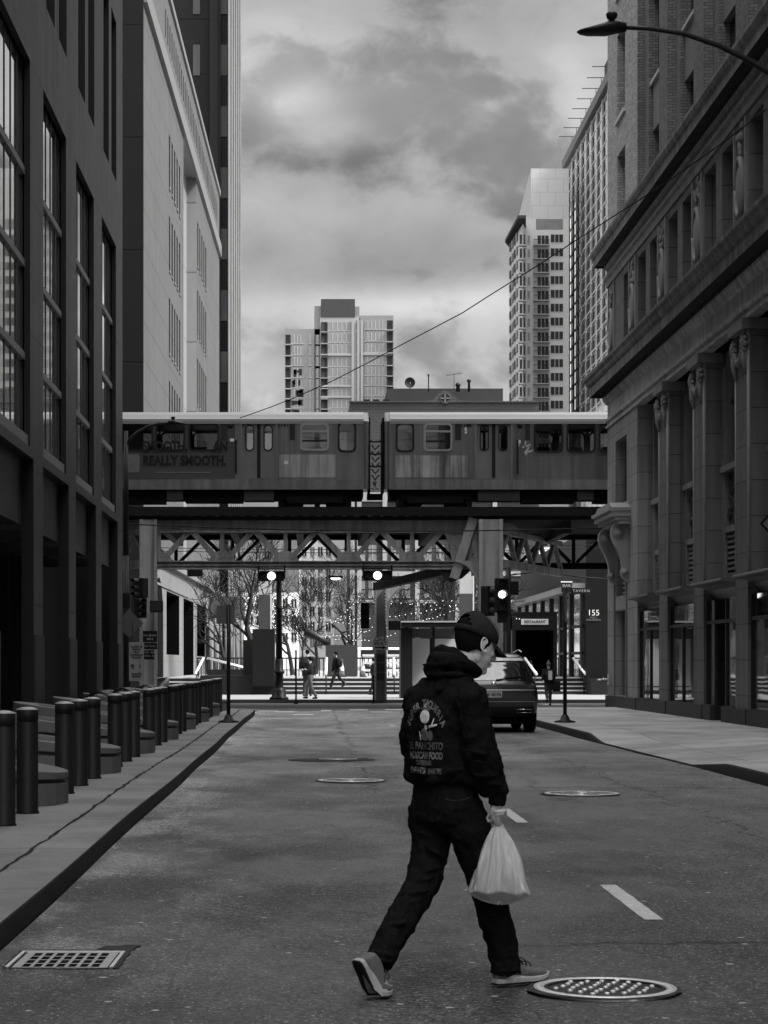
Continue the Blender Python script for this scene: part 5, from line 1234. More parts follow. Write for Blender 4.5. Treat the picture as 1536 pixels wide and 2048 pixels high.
for t, x in ((c1, 461), (c2, 1040)): MB().lathe([(.001, -.02), (.09, -.02), (.10, 0)], (T(x), ZT-.01, PZ(851, ZT)), 14, axis='y', cap=False).build('vent_cover', M_RUB, t)
for t, x, y in ((c1, 464, 880), (c2, 1037, 883), (c1, 572, 925)): panel(t, x-4, x+4, y-3, y+3, mat('small_notice', .5, .5), 'notice', .02)
for i in range(3): MB().lathe([(.001, -.02), (.04, -.02), (.05, 0)], (T(931), ZT-.01, PZ(858+i*4, ZT)), 8, axis='y', cap=False).build('marker_lamp', mat('marker_lens', .35, .3), c2)
# faded graffiti-like scuffs right of the doors
q = random.Random(5)
for i in range(7): x = 1035+q.random()*22; y = 890+q.random()*22; MB().beam((T(x), ZT-.012, PZ(y, ZT)), (T(x+3+q.random()*8), ZT-.012, PZ(y-3-q.random()*9, ZT)), .05, .004, (0,1,0)).build('scuff_mark', mat('scuff_paint', .3, .6), c2)
# bogies and boxes below
def bogie(t, x0, x1):
    mb = MB(); a, b = T(x0), T(x1); mb.box(a+.1, b-.1, ZT+.15, ZT+WD-.15, zr+.34, PZ(985, ZT)); mb.box(a+.3, b-.3, ZT+.05, ZT+.3, zr+.22, PZ(990, ZT)-.05)
    mb.box(a, a+.2, ZT+.2, ZT+WD-.2, zr+.12, PZ(990, ZT)); mb.box(b-.2, b, ZT+.2, ZT+WD-.2, zr+.12, PZ(990, ZT)); o = mb.build('bogie', M_CARU, t)
    for xx in (a+.5, b-.5):
        for y in (ZT+.6, ZT+2.05): MB().lathe([(.001, -.06), (.36, -.06), (.38, 0), (.36, .06), (.001, .06)], (xx, y, zr+.37), 20, axis='y', cap=False).build('wheel', mat('wheel_steel', .03, .5, metal=.5), o)
bogie(c1, 556, 703); bogie(c2, 797, 945)
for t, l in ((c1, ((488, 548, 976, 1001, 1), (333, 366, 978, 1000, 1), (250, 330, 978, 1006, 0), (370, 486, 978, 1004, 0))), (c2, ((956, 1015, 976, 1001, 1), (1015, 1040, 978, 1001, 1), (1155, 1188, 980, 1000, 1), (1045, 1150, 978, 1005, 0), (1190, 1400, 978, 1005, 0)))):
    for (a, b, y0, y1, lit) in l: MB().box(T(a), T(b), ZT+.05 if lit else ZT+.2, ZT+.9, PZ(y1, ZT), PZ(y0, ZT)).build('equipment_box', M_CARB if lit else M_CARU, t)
# between the cars: gangway chains, coupler
mb = MB()
for y in (881, 906, 931, ): mb.tube([(T(740), ZT+.25, PZ(y, ZT)), (T(751), ZT+.2, PZ(y+1.5, ZT)), (T(763), ZT+.25, PZ(y, ZT))], .035, 6)
for i in range(6):
    y = 888+i*12; mb.tube([(T(744), ZT+.4, PZ(y, ZT)), (T(751), ZT+.4, PZ(y+9, ZT)), (T(759), ZT+.4, PZ(y, ZT))], .03, 6)
mb.build('gangway_chain', M_BLKM, c1)
mb = MB(); mb.box(T(736), T(768), ZT+1.2, ZT+1.6, PZ(994, ZT), PZ(982, ZT)); mb.build('coupler', M_CARU, c1)
mb = MB(); mb.lathe([(.18, 0), (.04, .04), (.04, .2), (.09, .22), (.03, .26), (.03, .34)], (T(750), ZT+.5, PZ(976, ZT)), 10); mb.build('buffer_spring', M_WFR, c1)
# seated silhouettes are not readable; seats and poles inside
for t, xs in ((c1, (90, 140, 230, 330, 400, 630)), (c2, (870, 1090, 1155, 1220))):
    for x in xs: MB().box(T(x)-.22, T(x)+.22, ZT+.35, ZT+.45, zs0+.3, PZ(892, ZT)).build('seat_back', mat('seat_dark', .03, .7), t)
MB().box(T(30), T(560), ZT+1.3, ZT+1.36, zs0+.3, zs1).build('interior_screen', mat('interior_dark', .05, .7), c1) if False else None
# ================================================================= signals
M_LAMP = mat('lit_lens', .9, .3, emis=1.3); M_SHELL = mat('signal_black', .010, .5); mat('visor_grey', .03, .4)
def vsig(name, label, x, y0, y1, Z, lit=None, w=.36, rz=0):
    z1, z0 = PZ(y0, Z), PZ(y1, Z); X = PX(x, Z); t = thing(name, label, 'traffic light', (X, Z, (z0+z1)/2), rz); h = z1-z0
    MB().box(-w/2, w/2, -.02, .26, -h/2, h/2).build('housing', M_SHELL, t, bevel=.03)
    for i in range(3):
        cz = h/2-h*(i+.5)/3; r = h/6*.74
        MB().lathe([(.001, -.03), (r*.8, -.035), (r, -.01)], (0, 0, cz), 20, axis='y', cap=False).build('lens', M_LAMP if lit == i else mat('dark_lens', .03, .25), t)
        mb = MB(); n = 12; vs = []
        for k in range(n+1): a = PI*(-.12)+PI*1.24*k/n; vs += [(r*1.12*math.cos(a), -.02, cz+r*1.12*math.sin(a)), (r*1.12*math.cos(a), -.26-.0*k, cz+r*1.12*math.sin(a))]
        mb.add(vs, [(2*k, 2*k+1, 2*k+3, 2*k+2) for k in range(n)]).build('visor', mat('visor_grey', .03, .4), t)
    return t
def hsig(label, x, y, Z, w=.85, h=.33):
    t = thing('horizontal_traffic_light', label, 'traffic light', (PX(x, Z), Z, PZ(y, Z)), 0, 'horizontal traffic lights under the girder')
    MB().box(-w/2, w/2, 0, .2, -h/2, h/2).build('housing', M_SHELL, t, bevel=.02)
    for i in (-1, 0, 1):
        r = .135; MB().lathe([(.001, -.03), (r*.8, -.035), (r, -.0)], (i*w/3, 0, 0), 20, axis='y', cap=False).build('lens', M_LAMP if i == 0 else mat('dark_lens', .03, .25), t)
        mb = MB(); n = 10; vs = []
        for k in range(n+1): a = PI*k/n; vs += [(i*w/3+r*1.1*math.cos(a), 0, r*1.1*math.sin(a)), (i*w/3+r*1.1*math.cos(a), -.2, r*1.1*math.sin(a))]
        if i: mb.add(vs, [(2*k, 2*k+1, 2*k+3, 2*k+2) for k in range(n)]).build('visor', MATS['visor_grey'], t)
    mb = MB(); mb.box(-w/2-.05, -w/2+.0, .05, .12, -.1, .34); mb.box(w/2, w/2+.05, .05, .12, -.1, .34); mb.box(-w/2-.05, w/2+.05, .05, .12, .22, .25); mb.build('hanger', M_SHELL, t)
hsig('horizontal traffic light with its middle lamp lit, left of the two under the girder', 543, 1152, 71.7, .80); hsig('horizontal traffic light with its middle lamp lit, right of the two under the girder', 755, 1151, 71.7, .88)
vsig('traffic_light', 'vertical traffic light with its middle lamp lit, above the walking man\'s cap', 1004, 1156, 1222, 66, 1, .42)
t = vsig('traffic_light', 'unlit traffic light turned aside just left of the lit vertical one', 982, 1172, 1232, 66.5, None, .36, R(50))
mb = MB(); X = PX(1017, 66.2); t = thing('signal_mast', 'slim grey signal mast with control box beside the lit vertical traffic light', 'signal mast', (X, 66.2, .14)); mb.tube([(0,0,0), (0,0,PZ(1135, 66.2)-.14)], .075, 10); mb.build('pole', M_DKM, t)
MB().box(-.33, -.05, -.05, .2, PZ(1255, 66.2), PZ(1225, 66.2)).build('lower_box', M_SHELL, t); MB().box(.06, .30, -.1, .2, PZ(1190, 66.2)-.14, PZ(1163, 66.2)-.14).build('upper_box', M_SHELL, t); MB().lathe([(.14, 0), (.12, .1), (.08, .2)], (0,0,0), 12).build('base', M_DKM, t)
vsig('traffic_light', 'unlit traffic light seen against the string lights, left of the one way column', 730, 1205, 1257, 81.8, None, .32)
t = vsig('traffic_light', 'unlit traffic light high on the left column near the lamp post', 276, 1156, 1196, 68.5, None, .42, R(-35)); vsig('traffic_light', 'unlit traffic light lower on the left column above the diamond sign', 281, 1196, 1236, 68.3, None, .42, R(25))
t = thing('pedestrian_signal', 'black pedestrian signal box on the left column', 'signal', (PX(313, 70.8), 70.8, PZ(1213, 70.8))); MB().box(-.21, .21, -.1, .15, -.19, .19).build('housing', M_SHELL, t, bevel=.02); MB().box(-.17, .17, -.104, -.10, -.15, .15).build('face', mat('dark_lens', .03, .25), t)
t = thing('pedestrian_signal', 'black pedestrian signal box on the column beside the one way sign', 'signal', (PX(789, 82), 82, PZ(1251, 82))); MB().box(-.22, .22, -.1, .15, -.17, .17).build('housing', M_SHELL, t, bevel=.02); MB().box(-.18, .18, -.104, -.10, -.14, .14).build('face', mat('dark_lens', .03, .25), t)
t = thing('hanging_street_light', 'small lit light hanging under the girder between the two horizontal traffic lights', 'street light', (PX(671, 79), 79, PZ(1156, 79)))
MB().box(-.26, .26, -.2, .2, .0, .07).build('housing', M_SHELL, t); MB().ell((0,0,0), (.18,.18,.07), None, 14, 8).build('lens', M_LAMP, t); MB().tube([(-.2,0,.07),(-.2,0,.35)], .015, 6).tube([(.2,0,.07),(.2,0,.35)], .015, 6).build('hanger', M_SHELL, t)
t = thing('girder_lamp_box', 'grey floodlight box hung beneath the left end of the girder', 'floodlight', (PX(390, 76), 76, PZ(1146, 76))); MB().box(-.26, .26, -.2, .2, -.12, .12).build('box', mat('lamp_box_grey', .10, .5), t); MB().box(-.29, .29, -.23, .23, .12, .2).build('lid', M_SHELL, t)
# ================================================================= bollards and barrier plinths
ORD = ['first', 'second', 'third', 'fourth', 'fifth', 'sixth', 'seventh', 'eighth']
M_BOL = mat('bollard_paint', .012, .5, spec=.3, var=.25, vs=4, streak=.2)
M_BOLT = mat('lit_bollard_top', .28, .4, spec=.6, var=.3, vs=10)  # pale colour paints the light falling on the bollard tops
bol = None
for k in range(8):
    for j, w_ in enumerate(('nearest', 'middle', 'farthest')):
        Z = 16.75+6.0*k+1.5*j; X = -2.53
        lab = '%s dark bollard of the %s cluster from the camera, along the left pavement' % (w_, ORD[k])
        if bol is None:
            bol = thing('bollard', lab, 'bollard', (X, Z, .13), 0, 'bollards along the left pavement')
            MB().lathe([(.108, 0), (.108, .012), (.098, .018), (.098, .815), (.092, .82), (.092, .828), (.098, .833), (.099, .93)], (0,0,0), 24).build('post', M_BOL, bol)
            MB().lathe([(.099, .93), (.097, .937), (.05, .952), (.001, .957)], (0,0,0), 24, cap=False).build('cap', M_BOLT, bol)  # carries the pale painted light on the bollard top
        else: dup(bol, (X+random.uniform(-.006, .006), Z, .13), random.uniform(0, 3), lab)
M_PLN = mat('barrier_granite', .13, .7, var=.25, vs=2.5, fine=.1); M_PLNT = mat('barrier_inset', .04, .5, var=.3, vs=4)
pl = None
for k in range(8):
    lab = 'low sloping granite barrier bench in the %s gap between bollard clusters, left pavement' % ORD[k]
    Zc = 21.25+6*k
    if pl is None:
        pl = thing('barrier_bench', lab, 'bench', (-3.55, Zc, .13), 0, 'sloping granite benches between the bollards')
        def cap(rx, w, n=14): return [(rx+w*math.cos(a)*.9, w*math.sin(a)) for a in [PI/2-PI*i/n for i in range(n+1)]]+[(-rx-.5+w*math.cos(a)*.9, w*math.sin(a)) for a in [-PI/2-PI*i/n for i in range(n+1)]]
        def zt_(x): return .30+(1.26-x)*.125
        def wedge(mb, out, f0, f1):
            n = len(out); vs = [(x, y, f0(x)) for x, y in out]+[(x, y, f1(x)) for x, y in out]
            mb.add(vs, [tuple(range(n))[::-1], tuple(range(n, 2*n))]+[(i, (i+1) % n, n+(i+1) % n, n+i) for i in range(n)])
        o1 = cap(.45, .86); mb = MB(); wedge(mb, o1, lambda x: 0, lambda x: .20+(1.26-x)*.05); mb.build('base', M_PLN, pl)
        o2 = cap(.45, .82); mb = MB(); wedge(mb, o2, lambda x: .20+(1.26-x)*.05, lambda x: .235+(1.26-x)*.06); mb.build('shadow_gap', M_PLNT, pl)
        o3 = cap(.45, .86); mb = MB(); wedge(mb, o3, lambda x: .235+(1.26-x)*.06, zt_); mb.build('coping', M_PLN, pl, bevel=.012)
        o4 = cap(.30, .52); mb = MB(); wedge(mb, o4, lambda x: zt_(x)-.02, lambda x: zt_(x)+.006); mb.build('inset', M_PLNT, pl)
    else: dup(pl, (-3.55, Zc, .13), 0, lab)
# ================================================================= posts and signs
M_SIGNB = mat('sign_back_grey', .10, .5, metal=.3, var=.2)
def signpost(label, x, ybase, ytop, z0=.13, r=.045):
    Z = (CH-z0)*F/(ybase-HY); t = thing('sign_post', label, 'sign post', (PX(x, Z), Z, z0)); h = PZ(ytop, Z)-z0
    MB().tube([(0,0,.05), (0,0,h)], r, 10).build('pole', M_BLKM, t); MB().lathe([(.24, 0), (.24, .03), (.12, .06), (.07, .17), (.05, .18)], (0,0,0), 18).build('base', M_BLKM, t); return t, Z, h
t, Z, h = signpost('thin black sign post with square grey sign, far end of the left pavement', 457, 1445, 1210)
MB().box(-.28, .14, .05, .07, h-.43, h-.01).build('sign_plate', M_SIGNB, t)
t, Z, h = signpost('thin black sign post on the right pavement beyond the parked car', 1130, 1445, 1178, .14)
MB().box(-.015, .015, -.22, .22, h-.75, h-.1).build('sign_plate', M_SIGNB, t)
for (x, yb, yt, lab) in ((592, 1408, 1300, 'thin black marker pole on the far kerb left of the phone-holding pedestrian'), (747, 1407, 1352, 'short thin marker pole at the foot of the one way column')):
    Z = (CH-.13)*F/(yb-HY); t = thing('marker_pole', lab, 'pole', (PX(x, Z), Z, .13)); MB().tube([(0,0,0), (0,0,PZ(yt, Z)-.13)], .03, 8).build('pole', M_BLKM, t); MB().lathe([(.09, 0), (.07, .04), (.03, .05)], (0,0,0), 10).build('foot', M_BLKM, t)
M_SGW = mat('sign_face_white', .8, .5, var=.15, vs=4)
t = thing('one_way_sign', 'white ONE WAY sign with a right-pointing arrow on the far steel column', 'sign', (PX(761, 81.9), 81.9, PZ(1287, 81.9)))
MB().box(-.30, .30, 0, .02, -.24, .24).build('plate', M_SGW, t); text('ONE', .20, BLACK, t, (0, -.01, .15), sx=1.1); text('WAY', .20, BLACK, t, (0, -.01, -.01), sx=1.1)
m_ = MB(); m_.extrude([(-.22, -.13), (.08, -.13), (.08, -.09), (.23, -.155), (.08, -.22), (.08, -.18), (-.22, -.18)], 'y', -.008, -.002); m_.build('arrow', BLACK, t)
t = thing('notice_plates', 'stack of small dark notice plates below the one way sign', 'sign', (PX(761, 81.9), 81.9, PZ(1340, 81.9)))
for z in (.45, .1, -.25): MB().box(-.15, .15, 0, .02, z-.14, z+.14).build('plate', mat('notice_dark', .05, .5), t)
t = thing('station_sign', 'white station direction sign with an upward arrow, hung near the left corner', 'sign', (PX(273, 60), 60, PZ(1323, 60)))
MB().box(-.205, .205, 0, .02, -.53, .53).build('plate', mat('station_sign_white', .20, .5, var=.15, vs=4), t)
for i, s_ in enumerate(('La Salle St', 'Station', 'And', 'Downtown', 'Financial')): text(s_, .085, mat('sign_text_grey', .03, .6), t, (0, -.008, .41-i*.075), sx=.9, offset=.002)
for i, s_ in enumerate(('Accessible', 'Entrance')): text(s_, .075, MATS['sign_text_grey'], t, (0, -.008, -.33-i*.075), sx=.9, offset=.002)
m_ = MB(); m_.extrude([(-.11, -.06), (-.03, -.13), (-.08, -.13), (-.08, -.20), (-.13, -.20), (-.13, -.13), (-.18, -.13)], 'y', -.008, -.002); m_.build('arrow', MATS['sign_text_grey'], t)
m_ = MB(); m_.lathe([(.001, 0), (.018, 0)], (.09, -.006, -.075), 10, axis='y', cap=False); m_.box(.075, .105, -.008, -.002, -.19, -.10); m_.build('figure_mark', MATS['sign_text_grey'], t)
MB().tube([(-.1, .05, PZ(1345, 60)-PZ(1323, 60)-.2), (-.1, .05, 1.1)], .03, 8).build('pole', M_BLKM, t); t.children[-1].location = (0,0,0)
t = thing('street_name_sign', 'stacked black street name and notice signs on the left column', 'sign', (PX(301, 69), 69, PZ(1291, 69)))
MB().box(-.24, .21, 0, .02, .1, .46).build('plate', M_SHELL, t); MB().box(-.24, .21, 0, .02, -.12, .08).build('plate', M_SHELL, t); MB().box(-.24, .12, 0, .02, -.44, -.15).build('plate', M_SHELL, t)
for i, (s_, sz, z) in enumerate((('Van Buren', .10, .32), ('400 S', .09, .2), ('No Turns', .085, -.02), ('7AM - 9AM', .07, -.22), ('MON - FRI', .07, -.33))): text(s_, sz, mat('sign_text_pale', .35, .6), t, (-.02, -.008, z))
t = thing('diamond_sign', 'plain grey diamond sign seen from behind, left of the column', 'sign', (PX(258, 64.9), 64.9, PZ(1247, 64.9)))
m_ = MB(); m_.extrude([(0, -.42), (.42, 0), (0, .42), (-.42, 0)], 'y', 0, .02); m_.build('plate', mat('diamond_back', .085, .5, metal=.2, var=.15), t); MB().tube([(0, .05, -1.9), (0, .05, .45)], .03, 8).build('pole', M_BLKM, t)
# ================================================================= street lamps
def lamp_head(par, p, s=1.0, lit=False, flip=1):
    m_ = MB(); secs = []
    for (x, w, h, z) in ((0.12, .05, .05, .02), (.0, .10, .075, .02), (-.12, .13, .08, .0), (-.22, .15, .06, -.015), (-.33, .13, .045, -.03), (-.42, .07, .03, -.035), (-.46, .02, .01, -.035)):
        secs.append((Vector(p)+Vector((flip*x*s, 0, z*s)), (0, w*s, 0), (0, 0, h*s)))
    m_.loft(secs, 16); m_.lathe([(.03*s, .06*s), (.035*s, .11*s), (.06*s, .13*s), (.07*s, .17*s), (.06*s, .19*s), (.001, .195*s)], (p[0]-.05*flip*s, p[1], p[2]), 14); return m_.build('lamp_head', M_BLKM, par)
t = thing('street_lamp', 'big curved street lamp arm and head reaching in from the right edge, nearest the camera', 'street lamp', (6.7, 26, .14))
zl = PZ(57, 26)
pts = [(PX(x, 26)-6.7, 0, PZ(y, 26)-.14) for x, y in ((1240, 55), (1300, 57), (1370, 68), (1440, 92), (1500, 122), (1560, 158), (1640, 215), (1710, 285), (1790, 420))]
MB().tube(pts, [.024, .027, .030, .033, .036, .04, .045, .05, .05], 12).build('arm', M_BLKM, t)
MB().tube([(PX(1790, 26)-6.7, 0, 0), (PX(1790, 26)-6.7, 0, PZ(380, 26))], [.11, .07], 14).build('pole', M_BLKM, t)
MB().lathe([(.22, 0), (.22, .1), (.15, .25), (.13, .7), (.11, .75)], (PX(1790, 26)-6.7, 0, 0), 16).build('base', M_BLKM, t)
lamp_head(t, (PX(1232, 26)-6.7, 0, PZ(58, 26)-.14), 1.0, False, 1)
t = thing('street_lamp', 'slender black street lamp with a curved arm at the far corner of the granite block', 'street lamp', (PX(252, 66), 66, .13))
MB().tube([(0,0,0), (0,0,PZ(1120, 66))], .09, 12).tube([(0,0,PZ(1120, 66)), (0,0,PZ(862, 66)-.13)], [.09, .06], 12).build('pole', M_BLKM, t)
MB().tube([(PX(x, 66)-PX(252, 66), 0, PZ(y, 66)-.13) for x, y in ((254, 888), (262, 876), (276, 864), (295, 853), (318, 847), (340, 846))], [.05, .05, .045, .04, .035, .03], 8).build('arm', M_BLKM, t)
lamp_head(t, (PX(343, 66)-PX(252, 66), 0, PZ(845.5, 66)-.13), .95, False, -1); MB().box(-.13, .13, -.1, .1, PZ(1225, 66), PZ(1195, 66)).build('control_box', M_SHELL, t)
t = thing('ornate_lamp_post', 'stout black ornamental lamp post on the far kerb under the left horizontal traffic light', 'lamp post', (PX(558, 82.9), 82.9, .13))
hh = PZ(1160, 82.9)-.13
MB().lathe([(.36, 0), (.36, .07), (.27, .12), (.27, .34), (.20, .40), (.17, .48), (.16, .95), (.21, 1.0), (.21, 1.06), (.15, 1.12), (.14, 1.5), (.13, 1.52)], (0,0,0), 18).build('base', M_BLKM, t)
MB().lathe([(.13, 1.5), (.11, hh*.75), (.15, hh*.76), (.11, hh*.78), (.10, hh), (.14, hh+.05), (.14, hh+.2), (.02, hh+.3)], (0,0,0), 16).build('shaft', M_BLKM, t)
# ================================================================= wires
def wire(label, pts, r=.012, name='overhead_wire'):
    o = MB().tube(pts, r, 6).build(name, mat('wire_black', .006, .6)); tag(o, label, 'cable'); return o
wp_ = [(480, 836), (545, 812), (600, 790), (670, 760), (740, 722), (800, 692), (860, 660), (925, 625), (985, 588), (1080, 528), (1150, 483), (1215, 440), (1330, 366), (1450, 282), (1540, 212), (1640, 120)]
pts = []
for i, (x, y) in enumerate(wp_):
    f = (x-480)/(1640-480); Z = 1/((1-f)/73.4+f/44.); pts.append(P(x, y+random.uniform(-1.2, 1.2), Z))
wire('long wire slanting from the train roof up to the right-hand building', pts, .014)
for i, (ya, yb, yc, Z) in enumerate(((1048, 1058, 1056, 70.6), (1094, 1102, 1088, 84), (1101, 1108, 1096, 85))):
    wire(('wire strung along the front of the near girder', 'upper of two slack wires behind the girder', 'lower of two slack wires behind the girder')[i], [P(x, ya+(yb-ya)*math.sin(PI*f_)+(yc-ya)*f_, Z) for f_, x in [(q/12, 245+(1215-245)*q/12) for q in range(13)]], .022 if i == 0 else .014)
wire('loose loop of cable from the right column to the tavern corner', [P(x, y, 90) for x, y in ((1010, 1152), (1060, 1145), (1110, 1146), (1160, 1154), (1215, 1158))], .03)
# ================================================================= plaza furniture
M_RAILW = mat('bright_handrail', .80, .3, metal=.3)
for i, (x, yt, yb, lean, lab) in enumerate(((394, 1322, 1388, 1, 'bright handrail at the left end of the steps'), (652, 1328, 1390, 0, 'bright handrail between the pedestrians on the steps'), (788, 1328, 1388, 0, 'bright handrail just right of the one way column'), (806, 1340, 1390, 0, 'bright handrail beside the bus shelter'), (1068, 1322, 1392, -1, 'bright handrail behind the parked car'), (1166, 1322, 1392, -1, 'bright handrail at the right end of the steps'), (316, 1322, 1360, 1, 'short bright handrail by the left column'))):
    t = thing('handrail', lab, 'handrail', (PX(x, 97.4), 97.1, .13), 0, 'handrails on the plaza steps')
    MB().tube([(0,.0,.0), (0,.0,.80), (-.0,1.6,1.5), (0,1.6,.74)], .03, 8).build('post', M_BLKM, t)
    dx = {1: .22, 0: .04, -1: -.26}[lean]
    MB().tube([(dx*-.3,-.05,.88), (dx,1.7,1.60)], .06, 8).build('rail', M_RAILW, t)
M_RW = mat('dark_retaining_stone', .018, .6, var=.25, vs=.6)
t = MB().box(PX(400, 96), PX(552, 96), 96, 99.5, .13, PZ(1351, 96)).build('retaining_wall', M_RW); tag(t, 'low dark retaining wall left of the plaza steps', 'wall')
t = MB().box(PX(1182, 95.5), PX(1262, 95.5), 95.5, 99.5, .13, PZ(1358, 95.5)).build('retaining_wall', M_RW); tag(t, 'low dark retaining wall right of the plaza steps by the 155 building', 'wall')
t = MB().box(PX(505, 95.8), PX(549, 95.8), 95.8, 98, .5, PZ(1258, 95.8)).build('dark_monolith', mat('monolith_black', .012, .5, var=.2)); tag(t, 'tall plain black block standing on the left retaining wall', 'monument')
t = MB().box(PX(486, 98.5), PX(506, 98.5), 98.5, 100, .5, PZ(1280, 98.5)).build('dark_block', MATS['monolith_black']); tag(t, 'shorter black block behind the left of the tall one', 'monument')
for (x, Z, y0, lab, w) in ((529, 104, 1150, 'pale topped banner pylon behind the tall black block', .55), (932, 104, 1148, 'pale topped banner pylon behind the walking man', .62)):
    t = thing('banner_pylon', lab, 'pylon', (PX(x, Z), Z, .87)); h = PZ(y0, Z)-.87
    MB().box(-w/2, w/2, -.15, .15, 0, h-.95).build('shaft', mat('pylon_bronze', .06, .6, var=.12), t); MB().box(-w/2, w/2, -.15, .15, h-.93, h).build('top_panel', mat('pylon_pale', .40, .6, var=.2), t); MB().box(w/2, w/2+.06, -.16, .16, 0, h).build('edge_trim', MATS['bright_handrail'], t)
# bus shelter
t = thing('bus_shelter', 'black framed glass bus shelter behind the walking man', 'bus shelter', (PX(868, 86), 86, .13)); sw = 1.05
m_ = MB(); hs = PZ(1243, 86)-.13
for x in (-sw, -.02, sw): m_.box(x-.05, x+.05, -.05, .05, 0, hs-.2); m_.box(x-.05, x+.05, 1.4, 1.5, 0, hs-.2)
m_.build('frame', M_BLKM, t); MB().box(-sw-.25, sw+.1, -.3, 1.8, hs-.22, hs).build('roof', M_BLKM, t); MB().box(-sw-.26, sw+.1, -.32, -.3, hs-.04, hs+.02).build('roof_edge', mat('roof_edge_pale', .4, .4), t)
MB().box(-sw, sw, 1.42, 1.44, .25, hs-.25).build('rear_glass', glass_clear('shelter_glass', .55), t); MB().box(-sw+.12, -.1, 1.34, 1.37, .3, hs-.66).build('frosted_panel', mat('frosted_white', .62, .4, var=.15), t); MB().box(.1, sw-.1, 1.34, 1.37, .3, hs-.66).build('frosted_panel', MATS['frosted_white'], t); MB().box(-sw, sw, 1.38, 1.40, hs-.62, hs-.25).build('header', mat('shelter_header', .12, .5), t)
MB().box(-sw-.25, -sw+.2, -.1, 1.5, 0.0, hs-.25).build('ad_panel', M_BLKM, t); MB().box(-sw+.35, sw-.1, .9, 1.3, .42, .47).build('bench', M_DKM, t)
# plinth with leaning sculpture
t = thing('sculpture', 'dark bronze sculpture on a broad plain plinth in the plaza', 'sculpture', (PX(683, 104), 104, .87))
MB().box(-.75, .75, -.5, .5, 0, PZ(1290, 104)-.87).build('plinth', mat('plinth_bronze', .045, .6, var=.2), t)
zp = PZ(1290, 104)-.87; m_ = MB(); m_.tube([(-.55, 0, zp), (-1.1, 0, zp+.35), (-1.75, 0, zp+.62)], [.14, .17, .22], 10); m_.tube([(.2, 0, zp), (.05, 0, zp+.3), (.0, 0, zp+.62), (-.3, 0, zp+.85)], [.06, .05, .07, .05], 8); m_.tube([(-.05, 0, zp+.55), (.5, 0, zp+.72)], [.05, .03], 8); m_.tube([(.5, 0, zp), (.2, 0, zp+.35), (0, 0, zp+.55)], [.05, .06, .06], 8); m_.ell((-.38, 0, zp+.92), (.10, .10, .12))
m_.build('figure', mat('bronze_dark', .02, .4, metal=.4), t)
# cones, barrier boards and white van-like kiosk at the back of the plaza
M_CONE = mat('cone_orange_grey', .28, .6); cn = None
for (x, lab) in ((726, 'traffic cone just right of the second cone pair, before the plinth'), (684, 'traffic cone at the foot of the sculpture plinth')):
    Z = 101.; t = thing('traffic_cone', lab, 'traffic cone', (PX(x, Z), Z, .87), 0, 'traffic cones on the plaza'); MB().box(-.17, .17, -.17, .17, 0, .04).build('foot', M_DKM, t); MB().lathe([(.13, .04), (.04, .70), (.03, .72)], (0,0,0), 14).build('cone', M_CONE, t); MB().lathe([(.101, .30), (.075, .50)], (0,0,0), 14, cap=False).build('band', M_LET, t)
t = thing('parked_van', 'white van parked at the back of the plaza, seen past the one way column', 'van', (PX(772, 140), 140, .87))
MB().box(-1.9, 1.9, 0, 2, .35, 1.65).build('body', mat('van_white', .75, .35, coat=.3), t, bevel=.12); m_ = MB(); m_.box(-1.6, -.3, -.01, .01, 1.05, 1.5); m_.box(.1, 1.5, -.01, .01, 1.05, 1.5); m_.build('windows', M_WD, t)
for x in (-1.2, 1.2): MB().lathe([(.001, -.02), (.33, -.02), (.33, .2)], (x, 0, .33), 16, axis='y', cap=False).build('wheel', M_BLKM, t)
t = thing('plaza_barrier', 'white horizontal barrier boards in front of the van', 'barrier', (PX(765, 104), 104, .87))
for z in (.25, .6, .95): MB().box(-.95, .95, -.02, .02, z, z+.11).build('board', mat('barrier_white', .6, .5), t)
for x in (-.95, .0, .95): MB().box(x-.03, x+.03, .02, .08, 0, 1.1).build('post', M_DKM, t)
t = thing('lattice_fence', 'dark low fence along the back edge of the plaza', 'fence', (PX(760, 108), 108, .87)); m_ = MB()
for i in range(90): m_.box(-9+i*.2, -9+i*.2+.05, 0, .03, 0, .85)
m_.build('pickets', M_DKM, t); MB().box(-9, 9, -.01, .04, .85, .92).build('rail', M_DKM, t)
t = thing('entry_ramp', 'dark ramp wall with two bright handrails left of the tall black block', 'ramp', (PX(470, 101), 101, .87))
MB().box(-1.3, 1.0, 0, .3, 0, .35).build('wall', M_RW, t)
for dy in (0, .5): MB().tube([(-1.3, dy, .85+dy*.1), (.55, dy, .38+dy*.1), (.75, dy, .25)], .03, 8).build('rail', M_RAILW, t)
t = thing('ribbed_column_block', 'grey ribbed columned building fragment behind the square sign', 'building', (PX(452, 125), 125, .87))
MB().box(-1.0, 1.0, 0, 3, 3.2, 4.4).build('beam', mat('ribbed_grey', .09, .7), t)
for i in range(7): MB().tube([(-.9+i*.3, -.1, 0), (-.9+i*.3, -.1, 3.2)], .09, 8).build('column', mat('ribbed_column', .16, .7), t)
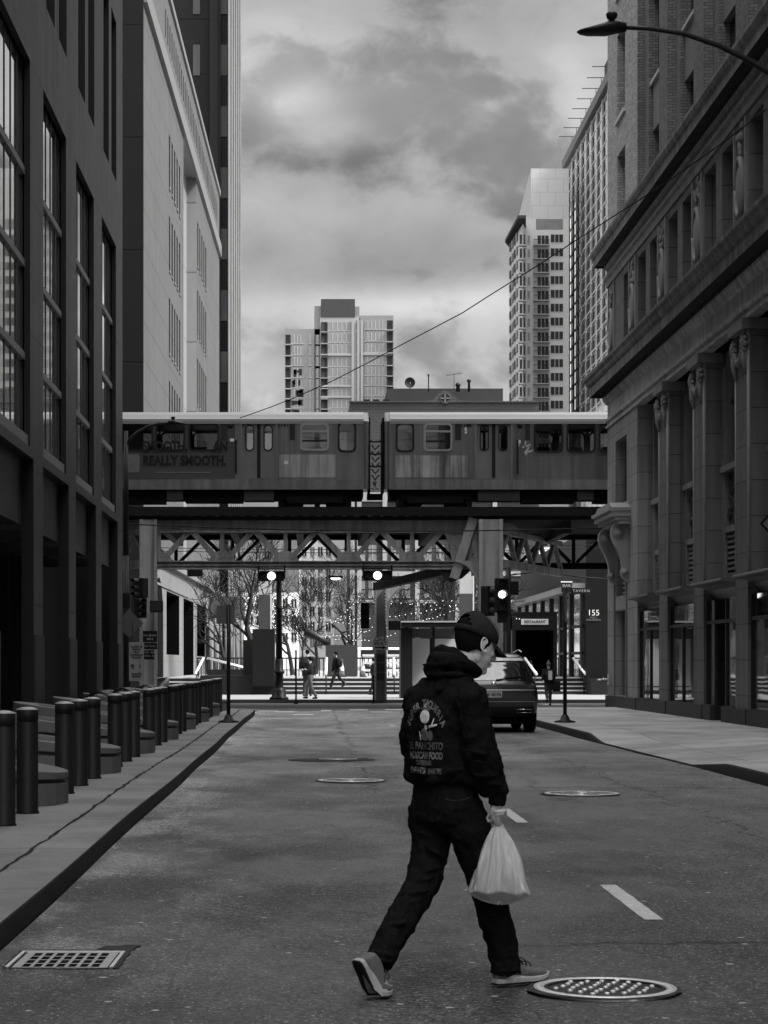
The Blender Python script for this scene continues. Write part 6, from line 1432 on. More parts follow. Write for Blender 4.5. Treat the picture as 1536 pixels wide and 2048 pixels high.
# ================================================================= trees (bare) and string lights
M_BARK = mat('wet_bark', .022, .85, var=.3, vs=4, bump=.4, bs=30)
def tree(label, px, Z, H, seed, spread=1., lean=0., r0=.16, dens=1.0):
    q = random.Random(seed); t = thing('bare_tree', label, 'tree', (PX(px, Z), Z, .87), 0, 'bare street trees on the plaza')
    tr = MB(); cr = MB()
    def br(p, d_, l, r, lv):
        n = 4 if lv < 3 else 3; pts = [p]; rs = [r]; dd = d_.copy()
        for i in range(n):
            dd = (dd+Vector((q.gauss(0, .12), q.gauss(0, .12), q.gauss(.03, .07)))).normalized(); pts.append(pts[-1]+dd*l/n); rs.append(max(.014, r*(1-.42*(i+1)/n)))
        (tr if lv < 2 else cr).tube(pts, rs, 7 if lv < 2 else (5 if lv < 4 else 3), cap=False)
        if lv >= 5 or l < .25: return
        k = (3 if lv < 5 else 2)+(1 if q.random() < .35*dens else 0)
        for i in range(k):
            j = q.randint(max(1, n-2), n) if i else n; ax = Vector((q.gauss(0, 1), q.gauss(0, 1), q.gauss(0, 1))).normalized(); ang = R(q.uniform(18, 52)*spread) if i else R(q.uniform(5, 22))
            nd = (Matrix.Rotation(ang, 3, dd.cross(ax).normalized()) @ dd); nd.z += .10; br(pts[j], nd.normalized(), l*q.uniform(.62, .86), rs[j]*(.62 if i else .8), lv+1)
    br(Vector((0,0,0)), Vector((lean, 0, 1)).normalized(), H*.27, r0, 0)
    tr.build('trunk', M_BARK, t); cr.build('crown', M_BARK, t); return t
tree('largest bare tree with a thick dark trunk, behind the tall black block', 512, 100, 8.6, 11, 1.1, .0, .21, 1.6)
tree('bare tree with fine twigs left of the white office building', 585, 118, 8.2, 12, 1.2, .05, .13, 1.4)
tree('bare tree behind the left arcade corner', 452, 122, 8.6, 13, 1.2, -.05, .14, 1.4)
tree('bare tree behind the two far pedestrians', 632, 128, 8.0, 14, 1.2, .0, .13, 1.4)
tree('bare tree in front of the brick building, above the bus shelter', 895, 106, 7.6, 15, .9, .08, .17, 1.4)
tree('slender bare tree just left of the sculpture plinth', 607, 106, 4.2, 16, 1., .0, .07, 1.)
tree('bare tree seen through the right lattice of the girder', 1042, 120, 8.6, 17, 1.2, .0, .15, 1.4)
tree('bare tree behind the tavern canopy', 1098, 135, 8.4, 18, 1.2, .0, .15, 1.4)
tree('bare tree right of the one way column', 826, 122, 6.8, 19, 1.1, -.05, .12, 1.)
tree('bare tree behind the sculpture plinth', 700, 132, 8.4, 22, 1.2, .0, .13, 1.4)
tree('bare tree behind the bus shelter roof, far right of the one way column', 860, 138, 8.6, 23, 1.2, .0, .14, 1.4)
bulb = MB().ell((0,0,0), .021, None, 8, 6).build('bulb', mat('string_bulb', .8, .3, emis=.45)); used = False
def lights(label, x0, y0, x1, y1, Z, n, sag, z2=None):
    global used
    t = thing('string_light', label, 'string lights', (0, 0, 0), 0, 'strings of bulbs over the plaza')
    pts = [P(x0+(x1-x0)*i/(n-1), y0+(y1-y0)*i/(n-1)+sag*math.sin(PI*i/(n-1)), Z+((z2 or Z)-Z)*i/(n-1)) for i in range(n)]
    MB().tube(pts, .012, 4).build('cord', M_BLKM, t)
    for p in pts:
        if not used: bulb.parent = t; bulb.location = p+Vector((0,0,-.06)); used = True
        else: inst(bulb, t, p+Vector((random.uniform(-.05, .05), 0, -.07+random.uniform(-.05, .05))))
L_ = [('topmost string of bulbs right of the column', 698, 1201, 905, 1198, 110, 13, 6), ('second string of bulbs from the unlit signal to the right pylon', 700, 1236, 912, 1207, 112, 22, 6), ('steep string of bulbs left of the unlit signal', 652, 1252, 720, 1192, 112, 12, 4), ('low string of bulbs across the sculpture', 612, 1262, 740, 1257, 108, 20, 10),
      ('lowest sagging string of bulbs at the sculpture\'s foot', 600, 1256, 800, 1262, 110, 24, 20), ('string of bulbs climbing to the right pylon', 780, 1246, 920, 1213, 114, 22, 8), ('string of bulbs crossing behind the unlit signal', 640, 1232, 840, 1247, 116, 22, 12), ('string of bulbs left of the ornate lamp post', 505, 1222, 560, 1243, 105, 6, 3), ('vertical string of bulbs beside the ornate lamp post', 548, 1195, 552, 1262, 104, 10, 0),
      ('faint string of bulbs between the tree branches', 560, 1240, 700, 1232, 118, 16, 10), ('short string of bulbs behind the right pylon', 812, 1203, 925, 1206, 118, 10, 4), ('bright bulbs by the restaurant porch corner', 1022, 1232, 1040, 1237, 99, 3, 0)]
for a in L_: lights(*a)
# vertical dotted bulb strips on the left lamp (seen as a row of small lights)
# ================================================================= parked SUV, seen from behind
M_CARPNT = mat('suv_paint', .007, .28, spec=.6, var=.12, vs=1, coat=.8)
M_CGLS = glass_dark('suv_glass', .008, .04, 1., .02, 1.)
M_TYRE = mat('tyre_rubber', .012, .85); M_CHR = mat('chrome_trim', .65, .2, metal=.9); M_PLAS = mat('bumper_plastic', .010, .6)
ZV = 47.0; xc = (PX(1079, ZV)-.975)
SUV = thing('parked_car', 'dark SUV parked at the right kerb, seen from behind beside the walking man', 'car', (xc, ZV, 0))
def sec(y, w, zb, zw, wr, zr_):   # half width, bottom, waist z, roof half width, roof z
    h = [(0, zb), (w*.80, zb), (w*.97, zb+.12), (w, zb+.32), (w*.995, (zb+zw)/2+.1), (w*.965, zw), (wr+(w*.965-wr)*.45, (zw+zr_)/2-.02), (wr, zr_-.09), (wr*.90, zr_-.02), (wr*.5, zr_+.012), (0, zr_+.02)]
    pts = [(x, z) for x, z in h]+[(-x, z) for x, z in h[::-1][1:-1]]
    return [(x, y, z) for x, z in pts]
S_ = [sec(.0, .86, .62, .98, .80, 1.00), sec(.03, .93, .42, 1.00, .80, 1.06), sec(.10, .965, .33, 1.02, .78, 1.14), sec(.30, .975, .28, 1.04, .74, 1.45), sec(.48, .975, .28, 1.05, .72, 1.62), sec(.70, .975, .26, 1.05, .72, 1.69),
      sec(1.6, .975, .26, 1.03, .74, 1.72), sec(2.6, .975, .26, 1.02, .73, 1.70), sec(3.0, .975, .26, 1.01, .70, 1.60), sec(3.6, .97, .26, 1.0, .66, 1.16), sec(4.4, .93, .28, .92, .64, .98), sec(4.75, .80, .34, .80, .55, .84), sec(4.85, .6, .42, .70, .4, .72)]
mb = MB(); n = len(S_[0]); vs = [v for s_ in S_ for v in s_]
mb.add(vs, [(i*n+k, i*n+(k+1) % n, (i+1)*n+(k+1) % n, (i+1)*n+k) for i in range(len(S_)-1) for k in range(n)]+[tuple(range(n)), tuple(range((len(S_)-1)*n, len(S_)*n))[::-1]], 0, True)
body = mb.build('body', M_CARPNT, SUV); ss = body.modifiers.new('s', 'SUBSURF'); ss.levels = 2; ss.render_levels = 2
bvh = None
me = evalmesh(body); body.modifiers.clear(); od = body.data; body.data = me; me.polygons.foreach_set('use_smooth', [True]*len(me.polygons))
bvh = BVHTree.FromPolygons([v.co for v in me.vertices], [p.vertices for p in me.polygons])
def onrear(x, z, off=.008):
    r = bvh.ray_cast(Vector((x, -2, z)), Vector((0, 1, 0))); return Vector((x, (r[0].y if r[0] else .1)-off, z))
def patch(poly, name, m, off=.010, par=SUV, nx=14, nz=8):
    """poly: quad corners (x,z) bl, br, tr, tl laid on the rear surface"""
    vs = []; bl, br_, tr_, tl = [Vector((a, b)) for a, b in poly]
    for j in range(nz+1):
        for i in range(nx+1):
            a = bl.lerp(br_, i/nx); b = tl.lerp(tr_, i/nx); p = a.lerp(b, j/nz); vs.append(onrear(p.x, p.y, off))
    return MB().add(vs, [(j*(nx+1)+i, j*(nx+1)+i+1, (j+1)*(nx+1)+i+1, (j+1)*(nx+1)+i) for j in range(nz) for i in range(nx)], 0, True).build(name, m, par, recalc=False)
patch([(-.80, 1.12), (.80, 1.12), (.66, 1.50), (-.66, 1.50)], 'rear_window', M_CGLS, .014)
patch([(-.70, 1.54), (.70, 1.54), (.62, 1.60), (-.62, 1.60)], 'spoiler_edge', M_CARR if False else mat('spoiler_light', .55, .25, coat=.5), .03)
for s_ in (-1, 1):
    patch([(s_*.38, .93), (s_*.90, .93), (s_*.88, 1.03), (s_*.38, 1.03)], 'tail_light', mat('tail_lens', .03, .15, coat=.6), .014, nx=8, nz=3)
patch([(-.88, .905), (.88, .905), (.88, .925), (-.88, .925)], 'chrome_strip', M_CHR, .018, nz=2)
patch([(-.88, .66), (.88, .66), (.88, .675), (-.88, .675)], 'bumper_strip', mat('satin_strip', .25, .35, metal=.6), .014, nz=2)
patch([(-.92, .36), (.92, .36), (.93, .55), (-.93, .55)], 'bumper_skirt', M_PLAS, .012, nz=4)
pl_ = patch([(-.17, .755), (.17, .755), (.17, .885), (-.17, .885)], 'plate', mat('plate_white', .40, .5, var=.1), .03, nx=2, nz=2)
text('G 20176', .085, mat('plate_ink', .04, .6), pl_, (0, onrear(0, .82).y-.034, .82), sx=1.0, offset=.002)
MB().lathe([(.001, -.02), (.05, -.018), (.055, 0)], (0, onrear(0, 1.04).y, 1.04), 16, axis='y', cap=False).build('badge', M_CHR, SUV)
MB().tube([onrear(.05, 1.13, .03), onrear(.35, 1.17, .03), onrear(.6, 1.19, .03)], .012, 6).build('wiper', BLACK, SUV)
for s_ in (-1, 1): 
    m_ = MB(); a, b = s_*.50, s_*.80
    m_.tube([onrear(a, .43, .02), onrear(b, .43, .02), onrear(b, .50, .02), onrear(a, .50, .02), onrear(a, .43, .02)], .008, 6); m_.build('exhaust_trim', M_CHR, SUV)
    for y in (.82, 3.85):
        w_ = thing('wheel', '', 'x') if False else None
        m_ = MB(); m_.lathe([(.20, -.12), (.33, -.12), (.365, -.09), (.37, 0), (.365, .09), (.33, .12), (.20, .12)], (s_*.84, y, .365), 28, axis='x', cap=False); w_ = m_.build('wheel', M_TYRE, SUV)
        MB().lathe([(.001, 0), (.06, .02), (.19, 0), (.21, .03)], (s_*.95, y, .365), 20, axis='x', cap=False).build('rim', M_CHR, w_)
    MB().tube([(s_*.66, .75, 1.73), (s_*.67, 1.6, 1.78), (s_*.66, 2.7, 1.73)], .018, 8).build('roof_rail', M_CHR, SUV)
    MB().ell((s_*1.06, 3.0, 1.08), (.12, .07, .085)).build('mirror', M_CARPNT, SUV)
MB().box(-.9, .9, .2, 4.6, .18, .32).build('underbody', BLACK, SUV)
# side windows
for s_ in (-1, 1):
    def onside(y, z):
        r = bvh.ray_cast(Vector((s_*2, y, z)), Vector((-s_, 0, 0))); return Vector(((r[0].x if r[0] else s_*.8)+s_*.01, y, z))
    for (ya, yb, yt0, yt1) in ((.62, 1.45, .78, 1.45), (1.55, 2.35, 1.55, 2.35), (2.45, 3.35, 2.45, 2.85)):
        vs = []; 
        for j in range(6):
            for i in range(9):
                y = (ya+(yb-ya)*i/8)*(1-j/5)+(yt0+(yt1-yt0)*i/8)*j/5; vs.append(onside(y, 1.09+.46*j/5))
        MB().add(vs, [(j*9+i, j*9+i+1, (j+1)*9+i+1, (j+1)*9+i) for j in range(5) for i in range(8)], 0, True).build('side_window', M_CGLS, SUV, recalc=False)
MB().add([onrear(-.3, 1.0)], []) if False else None
# ================================================================= the walking man
M_SKIN = mat('skin', .50, .5, spec=.4, var=.12, vs=14, fine=.06); M_HOOD = mat('black_fleece', .0065, .85, spec=.15, var=.3, vs=8, bump=.5, bs=18, fine=.2)
M_JEAN = mat('dark_denim', .0075, .8, spec=.15, var=.35, vs=7, bump=.35, bs=90, fine=.25); M_HAIR = mat('short_dark_hair', .008, .7, spec=.15, var=.3, vs=60, bump=.8, bs=220)
M_CAP = mat('cap_cotton', .020, .85, spec=.15, var=.2, vs=20, bump=.3, bs=120); M_SHOE = mat('grey_knit_shoe', .13, .7, var=.25, vs=30, bump=.4, bs=160); M_SOLE = mat('pale_sole', .34, .6, var=.25, vs=30); M_SOLED = mat('dark_outsole', .012, .7)
f = Vector((.8, .6, 0)); rt = Vector((.6, -.8, 0)); up = Vector((0, 0, 1)); lf = -rt
def Q(x, y, d=0.): return P(x, y, 10+d)
MAN = thing('person', 'man in black hoodie, cap and jeans walking across the road, looking down, holding a bag', 'person', (0,0,0))
hf = Vector((.87, .49, 0)).normalized(); pit = R(18)
Hf = (hf*math.cos(pit)-up*math.sin(pit)).normalized(); Hl = up.cross(hf).normalized(); Hu = Hf.cross(Hl).normalized()
HM = Matrix((Hf, Hl, Hu)).transposed(); HC = Q(951, 1289, .02)
def h(x, y, z): return HC+HM @ Vector((x, y, z))
def chain(mb, pts, rs, seg=14):
    mb.tube(pts, rs, seg)
    for p, r in zip(pts, rs): mb.ell(p, r*.995, None, 12, 8)
def oval(mb, c, a, b, n=None): pass
# joints
hipL, hipR = Q(864, 1618, .07), Q(928, 1622, -.07)
kneL, kneR = Q(836, 1778, -.04), Q(984, 1790, .04)
ankL, ankR = Q(750, 1921, -.20), Q(1012, 1942, .10)
shR, elR, wrR = Q(942, 1404, -.16), Q(957, 1500, -.17), Q(992, 1600, -.11)
shL, elL, wrL = Q(842, 1402, .18), Q(834, 1495, .24), Q(868, 1580, .34)
chest, belly, pelv = Q(884, 1420), Q(886, 1510), Q(896, 1600)
body = MB()
def torso(mb, grow, secs):
    body_secs = []
    for (c, hw, hd, tw) in secs:
        rr_ = (rt+f*tw).normalized(); ff_ = up.cross(rr_).normalized(); body_secs.append((c, rr_*(hw+grow), ff_*(hd+grow)))
    mb.loft(body_secs, 28, pw=2.3)
torso(body, 0, [(Q(899, 1655), .09, .08, 0), (Q(897, 1630), .145, .105, 0), (pelv, .15, .10, 0), (Q(890, 1560), .135, .09, 0), (belly, .14, .095, 0), (chest, .165, .11, 0), (Q(890, 1385), .15, .09, 0), (Q(898, 1362), .09, .06, 0)])
chain(body, [Q(903, 1368, .01), Q(920, 1335, .01), Q(938, 1312, .015)], [.062, .058, .056])
for s_, e_, w_ in ((shR, elR, wrR), (shL, elL, wrL)): chain(body, [chest.lerp(s_, .55)+up*.03, s_, e_, w_], [.055, .052, .042, .029])
LPATH = [Q(858, 1610, .05), Q(862, 1660, .05), Q(858, 1720, .02), Q(842, 1770, -.03), Q(818, 1812, -.08), Q(793, 1856, -.13), Q(768, 1902, -.18), ankL]
RPATH = [Q(925, 1612, -.06), Q(938, 1660, -.06), Q(958, 1720, -.02), Q(980, 1785, .03), Q(990, 1835, .06), Q(1003, 1885, .085), Q(1012, 1920, .10), ankR]
for pth in (LPATH, RPATH): chain(body, pth, [.070, .072, .060, .052, .050, .046, .038, .034])
# feet inside the shoes
toeL, toeR = Q(772, 1980, -.26), Q(1078, 1957, .17)
chain(body, [ankL, Q(738, 1942, -.22), toeL], [.036, .034, .026]); chain(body, [ankR, Q(1022, 1958, .1), toeR], [.036, .034, .024])
# head: skull, face, jaw, nose, lips, brow, ears
e_ = lambda c, r: body.ell(h(*c), r, HM, 20, 14)
e_((-.012, 0, .035), (.098, .076, .088)); e_((.020, 0, .0), (.078, .068, .085)); e_((.035, 0, -.045), (.060, .056, .060)); e_((.040, 0, -.080), (.050, .044, .036)); e_((.070, 0, -.103), (.024, .024, .019))
for s_ in (-1, 1): e_((.005, s_*.036, -.058), (.030, .018, .026)); e_((.060, s_*.036, -.022), (.028, .022, .022)); e_((.074, s_*.03, .022), (.022, .026, .012)); e_((.078, s_*.031, .004), (.012, .013, .010))
body.tube([h(.090, 0, .012), h(.104, 0, -.012), h(.116, 0, -.036)], [.009, .011, .014], 10); e_((.108, 0, -.036), (.018, .016, .010)); e_((.100, 0, -.062), (.010, .022, .006)); e_((.097, 0, -.073), (.010, .019, .007))
for s_ in (-1, 1):
    ear = [h(-.010+.019*math.cos(a), s_*(.076+.013*(1-math.cos(a*.5))*.6+.006), -.004+.032*math.sin(a)-.012*math.cos(a)*.3) for a in [R(20+300*i/14) for i in range(15)]]
    body.tube(ear, [.0050]*12+[.0062]*3, 8); e_((-.008, s_*.076, -.006), (.014, .006, .024)); e_((-.002, s_*.078, -.034), (.008, .006, .009))
# hands
def hand(mb, wr, down, palm_n, fore, curl, s=1.0):
    """wr wrist; down = along the hand; palm_n = palm normal; fore = index side"""
    down = down.normalized(); palm_n = palm_n.normalized(); fore = fore.normalized()
    kn = wr+down*.085*s
    M_ = Matrix((fore, palm_n, down)).transposed(); mb.ell(wr+down*.048*s, (.040*s, .018*s, .050*s), M_, 14, 10); mb.tube([wr-down*.03, wr+down*.03], [.028*s, .027*s], 12)
    for i, (ln, off, rr_) in enumerate(((.072, .028, .0092), (.080, .0095, .0096), (.075, -.0095, .0092), (.060, -.0275, .0082))):
        p = kn+fore*off*s-down*(.004+abs(off)*.15); pts = [p-down*.02]; dd = down.copy(); rs = [rr_*1.08]
        a = 0; pts.append(p); rs.append(rr_*1.05)
        for k, fr in enumerate((.45, .30, .25)):
            a += curl[k]+(.06*i); dirv = (down*math.cos(a)+palm_n*math.sin(a)).normalized(); pts.append(pts[-1]+dirv*ln*fr*s); rs.append(rr_*(1-.08*(k+1)))
        mb.tube(pts, [q*s for q in rs], 10); [mb.ell(pp, q*s, None, 8, 6) for pp, q in zip(pts, rs)]
    p = wr+down*.022*s+fore*.026*s+palm_n*.006; q1 = p+(fore*.45+down*.75+palm_n*.45).normalized()*.038*s; q2 = q1+(fore*.0+down*.8+palm_n*.75).normalized()*.030*s; q3 = q2+(fore*-.35+down*.55+palm_n*.8).normalized()*.024*s
    chain(mb, [p, q1, q2, q3], [.0135*s, .0115*s, .0102*s, .0085*s], 10)
hand(body, Q(992, 1606, -.105), Vector((.05, .02, -1)), lf*.85-f*.2, f*.9+lf*.2, (1.15, 1.25, .9))
hand(body, wrL, Vector((.35, .2, -1)), rt, f, (.35, .45, .3))
organic('body', body, .0038, M_SKIN, MAN, smooth=5)
# ---- jeans
jn = MB()
torso(jn, .0, [(Q(897, 1662), .10, .09, 0), (Q(897, 1640), .168, .135, 0), (Q(895, 1610), .178, .138, 0), (Q(889, 1575), .160, .118, 0), (Q(887, 1556), .158, .115, 0)])
def leg(mb, pts, rs):
    mb.tube(pts, rs, 20)
    for p, r in zip(pts[1:-1], rs[1:-1]): mb.ell(p, r, None, 14, 10)
leg(jn, [Q(858, 1610, .05), Q(862, 1660, .05), Q(858, 1720, .02), Q(842, 1770, -.03), Q(818, 1812, -.08), Q(793, 1856, -.13), Q(768, 1902, -.18), Q(756, 1930, -.205)], [.095, .098, .084, .080, .076, .070, .066, .062])
leg(jn, [Q(925, 1612, -.06), Q(938, 1660, -.06), Q(958, 1720, -.02), Q(980, 1785, .03), Q(990, 1835, .06), Q(1003, 1885, .085), Q(1012, 1925, .09), Q(1012, 1946, .08)], [.095, .098, .086, .079, .076, .074, .070, .070])
# folds: raised ridges behind the knee, at the crotch and stacked at the hems
q = random.Random(4)
def fold(mb, p0, p1, r, bulge=.02, side=rt-f*.6):
    mid = p0.lerp(p1, .5)+side.normalized()*bulge; mb.tube([p0, p0.lerp(mid, .6), mid, mid.lerp(p1, .4), p1], [r*.3, r, r*1.1, r, r*.3], 8)
for (x0, y0, x1, y1, d) in ((830, 1745, 878, 1735, -.07), (820, 1765, 872, 1752, -.09), (806, 1790, 856, 1778, -.12), (800, 1806, 846, 1800, -.13), (776, 1850, 822, 1842, -.19), (748, 1905, 790, 1912, -.235), (744, 1918, 786, 1925, -.245), (832, 1665, 866, 1672, -.03), (990, 1915, 1036, 1908, .04), (986, 1932, 1040, 1928, .04), (984, 1948, 1040, 1944, .05), (966, 1790, 1010, 1800, -.03), (845, 1690, 890, 1712, -.06)):
    fold(jn, Q(x0, y0, d), Q(x1, y1, d), .010)
JN = organic('jeans', jn, .0062, M_JEAN, MAN, smooth=3, disp=.028, dsize=.10, disp2=.015, d2size=.04)
def laid(pts, target, m, name, r, off=.001, dirv=Vector((0, 1, 0))):
    bv = BVHTree.FromPolygons([v.co for v in target.data.vertices], [p.vertices for p in target.data.polygons]); out = []
    for p in pts:
        hit = bv.ray_cast(p-dirv*.6, dirv); out.append((hit[0]-dirv*off) if hit[0] else p)
    return MB().tube(out, r, 5).build(name, m, target)
M_STITCH = mat('denim_seam', .045, .8)
laid([Q(x, y, 0) for x, y in ((874, 1590), (890, 1595), (905, 1597), (920, 1595), (936, 1590))], JN, M_STITCH, 'pocket_seam', .0022)
laid([Q(x, y, 0) for x, y in ((874, 1590), (877, 1620), (884, 1650), (905, 1656), (935, 1648), (938, 1615), (936, 1590))], JN, M_JEAN, 'back_pocket', .0032)
laid([Q(x, y, 0) for x, y in ((829, 1575), (827, 1600), (826, 1622))], JN, M_STITCH, 'side_seam', .0018)
# ---- hoodie
hd_ = MB()
torso(hd_, .0, [(Q(889, 1572), .150, .11, 0), (Q(888, 1560), .186, .143, 0), (Q(886, 1540), .190, .15, 0), (Q(888, 1500), .182, .145, 0), (Q(884, 1450), .192, .150, 0), (Q(884, 1415), .194, .140, 0), (Q(888, 1385), .180, .120, 0), (Q(896, 1362), .135, .095, 0), (Q(905, 1345), .075, .07, 0)])
hd_.ell(Q(915, 1376, -.06), (.10, .09, .055), None, 18, 12); hd_.ell(Q(866, 1376, .07), (.09, .09, .05), None, 18, 12)
for (a, b, c) in ((shR, elR, wrR), (shL, elL, wrL)):
    s_ = (b-a)
    leg(hd_, [a.lerp(chest, .35)+up*.015, a, a.lerp(b, .5), b, b.lerp(c, .5), b.lerp(c, .85)], [.075, .078, .079, .078, .071, .062])
hd_.ell(Q(925, 1440, -.13), (.05, .06, .09), None, 14, 10); hd_.ell(Q(948, 1552, -.12), (.055, .05, .055), None, 14, 10); hd_.ell(Q(991, 1582, -.12), (.052, .05, .030), None, 14, 10); hd_.tube([Q(991, 1578, -.12), Q(992, 1608, -.108)], [.046, .038], 16)
hd_.tube([wrL.lerp(elL, .2), wrL+Vector((.0, 0, -.01))], [.046, .038], 16)
for (x0, y0, x1, y1, d, r_) in ((930, 1500, 985, 1512, -.25, .013), (932, 1520, 988, 1528, -.25, .012), (945, 1548, 992, 1552, -.22, .012), (915, 1400, 930, 1480, -.25, .012), (818, 1540, 870, 1552, -.12, .012), (870, 1545, 925, 1538, -.20, .012), (960, 1565, 1008, 1570, -.19, .012), (850, 1385, 905, 1372, -.13, .010)):
    fold(hd_, Q(x0, y0, d), Q(x1, y1, d), r_, .018)
HD = organic('hoodie', hd_, .0062, M_HOOD, MAN, smooth=3, disp=.040, dsize=.12, disp2=.018, d2size=.045)
# ribbed hem
# hood: a thick rolled collar round the neck with the slack hood folded over the upper back
ho = MB()
ringp = []
cN = Q(910, 1327, .0)
for i in range(25):
    a = 2*PI*i/24; v = f*math.cos(a)*.098+rt*math.sin(a)*.088; z = .030*-math.cos(a)-.012
    ringp.append(cN+v+up*z)
ho.tube(ringp, [.026+.012*(1-math.cos(2*PI*i/24-0))*.5 for i in range(25)], 14)
cB = cN-f*.095
ho.ell(Q(882, 1335, 0), (.070, .085, .055), None, 20, 14); ho.ell(Q(870, 1340, .02), (.055, .09, .045), None, 20, 14); ho.tube([Q(872, 1303, .06), Q(885, 1301, .0), Q(905, 1304, -.05), Q(928, 1318, -.07), Q(944, 1340, -.05)], [.022, .026, .026, .022, .018], 12); ho.ell(Q(888, 1318, .01), (.045, .07, .035), None, 16, 10)
ho.ell(Q(925, 1360, -.05), (.055, .05, .028), None, 16, 10)
fold(ho, Q(846, 1330, -.05), Q(930, 1322, -.12), .014, .025); fold(ho, Q(850, 1348, -.05), Q(940, 1350, -.12), .014, .02)
organic('hood', ho, .0058, M_HOOD, HD, smooth=3, disp=.022, dsize=.08)
# back print, laid onto the cloth
hb = BVHTree.FromPolygons([v.co for v in HD.data.vertices], [p.vertices for p in HD.data.polygons])
M_PR = mat('faded_print', .12, .8, var=.9, vs=22); M_PRW = mat('white_print', .50, .8, var=.25, vs=30); M_PRM = mat('grey_print', .085, .8, var=.8, vs=30)
pc = Q(850, 1455, -.12); pu = (rt*.93-f*.36+Vector((.1,0,0))).normalized(); pu.z = 0; pu.normalize()
def wrapmesh(me, m, name, cut=True):
    b = bmesh.new(); b.from_mesh(me); bmesh.ops.triangulate(b, faces=b.faces)
    for _ in range(2):
        es = [e for e in b.edges if e.calc_length() > .010]
        if es: bmesh.ops.subdivide_edges(b, edges=es, cuts=1); bmesh.ops.triangulate(b, faces=b.faces)
    nd = Vector((.28, 1, 0)).normalized()
    for v in b.verts:
        w = pc+pu*v.co.x*1.40+up*v.co.y*1.08; hit = hb.ray_cast(w-nd*.6, nd); v.co = (hit[0]-nd*(.0025)) if hit[0] else w
    me2 = bpy.data.meshes.new(name); b.to_mesh(me2); b.free(); me2.materials.append(m); o = bpy.data.objects.new(name, me2); COL.objects.link(o); o.parent = HD; return o
def wtext(s_, size, x, y, rot=0, sx=1., m=None, off=.0015):
    me = textmesh(s_, size, ext=0, offset=off); M2 = Matrix.Translation((x, y, 0)) @ Matrix.Rotation(rot, 4, 'Z') @ Matrix.Diagonal((sx, 1, 1, 1)); me.transform(M2); wrapmesh(me, m or M_PR, 'print_lettering')
arc = 'SUPER TAQUERIA'
for i, ch in enumerate(arc):
    if ch == ' ': continue
    a = R(62-124*i/(len(arc)-1)); wtext(ch, .040, -math.sin(a)*.118, -.055+math.cos(a)*.155, a*.8, .85, M_PR if i < 10 else M_PRM if i < 8 else M_PR)
wtext('EL PANCHITO', .042, 0, -.078, 0, .80, M_PRM); wtext('MEXICAN FOOD', .040, 0, -.118, 0, .70, M_PR); wtext('CATERING', .026, -.01, -.148, 0, .8, M_PRM); wtext('EVENTS', .034, -.045, -.180, 0, .9, M_PR); wtext('PARTIES', .030, .06, -.182, 0, .7, M_PRM)
def wpoly(pts, m, name='print_emblem'):
    pts = [(x*1.1, (y-.01)*1.08+.016) for x, y in pts]
    b = bmesh.new(); b.faces.new([b.verts.new((x, y, 0)) for x, y in pts]); me = bpy.data.meshes.new('tmp'); b.to_mesh(me); b.free(); wrapmesh(me, m, name)
def disc(cx, cy, rx, ry, n=20): return [(cx+rx*math.cos(2*PI*i/n), cy+ry*math.sin(2*PI*i/n)) for i in range(n)]
wpoly(disc(.0, .037, .026, .027), M_PRW); wpoly([(-.026, .066), (.026, .062), (.028, .070), (.0, .075), (-.022, .071)], M_PRM); wpoly([(-.008, .072), (.0, .088), (.008, .072)], M_PRW); wpoly([(.02, -.008), (.066, .004), (.066, .010), (.022, .004)], M_PRW); wpoly([(.035, .006), (.048, .032), (.052, .030), (.042, .005)], M_PRW)
wpoly(disc(-.006, -.032, .020, .024), M_PRM); wpoly(disc(.028, -.036, .014, .020), M_PRM); wpoly([(-.036, -.02), (-.030, -.02), (-.024, -.052), (-.03, -.056)], M_PRW); wpoly(disc(.006, -.036, .010, .020), M_PR); wpoly(disc(.004, -.004, .008, .010), M_PRW)
# ---- cap, strap, brim
def dome(r, c, z0, n=28, k=12, gap=None):
    vs = []; fs = []
    for i in range(k+1):
        ph = (PI/2)*i/k
        for j in range(n):
            a = 2*PI*j/n; rim = z0-.012*math.cos(a)
            x = r[0]*math.cos(ph)*math.cos(a); y = r[1]*math.cos(ph)*math.sin(a); z = r[2]*math.sin(ph)
            vs.append((c[0]+x, c[1]+y, rim+ (c[2]-z0+z)*1.0 if i else rim))
    for i in range(k):
        for j in range(n):
            am = (j+.5)*360/n
            if gap and i < gap[1] and abs(am-180) < gap[0]*math.sqrt(max(0, 1-(i/gap[1])**2)) and i >= gap[2]: continue
            fs.append((i*n+j, i*n+(j+1) % n, (i+1)*n+(j+1) % n, (i+1)*n+j))
    return vs, fs
vs, fs = dome((.108, .086, .098), (-.010, 0, .040), .028, 40, 14, (42, 6, 1))
vs = [h(*v) for v in vs]; mb = MB().add(vs, fs, 0, True); cap = mb.build('cap', M_CAP, MAN, recalc=True)
so_ = cap.modifiers.new('t', 'SOLIDIFY'); so_.thickness = .003; so_.offset = 1
for k in range(6):
    a0 = R(30+60*k); pts = [h(-.010+.110*math.cos(ph)*math.cos(a0), .088*math.cos(ph)*math.sin(a0), .040+.1*math.sin(ph)) for ph in [R(4+86*i/10) for i in range(11)]]
    if abs(math.degrees(a0)-180) > 35: MB().tube(pts, .0012, 5).build('panel_seam', M_CAP, cap)
MB().ell(h(-.010, 0, .142), (.007, .007, .005)).build('button', M_CAP, cap)
vs = []; n = 12
